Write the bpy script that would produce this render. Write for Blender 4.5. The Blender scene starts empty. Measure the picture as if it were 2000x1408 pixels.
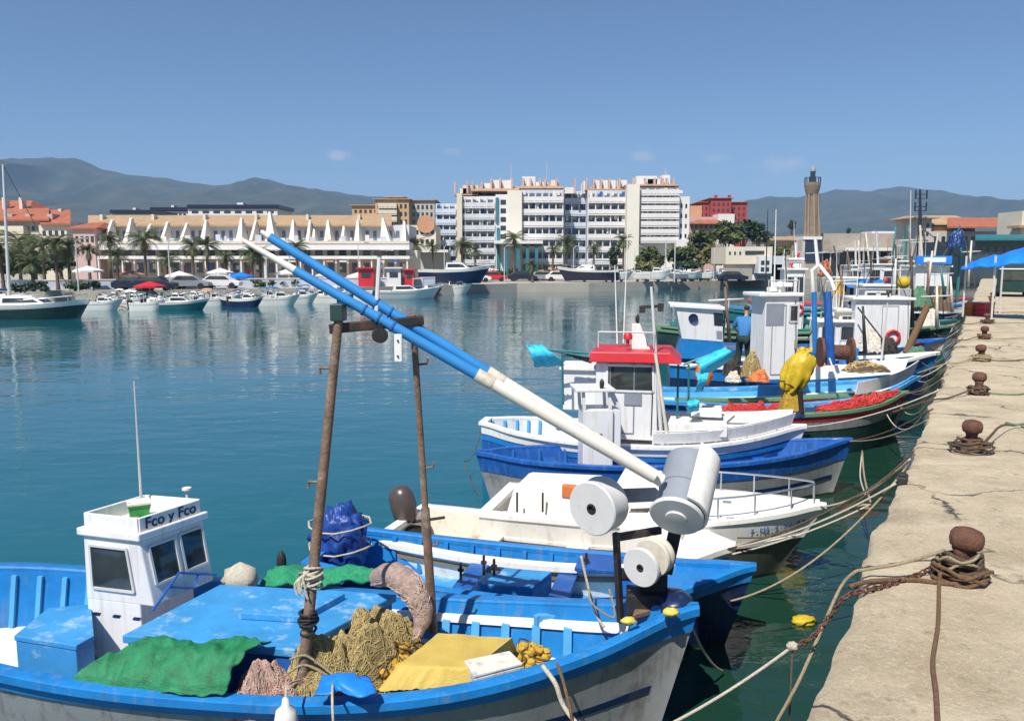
import bpy, math, random
from mathutils import Vector, Matrix, noise
R = math.radians
rnd = random.Random(7)
scene = bpy.context.scene
col = scene.collection
V = Vector
# ------------------------------------------------------------------ camera
FPX, CX, CY, HOR, H = 1600., 1000., 704., 510., 4.0     # photo is 2000 x 1408
PITCH = math.atan((CY - HOR) / FPX)
cam = bpy.data.cameras.new("camera")
cam.sensor_width = 36
cam.lens = 36 * FPX / 2000
cam.clip_start = .05
cam.clip_end = 20000
co = bpy.data.objects.new("camera", cam)
co.location = (0, 0, H)
co.rotation_euler = (R(90) - PITCH, 0, 0)
col.objects.link(co)
scene.camera = co
# ------------------------------------------------------------------ sky and sun
SUN_EL, SUN_AZ = R(54), R(208)      # azimuth measured clockwise from +Y (away from the camera)
world = bpy.data.worlds.new("World")
scene.world = world
world.use_nodes = True
nt = world.node_tree
bg = nt.nodes["Background"]
sky = nt.nodes.new("ShaderNodeTexSky")
sky.sky_type = 'NISHITA'
sky.sun_disc = False
sky.sun_elevation = SUN_EL
sky.sun_rotation = SUN_AZ
sky.air_density = 1.0
sky.dust_density = 0.25
sky.altitude = 900
sky.ozone_density = 6
# a few tiny faint clouds low over the hills, fixed in the sky by their bearing
out_ = sky.outputs[0]
tcw = nt.nodes.new("ShaderNodeTexCoord")
for bx, by, bz, rad, amt in ((-.202, .972, .122, .016, .42), (.153, .98, .122, .016, .34), (.305, .945, .108, .026, .30), (.235, .965, .118, .014, .22), (-.07, .99, .128, .012, .2)):
    mpw = nt.nodes.new("ShaderNodeMapping"); mpw.vector_type = 'POINT'; mpw.inputs['Location'].default_value = (-bx, -by, -bz)
    mps = nt.nodes.new("ShaderNodeMapping"); mps.inputs['Scale'].default_value = (1, 1, 2.3)
    nt.links.new(tcw.outputs['Generated'], mpw.inputs[0]); nt.links.new(mpw.outputs[0], mps.inputs[0])
    ln_ = nt.nodes.new("ShaderNodeVectorMath"); ln_.operation = 'LENGTH'; nt.links.new(mps.outputs[0], ln_.inputs[0])
    nzw = nt.nodes.new("ShaderNodeTexNoise"); nzw.inputs['Scale'].default_value = 60; nzw.inputs['Detail'].default_value = 5; nt.links.new(tcw.outputs['Generated'], nzw.inputs[0])
    adw = nt.nodes.new("ShaderNodeMath"); adw.operation = 'MULTIPLY_ADD'; adw.inputs[1].default_value = -rad * 1.6; nt.links.new(nzw.outputs[0], adw.inputs[0]); nt.links.new(ln_.outputs['Value'], adw.inputs[2])
    mrw = nt.nodes.new("ShaderNodeMapRange"); mrw.interpolation_type = 'SMOOTHSTEP'; mrw.inputs[1].default_value = rad * .35; mrw.inputs[2].default_value = -rad * .5; mrw.inputs[3].default_value = 0; mrw.inputs[4].default_value = amt
    nt.links.new(adw.outputs[0], mrw.inputs[0])
    mxw = nt.nodes.new("ShaderNodeMix"); mxw.data_type = 'RGBA'; nt.links.new(mrw.outputs[0], mxw.inputs[0]); nt.links.new(out_, mxw.inputs[6]); mxw.inputs[7].default_value = (7.5, 7.2, 7.4, 1)
    out_ = mxw.outputs[2]
nt.links.new(out_, bg.inputs[0])
bg.inputs[1].default_value = .082
sl = bpy.data.lights.new("sun", 'SUN')
sl.energy = 4.9
sl.angle = R(.5)
sl.color = (1, .955, .88)
so = bpy.data.objects.new("sun", sl)
sd = V((math.sin(SUN_AZ) * math.cos(SUN_EL), math.cos(SUN_AZ) * math.cos(SUN_EL), math.sin(SUN_EL)))
so.rotation_euler = sd.to_track_quat('Z', 'Y').to_euler()
so.location = (0, -10, 60)
col.objects.link(so)
vs = scene.view_settings
vs.view_transform = 'Standard'
vs.look = 'None'
vs.exposure = 0.33
vs.gamma = 1
scene.cycles.max_bounces = 8
scene.cycles.volume_bounces = 0
scene.cycles.transparent_max_bounces = 12
# ------------------------------------------------------------------ pixel helpers (a pixel of the photo -> a point of the place)
cp, sp = math.cos(PITCH), math.sin(PITCH)
def ray(px, py):
    a, b = (px - CX) / FPX, (CY - py) / FPX
    return V((a, cp + b * sp, -sp + b * cp))
def at(px, py, z):
    r = ray(px, py)
    return V((0, 0, H)) + r * ((z - H) / r.z)
def atd(px, py, D):
    r = ray(px, py)
    return V((0, 0, H)) + r * (D / r.y)
# ------------------------------------------------------------------ mesh builder
class MB:
    def __init__(s): s.v = []; s.f = []
    def add(s, vs, fs):
        n = len(s.v)
        s.v += [tuple(p) for p in vs]
        s.f += [tuple(i + n for i in f) for f in fs]
        return s
    def hexa(s, b, t):      # bottom ring and top ring of n points
        n = len(b)
        fs = [tuple(range(n))[::-1], tuple(range(n, 2 * n))]
        fs += [(i, (i + 1) % n, n + (i + 1) % n, n + i) for i in range(n)]
        return s.add(list(b) + list(t), fs)
    def box(s, x0, x1, y0, y1, z0, z1):
        return s.hexa([(x0, y0, z0), (x1, y0, z0), (x1, y1, z0), (x0, y1, z0)], [(x0, y0, z1), (x1, y0, z1), (x1, y1, z1), (x0, y1, z1)])
    def obox(s, c, ax, ay, az):      # centre and three half axes
        c, ax, ay, az = V(c), V(ax), V(ay), V(az)
        q = lambda z: [c - ax - ay + z, c + ax - ay + z, c + ax + ay + z, c - ax + ay + z]
        return s.hexa(q(-az), q(az))
    def tube(s, pts, r, n=8, caps=True, squash=1):
        pts = [V(p) for p in pts]
        m = len(pts)
        rs = r if isinstance(r, (list, tuple)) else [r] * m
        vs = []
        up = None
        for i, p in enumerate(pts):
            t = (pts[min(i + 1, m - 1)] - pts[max(i - 1, 0)])
            t = t.normalized() if t.length > 1e-9 else V((0, 0, 1))
            if up is None:
                up = V((0, 0, 1)) if abs(t.z) < .9 else V((1, 0, 0))
            a = t.cross(up)
            if a.length < 1e-5: a = t.orthogonal()
            a.normalize()
            b = a.cross(t).normalized()
            up = b
            for k in range(n):
                w = 2 * math.pi * k / n
                vs.append(p + a * (math.cos(w) * rs[i]) + b * (math.sin(w) * rs[i] * squash))
        fs = [(i * n + k, i * n + (k + 1) % n, (i + 1) * n + (k + 1) % n, (i + 1) * n + k) for i in range(m - 1) for k in range(n)]
        if caps: fs += [tuple(range(n))[::-1], tuple(range((m - 1) * n, m * n))]
        return s.add(vs, fs)
    def bar(s, a, b, w, h=None, up=(0, 0, 1)):
        a, b = V(a), V(b)
        h = h or w
        t = (b - a).normalized()
        x = t.cross(V(up))
        if x.length < 1e-4: x = t.orthogonal()
        x.normalize()
        y = x.cross(t).normalized()
        return s.obox((a + b) / 2, (b - a) / 2, x * w / 2, y * h / 2)
    def lathe(s, prof, c=(0, 0, 0), axis=(0, 0, 1), n=20, a0=0, a1=2 * math.pi):   # prof: (radius, height)
        c, t = V(c), V(axis).normalized()
        x = t.orthogonal().normalized()
        if abs(t.z) < .98:
            x = t.cross(V((0, 0, 1))).normalized()
        y = t.cross(x)
        full = a1 - a0 > 6.28
        m = n if full else n + 1
        vs = []
        for r, h in prof:
            for k in range(m):
                w = a0 + (a1 - a0) * k / n
                vs.append(c + t * h + x * (math.cos(w) * r) + y * (math.sin(w) * r))
        fs = []
        for i in range(len(prof) - 1):
            for k in range(n):
                k2 = (k + 1) % m
                fs.append((i * m + k, i * m + k2, (i + 1) * m + k2, (i + 1) * m + k))
        if full:
            if prof[0][0] > 1e-4: fs.append(tuple(range(m))[::-1])
            if prof[-1][0] > 1e-4: fs.append(tuple(range((len(prof) - 1) * m, len(prof) * m)))
        return s.add(vs, fs)
    def grid(s, fn, nu, nv, thick=0):
        vs = [V(fn(i / nu, j / nv)) for j in range(nv + 1) for i in range(nu + 1)]
        fs = [(j * (nu + 1) + i, j * (nu + 1) + i + 1, (j + 1) * (nu + 1) + i + 1, (j + 1) * (nu + 1) + i) for j in range(nv) for i in range(nu)]
        return s.add(vs, fs)
    def prism(s, poly, off):       # planar polygon pushed along off
        off = V(off)
        return s.hexa([V(p) for p in poly], [V(p) + off for p in poly])
    def blob(s, c, r, n=14, m=9, amp=.15, fr=2.0, seed=0, flat=None):
        c = V(c); r = V(r) if not isinstance(r, (int, float)) else V((r, r, r))
        vs = []
        for j in range(m + 1):
            th = math.pi * j / m
            for k in range(n):
                w = 2 * math.pi * k / n
                d = V((math.sin(th) * math.cos(w), math.sin(th) * math.sin(w), math.cos(th)))
                q = 1 + amp * (noise.noise(d * fr + V((seed * 3.1, seed, 1.7))) + .5 * noise.noise(d * fr * 2.7 + V((seed, 9, 2))))
                p = V((d.x * r.x, d.y * r.y, d.z * r.z)) * q
                if flat is not None and p.z < flat: p.z = flat
                vs.append(c + p)
        fs = [(j * n + k, (j + 1) * n + k, (j + 1) * n + (k + 1) % n, j * n + (k + 1) % n) for j in range(m) for k in range(n)]
        return s.add(vs, fs)
    def build(s, name, m, parent=None, smooth=False, bevel=0, auto=None):
        me = bpy.data.meshes.new(name)
        me.from_pydata(s.v, [], s.f)
        me.validate()
        o = bpy.data.objects.new(name, me)
        col.objects.link(o)
        me.materials.append(MAT(m) if isinstance(m, str) else m)
        import bmesh
        b = bmesh.new(); b.from_mesh(me)
        bmesh.ops.recalc_face_normals(b, faces=b.faces)
        if auto is not None:
            for e in b.edges:
                e.smooth = len(e.link_faces) == 2 and e.calc_face_angle(0) < R(auto)
            smooth = True
        b.to_mesh(me); b.free()
        if smooth:
            for p in me.polygons: p.use_smooth = True
        if bevel:
            md = o.modifiers.new("bevel", 'BEVEL'); md.width = bevel; md.segments = 2; md.limit_method = 'ANGLE'; md.angle_limit = R(50)
        if parent is not None:
            o.parent = parent
        return o
def tag(o, label=None, cat=None, group=None, kind=None):
    if label: o['label'] = label
    if cat: o['category'] = cat
    if group: o['group'] = group
    if kind: o['kind'] = kind
    return o
def empty(name, loc, rz, label, cat, group=None):
    o = bpy.data.objects.new(name, None)
    o.empty_display_size = .2
    o.location = loc
    o.rotation_euler = (0, 0, rz)
    col.objects.link(o)
    return tag(o, label, cat, group)
def kids(o): return [c for c in bpy.data.objects if c.parent == o]
def copy_tree(o, parent=None, tree=None):
    if tree is None:
        tree = {}
        for c in bpy.data.objects:
            if c.parent: tree.setdefault(c.parent.name, []).append(c)
    c = o.copy()
    col.objects.link(c)
    if parent: c.parent = parent
    for k in tree.get(o.name, []): copy_tree(k, c, tree)
    return c
def cat_line(a, b, sag, n=14):
    a, b = V(a), V(b)
    return [a.lerp(b, i / n) - V((0, 0, sag * 4 * (i / n) * (1 - i / n))) for i in range(n + 1)]
def smooth_path(pts, k=6):
    pts = [V(p) for p in pts]
    out = []
    for i in range(len(pts) - 1):
        p0, p1, p2, p3 = pts[max(i - 1, 0)], pts[i], pts[i + 1], pts[min(i + 2, len(pts) - 1)]
        for j in range(k):
            t = j / k
            out.append(.5 * ((2 * p1) + (p2 - p0) * t + (2 * p0 - 5 * p1 + 4 * p2 - p3) * t * t + (3 * p1 - p0 - 3 * p2 + p3) * t ** 3))
    out.append(pts[-1])
    return out
def wpt(px, y, z):      # photo column, depth and height -> point
    d = y * cp - (z - H) * sp
    return V(((px - CX) / FPX * d, y, z))
def interp(tab, u):
    u = max(0, min(1, u)) * (len(tab) - 1)
    i = min(int(u), len(tab) - 2)
    t = u - i
    p0, p1, p2, p3 = tab[max(i - 1, 0)], tab[i], tab[i + 1], tab[min(i + 2, len(tab) - 1)]
    return .5 * (2 * p1 + (p2 - p0) * t + (2 * p0 - 5 * p1 + 4 * p2 - p3) * t * t + (3 * p1 - p0 - 3 * p2 + p3) * t ** 3)
# ------------------------------------------------------------------ materials
MATS = {}
SPEC = {}
def MAT(k):
    if k not in MATS: MATS[k] = make_mat(k, **SPEC[k])
    return MATS[k]
def make_mat(name, c, rough=.5, var=.18, sc=3., bump=0., bsc=40., metal=0., dirt=None, damt=.45, dsc=2., kind=None, c2=None, alpha=None, spec=.5, stretch=None, trans=0, streak=None, seams=0):
    m = bpy.data.materials.new(name)
    m.use_nodes = True
    t = m.node_tree
    N, L = t.nodes, t.links
    p = N["Principled BSDF"]
    p.inputs['Roughness'].default_value = rough
    p.inputs['Metallic'].default_value = metal
    p.inputs['Specular IOR Level'].default_value = spec
    tc = N.new("ShaderNodeTexCoord")
    mp = N.new("ShaderNodeMapping")
    L.new(tc.outputs['Object'], mp.inputs[0])
    if stretch: mp.inputs['Scale'].default_value = stretch
    n1 = N.new("ShaderNodeTexNoise")
    n1.inputs['Scale'].default_value = sc
    n1.inputs['Detail'].default_value = 7
    n1.inputs['Roughness'].default_value = .65
    L.new(mp.outputs[0], n1.inputs[0])
    mx = N.new("ShaderNodeMix"); mx.data_type = 'RGBA'
    rp = N.new("ShaderNodeMapRange")
    rp.inputs[1].default_value = .3; rp.inputs[2].default_value = .7
    L.new(n1.outputs[0], rp.inputs[0])
    L.new(rp.outputs[0], mx.inputs[0])
    a = tuple(max(0, x * (1 - var)) for x in c)
    b = tuple(min(1, x * (1 + var)) for x in c) if c2 is None else c2
    if c2 is not None: a = c
    mx.inputs[6].default_value = (*a, 1); mx.inputs[7].default_value = (*b, 1)
    out = mx.outputs[2]
    if dirt:
        n2 = N.new("ShaderNodeTexNoise")
        n2.inputs['Scale'].default_value = dsc
        n2.inputs['Detail'].default_value = 9
        n2.inputs['Roughness'].default_value = .72
        L.new(mp.outputs[0], n2.inputs[0])
        r2 = N.new("ShaderNodeMapRange")
        r2.inputs[1].default_value = 1 - damt - .07 if damt < .9 else .1; r2.inputs[2].default_value = 1 - damt + .12
        L.new(n2.outputs[0], r2.inputs[0])
        m2 = N.new("ShaderNodeMix"); m2.data_type = 'RGBA'
        L.new(r2.outputs[0], m2.inputs[0]); L.new(out, m2.inputs[6])
        m2.inputs[7].default_value = (*dirt, 1)
        out = m2.outputs[2]
    if streak:      # rain and rust runs down upright faces
        ms = N.new("ShaderNodeMapping"); ms.inputs['Scale'].default_value = (11, 11, .9)
        L.new(tc.outputs['Object'], ms.inputs[0])
        n4 = N.new("ShaderNodeTexNoise"); n4.inputs['Scale'].default_value = 1.3; n4.inputs['Detail'].default_value = 5
        L.new(ms.outputs[0], n4.inputs[0])
        r4 = N.new("ShaderNodeMapRange"); r4.inputs[1].default_value = .54; r4.inputs[2].default_value = .74; r4.inputs[4].default_value = streak[1]
        L.new(n4.outputs[0], r4.inputs[0])
        m4 = N.new("ShaderNodeMix"); m4.data_type = 'RGBA'
        L.new(r4.outputs[0], m4.inputs[0]); L.new(out, m4.inputs[6]); m4.inputs[7].default_value = (*streak[0], 1)
        out = m4.outputs[2]
        # chips and scuffs
        n5 = N.new("ShaderNodeTexNoise"); n5.inputs['Scale'].default_value = 16; n5.inputs['Detail'].default_value = 8; n5.inputs['Roughness'].default_value = .8
        L.new(tc.outputs['Object'], n5.inputs[0])
        r5 = N.new("ShaderNodeMapRange"); r5.inputs[1].default_value = .605; r5.inputs[2].default_value = .66; r5.inputs[4].default_value = .75
        L.new(n5.outputs[0], r5.inputs[0])
        m5 = N.new("ShaderNodeMix"); m5.data_type = 'RGBA'
        L.new(r5.outputs[0], m5.inputs[0]); L.new(out, m5.inputs[6]); m5.inputs[7].default_value = (*[x * .45 + .06 for x in c], 1)
        out = m5.outputs[2]
    if kind == 'tile':
        w = N.new("ShaderNodeTexWave"); w.inputs['Scale'].default_value = 1.2; w.inputs['Distortion'].default_value = 1.5
        L.new(mp.outputs[0], w.inputs[0])
        m3 = N.new("ShaderNodeMix"); m3.data_type = 'RGBA'; m3.blend_type = 'MULTIPLY'
        m3.inputs[0].default_value = .45
        L.new(out, m3.inputs[6]); L.new(w.outputs[0], m3.inputs[7])
        out = m3.outputs[2]
    L.new(out, p.inputs['Base Color'])
    if bump:
        n3 = N.new("ShaderNodeTexNoise")
        n3.inputs['Scale'].default_value = bsc
        n3.inputs['Detail'].default_value = 5
        L.new(mp.outputs[0], n3.inputs[0])
        bp = N.new("ShaderNodeBump")
        bp.inputs['Strength'].default_value = min(1, bump)
        bp.inputs['Distance'].default_value = .02
        L.new(n3.outputs[0], bp.inputs['Height'])
        L.new(bp.outputs[0], p.inputs['Normal'])
    if trans:
        p.inputs['Transmission Weight'].default_value = trans
    return m
def S(k, c, **kw): SPEC[k] = dict(c=c, **kw)
rust = (.12, .05, .025)
S('blue_paint', (.012, .185, .50), rough=.38, var=.2, dirt=(.03, .11, .2), damt=.36, dsc=3, bump=.15, bsc=25, streak=((.16, .22, .28), .45))
S('deck_blue', (.045, .27, .57), rough=.5, var=.22, dirt=(.5, .60, .68), damt=.385, dsc=2.6, bump=.2, bsc=18, sc=2)
S('light_blue', (.07, .33, .62), rough=.5, var=.15, dirt=(.04, .12, .2), damt=.3, dsc=4, streak=((.16, .22, .28), .45))
S('deep_blue', (.012, .095, .36), rough=.4, var=.25, dirt=(.08, .12, .2), damt=.33, dsc=3, streak=((.16, .22, .28), .45))
S('navy', (.008, .02, .075), rough=.35, var=.3, streak=((.07, .08, .08), .5))
S('mid_blue', (.02, .12, .36), rough=.45, var=.2, dirt=(.1, .15, .25), damt=.35, streak=((.16, .22, .28), .45))
S('white_paint', (.76, .75, .72), rough=.42, var=.06, dirt=(.42, .36, .28), damt=.30, dsc=3.2, bump=.08, bsc=14, streak=((.40, .27, .16), .34))
S('cabin_white', (.70, .70, .70), rough=.4, var=.05, dirt=(.5, .44, .38), damt=.27, dsc=2.5, streak=((.40, .27, .16), .34))
S('old_white', (.66, .60, .50), rough=.55, var=.12, dirt=(.3, .22, .13), damt=.42, dsc=3, bump=.2, bsc=20, streak=((.40, .27, .16), .34))
S('gel_white', (.78, .76, .70), rough=.3, var=.05, dirt=(.55, .48, .36), damt=.28, dsc=2, streak=((.40, .27, .16), .34))
S('grey_hull', (.27, .275, .28), rough=.5, var=.14, dirt=(.14, .13, .11), damt=.4, dsc=2.5, bump=.1, streak=((.12, .10, .07), .6))
S('grey_paint', (.24, .26, .30), rough=.45, var=.1)
S('dark_green_hull', (.018, .05, .045), rough=.4, var=.3, streak=((.07, .08, .08), .5))
S('teal_paint', (.02, .16, .17), rough=.45, var=.2, dirt=(.1, .12, .1), damt=.35)
S('glass', (.04, .048, .042), rough=.05, var=.5, sc=1.5, spec=.8)
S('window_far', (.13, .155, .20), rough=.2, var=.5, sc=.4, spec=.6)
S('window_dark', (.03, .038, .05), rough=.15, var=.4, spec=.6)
S('black_steel', (.022, .02, .02), rough=.55, var=.4, dirt=rust, damt=.4, dsc=9)
S('rusty_steel', (.17, .105, .07), rough=.75, var=.35, dirt=(.30, .25, .2), damt=.42, dsc=7, sc=9, bump=.4, bsc=45)
S('rust', (.11, .045, .028), rough=.8, var=.4, sc=12, bump=.6, bsc=60, dirt=(.22, .11, .07), damt=.4, dsc=10)
S('chrome', (.6, .6, .6), rough=.25, metal=.9, var=.05)
S('alu', (.55, .55, .54), rough=.4, var=.1)
S('roller_white', (.60, .585, .57), rough=.55, var=.08, dirt=(.4, .36, .32), damt=.34, dsc=5)
S('white_pole', (.74, .69, .61), rough=.5, var=.06, dirt=(.36, .22, .12), damt=.345, dsc=6)
S('pole_blue', (.035, .235, .56), rough=.4, var=.12, dirt=(.2, .33, .45), damt=.33, dsc=5)
S('green_tarp', (.010, .17, .065), rough=.65, var=.4, sc=9, bump=.5, bsc=70)
S('green_net', (.02, .28, .13), rough=.8, var=.35, sc=30, bump=.8, bsc=120)
S('brown_net', (.30, .23, .10), rough=.95, var=.5, sc=28, bump=1, bsc=90, stretch=(1, 1, 4))
S('yellow_net', (.52, .32, .035), rough=.9, var=.35, sc=20, bump=1, bsc=60)
S('yellow_tarp', (.52, .375, .085), rough=.75, var=.14, sc=4, bump=.35, bsc=50, dirt=(.28, .18, .05), damt=.35)
S('pink_net', (.36, .26, .21), rough=.95, var=.3, sc=25, bump=1, bsc=100, dirt=(.5, .13, .11), damt=.38, dsc=7)
S('mauve_net', (.42, .30, .25), rough=.95, var=.35, sc=30, bump=1, bsc=110)
S('blue_tarp', (.010, .05, .25), rough=.45, var=.35, sc=7, bump=.3, bsc=30)
S('bright_tarp', (.01, .20, .68), rough=.5, var=.15, sc=2)
S('cyan_tarp', (.03, .46, .68), rough=.6, var=.15, sc=5, bump=.3, bsc=40)
S('yellow_cover', (.52, .36, .012), rough=.5, var=.25, sc=4, bump=1, bsc=9, dirt=(.25, .17, .02), damt=.35, dsc=4)
S('red_paint', (.55, .022, .03), rough=.45, var=.15)
S('red_net', (.46, .03, .03), rough=.85, var=.4, sc=25, bump=1, bsc=80)
S('orange', (.65, .17, .04), rough=.6, var=.25)
S('green_plastic', (.03, .30, .06), rough=.4, var=.2)
S('wood', (.28, .2, .12), rough=.7, var=.25, stretch=(1, 1, 8))
S('engine', (.075, .058, .052), rough=.3, var=.2)
S('foam', (.66, .62, .55), rough=.8, var=.08, dirt=(.25, .24, .25), damt=.42, dsc=9)
S('rope', (.42, .34, .21), rough=.9, var=.3, sc=60, bump=1, bsc=160)
S('rope_dark', (.13, .09, .06), rough=.95, var=.45, sc=50, bump=1, bsc=160)
S('rope_brown', (.20, .115, .06), rough=.95, var=.45, sc=50, bump=1, bsc=160)
S('rope_white', (.58, .52, .42), rough=.9, var=.2, sc=50, bump=.8, bsc=160)
S('rope_green', (.10, .2, .11), rough=.9, var=.4, sc=50)
S('black_rubber', (.015, .015, .015), rough=.7, var=.3)
S('fender', (.74, .70, .66), rough=.4, var=.06, dirt=(.45, .4, .34), damt=.35, dsc=5)
# buildings
S('stucco_white', (.70, .68, .66), rough=.85, var=.05, sc=.3)
S('stucco_cream', (.66, .59, .47), rough=.85, var=.07, sc=.3)
S('stucco_pale', (.50, .46, .40), rough=.85, var=.1, sc=.3)
S('stucco_yellow', (.56, .36, .18), rough=.85, var=.12, sc=.3)
S('stucco_orange', (.52, .27, .15), rough=.85, var=.12, sc=.3)
S('stucco_red', (.36, .055, .045), rough=.85, var=.15, sc=.3)
S('stucco_pink', (.52, .36, .33), rough=.85, var=.1, sc=.3)
S('concrete_wall', (.36, .32, .27), rough=.9, var=.14, sc=.35, dirt=(.22, .2, .17), damt=.4, dsc=.5)
S('balcony_grey', (.58, .59, .62), rough=.7, var=.1, sc=.5)
S('blue_grey', (.52, .57, .66), rough=.7, var=.1, sc=.5)
S('dark_shed', (.035, .06, .075), rough=.6, var=.25)
S('teal_wall', (.03, .17, .22), rough=.6, var=.2, sc=.5)
S('roof_tile', (.56, .36, .22), rough=.9, var=.2, sc=1.2, kind='tile')
S('roof_tan', (.50, .34, .20), rough=.9, var=.18, sc=1.0, kind='tile')
S('roof_red', (.45, .15, .08), rough=.9, var=.2, sc=1.0, kind='tile')
S('panel_dark', (.015, .02, .045), rough=.3, var=.3)
S('stone_tower', (.225, .17, .12), rough=.9, var=.2, sc=.8, dirt=(.2, .14, .09), damt=.38, dsc=.9)
S('lighthouse_blue', (.018, .035, .07), rough=.6, var=.25)
S('leaf', (.065, .085, .018), rough=.6, var=.5, sc=.8)
S('leaf_dark', (.025, .05, .016), rough=.6, var=.45, sc=.8)
S('leaf_pale', (.12, .115, .03), rough=.6, var=.4, sc=.8)
S('palm_leaf', (.075, .095, .028), rough=.55, var=.4, sc=1.2)
S('palm_dry', (.20, .15, .07), rough=.8, var=.3, sc=2)
S('trunk', (.14, .10, .065), rough=.9, var=.3, sc=3, bump=.5, bsc=8)
S('awning_white', (.72, .69, .66), rough=.7, var=.06)
S('promenade', (.40, .36, .30), rough=.9, var=.15, sc=.3)
S('earth', (.17, .15, .09), rough=.95, var=.35, sc=.02, c2=(.09, .11, .05))
S('asphalt', (.10, .10, .10), rough=.9, var=.2, sc=.3)
S('quay_wall', (.26, .24, .21), rough=.9, var=.3, sc=1, dirt=(.05, .06, .035), damt=.45, dsc=1)
S('skin', (.42, .22, .15), rough=.55, var=.1)
S('hair', (.03, .02, .015), rough=.7, var=.3)
S('shirt_blue', (.03, .16, .38), rough=.8, var=.2, sc=8)
S('trousers', (.012, .03, .025), rough=.85, var=.3)
S('glove', (.62, .47, .08), rough=.6, var=.15)
S('sail_cover', (.02, .05, .16), rough=.8, var=.2)
S('cloth_green', (.04, .16, .13), rough=.8, var=.2)
S('van_green', (.012, .04, .035), rough=.3, var=.2)
S('hill_near', (.06, .075, .04), rough=1, var=.4, sc=.004, c2=(.13, .11, .07))
S('hill', (.022, .045, .022), rough=1, var=.35, sc=.011, c2=(.085, .085, .05), dirt=(.16, .13, .09), damt=.33, dsc=.006)
S('stucco_ivory', (.74, .69, .60), rough=.85, var=.05, sc=.3)
S('stone_light', (.30, .23, .16), rough=.9, var=.12, sc=.8)
S('strand_brown', (.44, .34, .15), rough=.95, var=.3, sc=8)
S('strand_pink', (.48, .33, .27), rough=.95, var=.35, sc=6, dirt=(.55, .12, .10), damt=.42, dsc=5)
S('strand_mauve', (.50, .37, .31), rough=.95, var=.3, sc=6)
S('strand_green', (.10, .24, .16), rough=.95, var=.3, sc=6)
S('strand_dark', (.07, .055, .045), rough=.95, var=.4, sc=6)
S('strand_yellow', (.62, .42, .06), rough=.9, var=.3, sc=6)
S('strand_red', (.58, .06, .05), rough=.9, var=.3, sc=6)
S('strand_orange', (.70, .22, .07), rough=.9, var=.3, sc=6)
S('strand_pale', (.62, .56, .46), rough=.9, var=.2, sc=6)
S('weed', (.02, .028, .014), rough=.6, var=.5, sc=8)
S('shaded_white_hull', (.085, .09, .07), rough=.4, var=.25, dirt=(.05, .05, .035), damt=.4, dsc=3, streak=((.05, .05, .04), .5))  # olive tone paints shade and green water reflection onto a white hull
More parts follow.
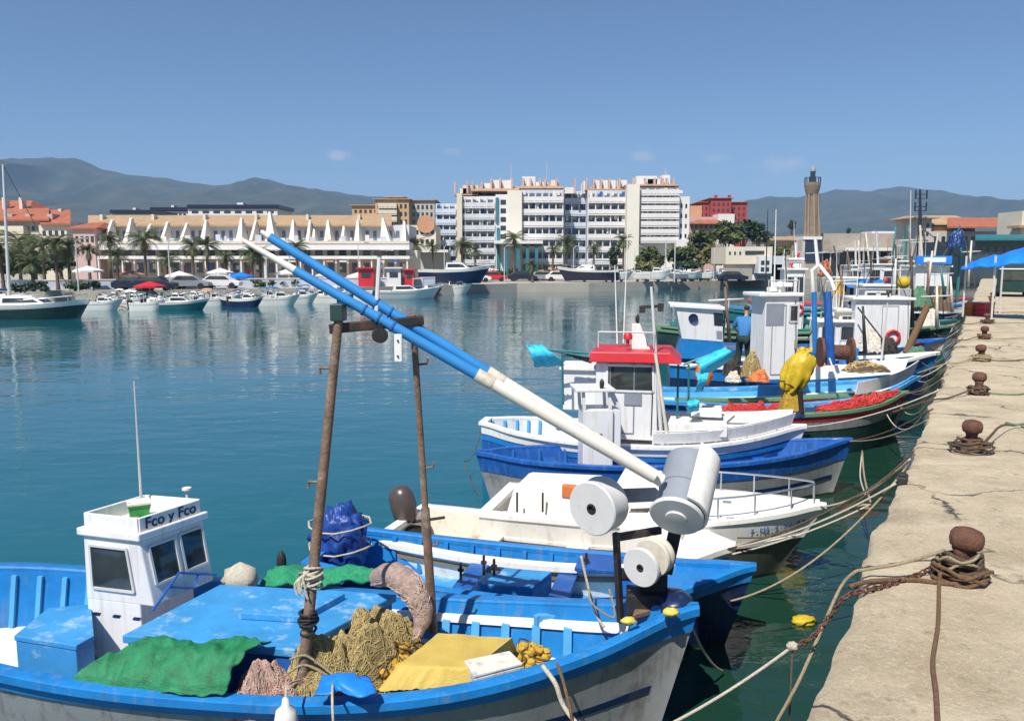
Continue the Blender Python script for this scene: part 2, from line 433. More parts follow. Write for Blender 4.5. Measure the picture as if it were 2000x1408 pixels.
# ------------------------------------------------------------------ water
def water_mat():
    m = bpy.data.materials.new("harbour_water")
    m.use_nodes = True
    t = m.node_tree; N, L = t.nodes, t.links
    p = N["Principled BSDF"]
    p.inputs['Roughness'].default_value = .025
    p.inputs['IOR'].default_value = 1.333
    p.inputs['Specular IOR Level'].default_value = .78
    g = N.new("ShaderNodeNewGeometry")
    def wave(sx, sy, sc, det, rot=0):
        mp = N.new("ShaderNodeMapping"); mp.inputs['Scale'].default_value = (sx, sy, 1); mp.inputs['Rotation'].default_value = (0, 0, rot)
        L.new(g.outputs['Position'], mp.inputs[0])
        n = N.new("ShaderNodeTexNoise"); n.inputs['Scale'].default_value = sc; n.inputs['Detail'].default_value = det
        n.inputs['Distortion'].default_value = .3
        L.new(mp.outputs[0], n.inputs[0])
        return n.outputs[0]
    a = wave(.55, 1, 1.6, 2, .15); b = wave(.6, 1, 6.5, 3, -.3); c = wave(1, 1, .28, 1, .4)
    def madd(x, k, y=None):
        n = N.new("ShaderNodeMath"); n.operation = 'MULTIPLY_ADD'; n.inputs[1].default_value = k
        L.new(x, n.inputs[0])
        if y: L.new(y, n.inputs[2])
        else: n.inputs[2].default_value = 0
        return n.outputs[0]
    h = madd(a, .55, madd(b, .11, madd(c, 1.3)))
    bp = N.new("ShaderNodeBump"); bp.inputs['Strength'].default_value = .22; bp.inputs['Distance'].default_value = .15
    L.new(h, bp.inputs['Height']); L.new(bp.outputs[0], p.inputs['Normal'])
    sl_ = wave(.35, 1, .16, 3, .1); ms_ = N.new("ShaderNodeMapRange"); ms_.inputs[1].default_value = .38; ms_.inputs[2].default_value = .62; ms_.inputs[3].default_value = .15; ms_.inputs[4].default_value = .34
    L.new(sl_, ms_.inputs[0]); L.new(ms_.outputs[0], bp.inputs['Strength'])
    n = N.new("ShaderNodeTexNoise"); n.inputs['Scale'].default_value = .08; n.inputs['Detail'].default_value = 3
    L.new(g.outputs['Position'], n.inputs[0])
    mx = N.new("ShaderNodeMix"); mx.data_type = 'RGBA'
    mx.inputs[6].default_value = (.007, .088, .118, 1); mx.inputs[7].default_value = (.010, .115, .150, 1)
    L.new(n.outputs[0], mx.inputs[0])
    # shallow green water along the quay wall
    dt = N.new("ShaderNodeVectorMath"); dt.operation = 'DOT_PRODUCT'; dt.inputs[1].default_value = (math.cos(R(30)), -math.sin(R(30)), 0)
    L.new(g.outputs['Position'], dt.inputs[0])
    n2 = N.new("ShaderNodeTexNoise"); n2.inputs['Scale'].default_value = .5; n2.inputs['Detail'].default_value = 3
    L.new(g.outputs['Position'], n2.inputs[0])
    ad = N.new("ShaderNodeMath"); ad.operation = 'MULTIPLY_ADD'; ad.inputs[1].default_value = 1.6; L.new(n2.outputs[0], ad.inputs[0]); L.new(dt.outputs['Value'], ad.inputs[2])
    mr = N.new("ShaderNodeMapRange"); mr.inputs[1].default_value = -6.0; mr.inputs[2].default_value = -1.2; L.new(ad.outputs[0], mr.inputs[0])
    m2 = N.new("ShaderNodeMix"); m2.data_type = 'RGBA'; m2.inputs[7].default_value = (.010, .040, .026, 1)
    L.new(mr.outputs[0], m2.inputs[0]); L.new(mx.outputs[2], m2.inputs[6]); L.new(m2.outputs[2], p.inputs['Base Color'])
    return m
MATS['water'] = water_mat()
tag(MB().add([(-700, -60, 0), (700, -60, 0), (700, 200, 0), (-700, 200, 0)], [(0, 1, 2, 3)]).build("water", 'water'), kind='structure')
tag(MB().box(-700, 700, -60, 200, -4.2, -4).build("seabed", 'earth'), kind='structure')
# ------------------------------------------------------------------ far shore
LZ = 1.15
shore_px = [(-900, 596), (-300, 594), (0, 591), (300, 589), (660, 583), (900, 575), (1010, 571), (1150, 570), (1300, 566), (1420, 562), (1500, 559), (1560, 557)]
shore = [at(x, y, 0) for x, y in shore_px]
shore = [V((-700, shore[0].y, 0))] + shore + [V((120, 150, 0)), V((700, 150, 0))]
lm = MB()
n = len(shore)
lm.add([(p.x, p.y, LZ) for p in shore] + [(p.x * 7, 4700, LZ) for p in shore], [(i, i + 1, n + i + 1, n + i) for i in range(n - 1)])
lm.build("ground", 'earth').__setitem__('kind', 'structure')
lm = MB()
lm.hexa([(p.x, p.y - .02, -1) for p in shore] + [(p.x * 1.3, p.y + 34, -1) for p in shore[::-1]], [(p.x, p.y - .02, LZ + .004) for p in shore] + [(p.x * 1.3, p.y + 34, LZ + .004) for p in shore[::-1]])
tag(lm.build("far_quay", 'promenade'), kind='structure')
lm = MB().add([(-150, 62, LZ + .008), (-4, 98, LZ + .008), (60, 135, LZ + .008), (60, 190, LZ + .008), (-150, 190, LZ + .008)], [(0, 1, 2, 3, 4)])
# ------------------------------------------------------------------ near quay
QZ = 1.765
QD = V((math.sin(R(30.0)), math.cos(R(30.0)), 0)); QN = V((QD.y, -QD.x, 0))
Q0 = at(1570, 1385, QZ)
def qpt(s, w, z=QZ): return Q0 + QD * s + QN * w + V((0, 0, z - QZ))
def edge_w(s):
    return .10 * noise.noise(V((s * .55, 3.3, 0))) + .045 * noise.noise(V((s * 2.3, 7.3, 0))) + .02 * noise.noise(V((s * 7, 1.3, 0))) + .02
def quay_mat():
    m = bpy.data.materials.new("quay_concrete"); m.use_nodes = True
    t = m.node_tree; N, L = t.nodes, t.links
    p = N["Principled BSDF"]; p.inputs['Roughness'].default_value = .9
    g = N.new("ShaderNodeTexCoord")
    def nz(sc, det, rough=.6, src=None):
        n = N.new("ShaderNodeTexNoise"); n.inputs['Scale'].default_value = sc; n.inputs['Detail'].default_value = det; n.inputs['Roughness'].default_value = rough
        L.new(src or g.outputs['Object'], n.inputs[0]); return n.outputs[0]
    def rng(x, a, b, c=0, d=1):
        r = N.new("ShaderNodeMapRange"); r.inputs[1].default_value = a; r.inputs[2].default_value = b; r.inputs[3].default_value = c; r.inputs[4].default_value = d
        L.new(x, r.inputs[0]); return r.outputs[0]
    def mix(f, a, b):
        x = N.new("ShaderNodeMix"); x.data_type = 'RGBA'
        L.new(f, x.inputs[0])
        for k, q in ((6, a), (7, b)):
            if isinstance(q, tuple): x.inputs[k].default_value = (*q, 1)
            else: L.new(q, x.inputs[k])
        return x.outputs[2]
    base = mix(rng(nz(1.1, 8, .7), .35, .66), (.39, .31, .20), (.58, .48, .33))
    mp = N.new("ShaderNodeMapping"); mp.inputs['Rotation'].default_value = (0, 0, R(-30)); mp.inputs['Scale'].default_value = (.35, 1.6, 1)
    L.new(g.outputs['Object'], mp.inputs[0])
    base = mix(rng(nz(1.3, 6, .65, mp.outputs[0]), .52, .68, 0, .65), base, (.68, .58, .42))
    base = mix(rng(nz(.7, 7, .7), .56, .72, 0, .7), base, (.21, .17, .115))
    base = mix(rng(nz(6, 7, .78), .56, .70, 0, .75), base, (.19, .15, .105))
    base = mix(rng(nz(2.4, 8, .8), .62, .70, 0, .6), base, (.24, .15, .085))
    base = mix(rng(nz(32, 5, .75), .52, .66, 0, .6), base, (.66, .58, .46))
    base = mix(rng(nz(70, 5, .8), .56, .66, 0, .75), base, (.20, .165, .12))
    base = mix(rng(nz(17, 6, .8), .60, .70, 0, .6), base, (.24, .20, .15))
    # cracks
    vo = N.new("ShaderNodeTexVoronoi"); vo.feature = 'DISTANCE_TO_EDGE'; vo.inputs['Scale'].default_value = .42
    ad = N.new("ShaderNodeVectorMath"); ad.operation = 'MULTIPLY_ADD'
    nn = N.new("ShaderNodeTexNoise"); nn.inputs['Scale'].default_value = 2.2; nn.inputs['Detail'].default_value = 6
    L.new(g.outputs['Object'], nn.inputs[0]); L.new(nn.outputs[1], ad.inputs[0]); ad.inputs[1].default_value = (.7, .7, .7); L.new(g.outputs['Object'], ad.inputs[2])
    L.new(ad.outputs[0], vo.inputs[0])
    crack = rng(vo.outputs[0], .002, .013, 1, 0)
    gate = rng(nz(.5, 2), .46, .53)
    ml = N.new("ShaderNodeMath"); ml.operation = 'MULTIPLY'; L.new(crack, ml.inputs[0]); L.new(gate, ml.inputs[1])
    base = mix(ml.outputs[0], base, (.07, .06, .045))
    L.new(base, p.inputs['Base Color'])
    bp = N.new("ShaderNodeBump"); bp.inputs['Strength'].default_value = .8; bp.inputs['Distance'].default_value = .04
    a2 = N.new("ShaderNodeMath"); a2.operation = 'MULTIPLY_ADD'; a2.inputs[1].default_value = .5
    L.new(nz(30, 8, .8), a2.inputs[0]); L.new(nz(5, 6, .7), a2.inputs[2])
    s2 = N.new("ShaderNodeMath"); s2.operation = 'SUBTRACT'; L.new(a2.outputs[0], s2.inputs[0]); L.new(ml.outputs[0], s2.inputs[1])
    L.new(s2.outputs[0], bp.inputs['Height']); L.new(bp.outputs[0], p.inputs['Normal'])
    return m
MATS['quay'] = quay_mat()
q = MB()
ss = [-6 + .12 * i for i in range(280)] + [28 + 1.5 * i for i in range(75)]
ws = [0, .05, .14, .3, .6, 1, 1.6, 2.4, 3.5, 6, 12, 40]
vs_ = []
for s in ss:
    e = edge_w(s)
    chip = max(0, noise.noise(V((s * 1.3, 11, 0)))) * .09
    vs_.append(qpt(s, e - .012, -1.5)); vs_.append(qpt(s, e - .012, QZ - .16 - chip)); 
    for k, w in enumerate(ws):
        z = QZ + .012 * noise.noise(V((s * .5, w * .7, 2))) - (.035 + .5 * chip if k == 0 else .008 if k == 1 else 0)
        vs_.append(qpt(s, e * max(0, 1 - w / 3) + w, z))
k = len(ws) + 2
q.add(vs_, [(i * k + j, (i + 1) * k + j, (i + 1) * k + j + 1, i * k + j + 1) for i in range(len(ss) - 1) for j in range(k - 1)])
tag(q.build("quay", 'quay', smooth=False, auto=50), kind='structure')
# ------------------------------------------------------------------ mountains
def mountain(name, prof, D, seed, zb=0):
    xs = [p[0] for p in prof]
    m = MB(); NU, NV = 260, 60
    def ridge(px):
        for (x0, y0), (x1, y1) in zip(prof, prof[1:]):
            if x0 <= px <= x1:
                t = (px - x0) / (x1 - x0); return y0 + (y1 - y0) * t
        return prof[-1][1]
    def fn(u, v):
        px = xs[0] + (xs[-1] - xs[0]) * u
        q = atd(px, ridge(px), D)
        w = (v - .62) / .62 if v < .62 else (v - .62) / .38
        y = D + (v - .62) * 2600
        X = q.x * (1 + 0 * v)
        hgt = q.z * max(0, 1 - abs(w) ** 1.25)
        nz_ = noise.fractal(V((X * .0016 + seed, y * .0016, seed)), 1, 2, 6)
        rid = abs(noise.noise(V((X * .0050 + seed, y * .0012, 4)))) + .5 * abs(noise.noise(V((X * .013 + seed, y * .003, 7))))
        f = min(1, abs(w) * 4)
        hgt *= 1 - f * (.42 * rid + .16 * nz_)
        hgt += (1 - abs(w)) * 5 * noise.noise(V((X * .02, y * .02, seed)))
        return (X, y, max(zb, hgt) if 0 < v < 1 else -3)
    m.grid(fn, NU, NV)
    tag(m.build(name, 'hill', auto=24), kind='structure')
mountain("mountains", [(-500, 345), (-200, 330), (0, 320), (60, 313), (100, 308), (125, 312), (150, 309), (175, 318), (205, 331), (250, 342), (330, 348), (380, 358), (430, 365), (470, 363), (500, 356), (525, 350), (560, 361), (640, 372), (700, 383), (760, 385), (830, 394), (900, 405), (1000, 425), (1100, 450), (1200, 500)], 2600, 3)
mountain("mountains", [(1180, 500), (1300, 450), (1400, 412), (1460, 391), (1500, 385), (1560, 385), (1600, 377), (1630, 370), (1660, 372), (1700, 373), (1750, 364), (1790, 368), (1850, 380), (1920, 388), (2000, 397), (2150, 404), (2400, 420), (2700, 470)], 3000, 8)
# ------------------------------------------------------------------ haze
hz = bpy.data.materials.new("haze"); hz.use_nodes = True
t = hz.node_tree
for nd in list(t.nodes):
    if nd.type == 'BSDF_PRINCIPLED': t.nodes.remove(nd)
pv = t.nodes.new("ShaderNodeVolumePrincipled")
pv.inputs['Color'].default_value = (.36, .60, 1, 1)
pv.inputs['Density'].default_value = .00020
pv.inputs['Anisotropy'].default_value = .0
t.links.new(pv.outputs[0], t.nodes["Material Output"].inputs['Volume'])
hz.cycles.homogeneous_volume = True
MATS['haze'] = hz
HAZE = True
if HAZE:
    tag(MB().box(-5200, 5200, -90, 5000, -5.5, 372).build("haze", 'haze'), kind='stuff')

# ------------------------------------------------------------------ buildings
def root_at(name, px, D, label, cat, group=None):
    p = atd(px, HOR, D)
    return empty(name, (p.x, D, LZ), 0, label, cat, group)
def loc(root, p): return V(p) - root.location
def blk(root, name, m, px0, px1, pyt, D, depth, pyb=None, roof=None, over=0):
    a, b = atd(px0, HOR, D), atd(px1, HOR, D)
    zt = atd((px0 + px1) / 2, pyt, D).z
    zb = LZ if pyb is None else atd((px0 + px1) / 2, pyb, D).z
    o = root.location
    return MB().box(a.x - o.x - over, b.x - o.x + over, D - o.y - over, D - o.y + depth + over, zb - o.z, zt - o.z).build(name, m, root)
def pitched(root, m, px0, px1, pye, pyr, D, depth, over=.5, hip=.12, name="roof"):
    a, b = atd(px0, HOR, D), atd(px1, HOR, D)
    o = root.location
    ze = atd((px0 + px1) / 2, pye, D).z - o.z; zr = atd((px0 + px1) / 2, pyr, D).z - o.z
    x0, x1, y0, y1 = a.x - o.x - over, b.x - o.x + over, D - o.y - over, D - o.y + depth + over
    h = (x1 - x0) * hip
    ym = (y0 + y1) / 2
    vs = [(x0, y0, ze), (x1, y0, ze), (x1, y1, ze), (x0, y1, ze), (x0, y0, ze + .2), (x1, y0, ze + .2), (x1, y1, ze + .2), (x0, y1, ze + .2), (x0 + h, ym, zr), (x1 - h, ym, zr)]
    return MB().add(vs, [(3, 2, 1, 0), (0, 1, 5, 4), (1, 2, 6, 5), (2, 3, 7, 6), (3, 0, 4, 7), (4, 5, 9, 8), (5, 6, 9), (6, 7, 8, 9), (7, 4, 8)]).build(name, m, root)
def wins(root, px0, px1, py0, py1, nx, ny, D, wf=.5, hf=.6, m='window_dark', frame='stucco_white', name="window", skip=0, proto=None):
    o = root.location
    a, b = atd(px0, HOR, D), atd(px1, HOR, D)
    zt, zb = atd((px0 + px1) / 2, py0, D).z - o.z, atd((px0 + px1) / 2, py1, D).z - o.z
    cw, ch = (b.x - a.x) / nx, (zt - zb) / ny
    w, h = cw * wf, ch * hf
    mb = MB().box(-w / 2, w / 2, -.06, .3, -h / 2, h / 2)
    first = None
    out = []
    for j in range(ny):
        for i in range(nx):
            if skip and rnd.random() < skip: continue
            if first is None:
                first = mb.build(name, m, root); c = first
            else:
                c = first.copy(); col.objects.link(c)
            c.location = (a.x - o.x + cw * (i + .5), D - o.y, zt - ch * (j + .5) - ch * .04)
            out.append(c)
    return out
def balcony(root, px0, px1, py, D, dep, par='stucco_white', h=.95, nx=1, divm=None):
    o = root.location
    a, b = atd(px0, HOR, D), atd(px1, HOR, D)
    z = atd((px0 + px1) / 2, py, D).z - o.z
    x0, x1, y = a.x - o.x, b.x - o.x, D - o.y
    m = MB().box(x0, x1, y - dep, y - .003, z - .22, z)
    m.box(x0, x1, y - dep, y - dep + .12, z + .1, z + h)
    m.box(x0, x0 + .12, y - dep + .12, y - .003, z + .003, z + h)
    m.box(x1 - .12, x1, y - dep + .12, y - .003, z + .003, z + h)
    return m.build("balcony", par, root)
# --- long white townhouse row
tr = root_at("townhouse_row", 470, 112, "long white townhouse terrace with tan tiled roof and a row of white triangular fins", "terrace houses")
D0 = 112
blk(tr, "wall", 'stucco_white', 176, 800, 440, D0 + 5, 9)
# sloping roof down to the front
def slab(root, name, m, px0, px1, py0, Da, py1, Db, th=.25):
    p = [atd(px0, py0, Da), atd(px1, py0, Da), atd(px1, py1, Db), atd(px0, py1, Db)]
    p = [loc(root, q) for q in p]
    return MB().hexa(p, [q + V((0, 0, th)) for q in p]).build(name, m, root)
slab(tr, "roof", 'roof_tan', 172, 765, 443, D0 + 2, 424, D0 + 8)
blk(tr, "upper_wall", 'balcony_grey', 190, 790, 441, D0 + 3, 2, 476)
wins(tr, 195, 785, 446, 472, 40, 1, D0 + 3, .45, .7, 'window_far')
blk(tr, "terrace", 'stucco_white', 188, 800, 474, D0 - 1.5, 4.4, 488)
blk(tr, "terrace_parapet", 'stucco_cream', 188, 800, 471, D0 - 1.6, .2, 476)
blk(tr, "ground_storey", 'stucco_cream', 150, 815, 489, D0 + 1, 4)
blk(tr, "gallery", 'stucco_white', 190, 800, 500, D0 - 2.5, 3.4, 506)
wins(tr, 192, 798, 488, 500, 26, 1, D0 + 1, .6, .9)
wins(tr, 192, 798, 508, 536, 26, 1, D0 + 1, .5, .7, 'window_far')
for i in range(27):
    x = 192 + i * 23.2
    blk(tr, "pillar", 'stucco_white', x - 1.3, x + 1.3, 506, D0 - 2.3, .4)
blk(tr, "end_wall", 'stucco_pink', 146, 188, 448, D0 - 2, 8)
pitched(tr, 'roof_red', 144, 190, 448, 432, D0 - 2, 8, .4, .25, "end_roof")
wins(tr, 148, 188, 455, 500, 4, 2, D0 - 2, .5, .5)
for x, yt, w, yb in [(220, 424, 10, 472), (257, 420, 14, 478), (295, 432, 8, 466), (328, 428, 10, 474), (366, 430, 9, 472), (403, 424, 16, 480), (472, 420, 20, 480), (500, 425, 8, 470), (527, 408, 34, 490), (573, 424, 18, 482), (606, 424, 10, 478), (614, 442, 14, 484), (641, 424, 22, 484), (672, 436, 10, 478), (699, 424, 15, 480), (748, 420, 34, 490), (790, 426, 12, 474)]:
    pk = loc(tr, atd(x, yt + 5, D0 + 2)); bl = loc(tr, atd(x - 1.5, yb, D0 - 1)); br = loc(tr, atd(x + w * .55, yb, D0 - 1.5)); b2 = loc(tr, atd(x, yb, D0 + 2))
    f = MB(); zt_, zb_ = pk.z, bl.z; xa = pk.x; wb = w * .052
    f.hexa([V((xa - .12, bl.y, zb_)), V((xa + wb, br.y, zb_)), V((xa + wb, b2.y, zb_)), V((xa - .12, b2.y, zb_))], [V((xa - .1, pk.y - .3, zt_)), V((xa + .12, pk.y - .3, zt_ - .15)), V((xa + .12, pk.y + .4, zt_ - .15)), V((xa - .1, pk.y + .4, zt_))])
    f.build("fin", 'stucco_ivory', tr)
for i in range(18):
    x = 200 + i * 33 + (i * 37 % 11)
    c_ = ['awning_white', 'stucco_cream', 'mid_blue', 'stucco_orange', 'awning_white'][i % 5]
    if i % 3: blk(tr, "awning", c_, x, x + 14, 509, D0 - 3.6, 1.05, 512)
    else: blk(tr, "chimney", 'stucco_cream', x, x + 5, 419, D0 + 5, 1.2, 440)
for i in range(30):       # doors, signs and screens along the ground floor
    x = 193 + i * 20.2 + (i * 53 % 9)
    blk(tr, ["door", "shutter", "sign_board", "screen"][i % 4], ['stucco_orange', 'blue_grey', 'stucco_red', 'stucco_white', 'mid_blue', 'stucco_cream'][(i * 7) % 6], x, x + 5 + (i * 31 % 8), 514 + (i * 17 % 12), D0 - .6 - .1 * (i % 3), .08, 540 - (i % 2) * 14)
for i in range(22):       # planters and screens on the terraces
    x = 196 + i * 27 + (i * 29 % 13)
    blk(tr, "terrace_screen", ['balcony_grey', 'stucco_ivory', 'blue_grey'][i % 3], x, x + 4 + (i * 13 % 9), 458 + (i * 11 % 8), D0 - 1.2 + .15 * (i % 3), .1, 471)
# --- dark roofed blocks behind the terrace
for (x0, x1, yt, D, lb) in [(222, 300, 410, 170, "low white block with dark panels on its flat roof behind the left of the terrace"), (300, 372, 405, 185, "low block with dark roof panels in the middle behind the terrace"), (372, 545, 400, 178, "long low white block with dark navy roof panels behind the terrace")]:
    r = root_at("flat_roof_block", (x0 + x1) / 2, D, lb, "building", "flat roofed blocks behind the terrace")
    blk(r, "wall", 'stucco_white', x0, x1, yt + 8, D, 12)
    blk(r, "roof_panels", 'panel_dark', x0 - 2, x1 + 2, yt, D - .4, 13, yt + 7)
    blk(r, "vent", 'stucco_white', x0 + (x1 - x0) * .55, x0 + (x1 - x0) * .62, yt - 4, D + 1, 2, yt)
    wins(r, x0 + 3, x1 - 3, yt + 10, yt + 18, 8, 1, D, .6, .6)
# --- terracotta roofed building at the left edge
lr = root_at("terracotta_building", 40, 122, "cream building with stepped terracotta roofs at the left edge of the photo", "building")
blk(lr, "wall", 'stucco_pale', -160, 92, 430, 122, 12); blk(lr, "wall", 'stucco_cream', 80, 134, 440, 121, 10)
pitched(lr, 'roof_red', -160, 60, 412, 388, 128, 8, .5, .1); blk(lr, "upper_storey", 'stucco_cream', -150, 55, 411, 128, 8, 432)
slab(lr, "roof", 'roof_red', -165, 96, 432, 121, 410, 127.5)
slab(lr, "roof", 'roof_red', 78, 138, 440, 120.5, 413, 128)
for x in (12, 45, 120):
    c = blk(lr, "chimney", 'stucco_cream', x, x + 6, 386 + (x > 100) * 22, 127, 1.2, 425)
for x in (20, 55, 98): blk(lr, "dormer", 'stucco_pink', x, x + 10, 418, 122.5, 2, 428)
wins(lr, -20, 88, 438, 500, 9, 4, 122, .45, .55); wins(lr, 84, 132, 446, 500, 4, 3, 121, .5, .55)
for j in range(3): balcony(lr, -5, 60, 455 + j * 18, 122, 1.3, 'stucco_cream')
# --- yellow apartments
yb = root_at("yellow_apartments", 770, 195, "ochre apartment block with stepped roofline left of the big white complex", "building")
for (x0, x1, yt, D, mm) in [(690, 742, 402, 195, 'stucco_yellow'), (735, 800, 390, 193, 'stucco_yellow'), (795, 850, 392, 197, 'stucco_pale'), (760, 790, 386, 196, 'stucco_orange')]:
    blk(yb, "wall", mm, x0, x1, yt, D, 14)
    pitched(yb, 'roof_tile', x0, x1, yt, yt - 5, D, 14, .5, .2)
    wins(yb, x0 + 2, x1 - 2, yt + 5, 440, max(3, int((x1 - x0) / 9)), 3, D, .5, .55)
for j in range(3): balcony(yb, 742, 778, 406 + j * 13, 193, 1.5, 'stucco_cream')
ov = root_at("cream_house", 826, 150, "cream house with a round arched gable next to the white complex", "house")
blk(ov, "wall", 'stucco_cream', 797, 852, 440, 150, 10)
a = atd(832, 438, 149.9); MB().lathe([(0, 0), (1.6, 0), (1.6, .35), (0, .35)], loc(ov, a), (0, -1, 0), 20).build("gable", 'stucco_orange', ov)
blk(ov, "canopy", 'awning_white', 815, 875, 488, 140, 8, 493); wins(ov, 800, 850, 444, 480, 5, 2, 150, .6, .45)
blk(ov, "veranda", 'stucco_pale', 818, 872, 493.5, 142, 6)
# --- the big white complex
apL = root_at("apartment_block", 980, 160, "big white apartment block with blue grey left wing, cream tower and teal pillars", "apartments")
apR = root_at("apartment_block", 1230, 160, "white apartment block with two cream towers, right half of the big linked pair", "apartments")
AP = lambda x: apL if x < 1100 else apR
blocks = [  # x0 x1 ytop D bays balcony material wall
    (852, 893, 398, 163, 3, 'blue_grey', 'blue_grey'), (893, 968, 384, 160, 5, 'balcony_grey', 'stucco_white'), (1018, 1100, 371, 159, 6, 'stucco_white', 'blue_grey'),
    (1100, 1146, 374, 166, 3, 'blue_grey', 'balcony_grey'), (1146, 1222, 372, 161, 5, 'stucco_white', 'balcony_grey'), (1247, 1322, 366, 159, 5, 'stucco_white', 'stucco_white')]
for (x0, x1, yt, D, nb, bm_, wm) in blocks:
    ap = AP(x0)
    blk(ap, "wall", wm, x0, x1, yt, D, 12)
    nf = 7; ap = AP(x0)
    hh = (538 - yt) / nf * (1 if x0 < 1240 else .62)
    for j in range(nf):
        yy = yt + hh * (j + 1)
        balcony(ap, x0 + 1, x1 - 1, yy, D, 1.7, bm_, .9)
    hf = .62
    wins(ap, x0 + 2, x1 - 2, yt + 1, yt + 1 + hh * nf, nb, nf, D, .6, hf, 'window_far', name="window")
    for w_ in range(nb * nf):
        if rnd.random() < .42:
            j, i = divmod(w_, nb); cw = (x1 - x0 - 4) / nb
            xa = x0 + 2 + cw * (i + rnd.choice((.15, .2, .5))); ya = yt + hh * j
            blk(ap, "blind", rnd.choice(['awning_white', 'awning_white', 'stucco_ivory', 'mid_blue']), xa, xa + cw * rnd.uniform(.25, .5), ya + hh * .1, D - rnd.choice((.12, 1.2)), .06, ya + hh * rnd.uniform(.3, .62))
    for i in range(nb + 1):      # dividing walls between the balconies
        x = x0 + 1.5 + (x1 - x0 - 3) * i / nb
        blk(ap, "balcony_divider", 'stucco_white' if i % 2 else 'balcony_grey', x - 1, x + 1, yt + 2, D - 1.4, 1.39, yt + hh * nf)
for (x0, x1, yt, D, mm) in [(968, 992, 380, 157.5, 'stucco_white'), (991, 1019, 372, 156.5, 'stucco_ivory'), (1223, 1247, 360, 156.5, 'stucco_ivory'), (1320, 1344, 384, 159, 'stucco_white'), (893, 903, 378, 157.5, 'stucco_cream')]:
    blk(AP(x0), "tower_wall", mm, x0, x1, yt, D, 10)
blk(apL, "stair_glass", 'teal_wall', 968.5, 974, 386, 157.2, .6, 436)
blk(apL, "stair_glass", 'teal_wall', 970, 976, 445, 157.2, .6, 540)
wins(apL, 976, 990, 386, 470, 1, 5, 157.5, .75, .55)
wins(apR, 1324, 1342, 392, 470, 2, 4, 159, .4, .4)
for (x0, x1, ye, yr, D) in [(925, 1098, 374, 360, 160), (1018, 1095, 369, 355, 160), (1146, 1225, 372, 361, 161.5), (1222, 1320, 364, 354, 159), (893, 930, 382, 374, 161)]:
    pitched(AP(x0), 'roof_tile', x0, x1, ye, yr, D, 11, .45, .1)
for (x0, x1, yt) in [(905, 935, 362), (960, 1000, 352), (1020, 1045, 345), (1075, 1090, 352), (1160, 1200, 352), (1240, 1280, 344), (1290, 1305, 342), (1138, 1146, 354), (899, 914, 368), (940, 962, 358), (1046, 1070, 356), (1102, 1124, 366), (1204, 1222, 352), (1262, 1286, 350), (1308, 1330, 372)]:
    blk(AP(x0), "penthouse", 'stucco_cream' if x0 % 2 else 'stucco_white', x0, x1, yt, 163, 6, 378)
for x in (1020, 1034, 1062, 1084, 1120, 1156, 1186, 1206, 1256, 1274, 1310, 940, 958, 975, 888, 912, 922, 998, 1052, 1142, 1170, 1232, 1290, 1298): blk(AP(x), "chimney", 'stucco_pink', x, x + 3.5, 348 if 940 < x else 354, 162, 1, 378)
for x, yt in ((998, 322), (1068, 318), (1300, 330)): 
    MB().tube([loc(AP(x), atd(x, 352, 164)), loc(AP(x), atd(x, yt, 164))], .05, 5).build("aerial", 'alu', AP(x))
for x in (988, 1012, 1030, 1048): blk(apL, "teal_pillar", 'teal_wall', x - 3, x + 3, 476, 153, .8)
blk(apL, "porch_roof", 'awning_white', 965, 1060, 470, 152.5, 6, 476)
blk(apR, "side_terrace", 'stucco_white', 1320, 1345, 468, 156, 3)
# --- buildings right of the complex
rb = root_at("red_building", 1405, 215, "dark red building with stepped roofline on the hill right of the white complex", "building")
for (x0, x1, yt, D) in [(1362, 1400, 396, 216), (1385, 1425, 388, 214), (1415, 1456, 396, 217)]:
    blk(rb, "wall", 'stucco_red', x0, x1, yt, D, 12, None); pitched(rb, 'roof_red', x0, x1, yt, yt - 5, D, 12, .4, .25)
    wins(rb, x0 + 2, x1 - 2, yt + 5, yt + 40, 4, 3, D, .4, .5)
for x in (1394, 1420): blk(rb, "chimney", 'stucco_red', x, x + 4, 381, 216, 1.5, 392)
pk = root_at("pink_house", 1385, 185, "pale pink and white houses under the red building on the hill", "house")
blk(pk, "wall", 'stucco_orange', 1345, 1368, 402, 190, 8); blk(pk, "wall", 'stucco_pink', 1340, 1432, 424, 185, 8)
pitched(pk, 'roof_red', 1352, 1418, 438, 428, 183, 4, .4, .2); blk(pk, "wall", 'stucco_white', 1400, 1432, 418, 184, 5)
wins(pk, 1344, 1430, 428, 450, 9, 1, 184.9, .4, .6)
wm_ = root_at("harbour_office", 1470, 122, "boxy cream and white modern building by the water with a dark window band", "building")
blk(wm_, "upper_wall", 'stucco_cream', 1417, 1508, 482, 122, 9, 516); blk(wm_, "lower_wall", 'stucco_white', 1440, 1530, 516.5, 123, 8)
blk(wm_, "wing", 'stucco_white', 1482, 1508, 500, 120.5, 5, 534); blk(wm_, "wing", 'balcony_grey', 1508, 1535, 500, 123, 6)
blk(wm_, "band_window", 'window_dark', 1455, 1492, 490, 121.9, .3, 497); wins(wm_, 1485, 1504, 506, 532, 2, 2, 120.5, .7, .6)
blk(wm_, "band_window", 'window_dark', 1480, 1506, 536, 119.8, .3, 545); wins(wm_, 1420, 1450, 488, 500, 3, 1, 122, .35, .5)
blk(wm_, "base_wall", 'concrete_wall', 1410, 1470, 524, 121, 1.5)
cb = root_at("concrete_hall", 1690, 150, "long low concrete hall with glazed ground floor and a white canopy edge", "building")
blk(cb, "wall", 'concrete_wall', 1590, 1800, 456, 150, 16, 492); blk(cb, "wall", 'stucco_pale', 1490, 1600, 470, 156, 12)
blk(cb, "wall", 'concrete_wall', 1560, 1590, 478, 151, 10)
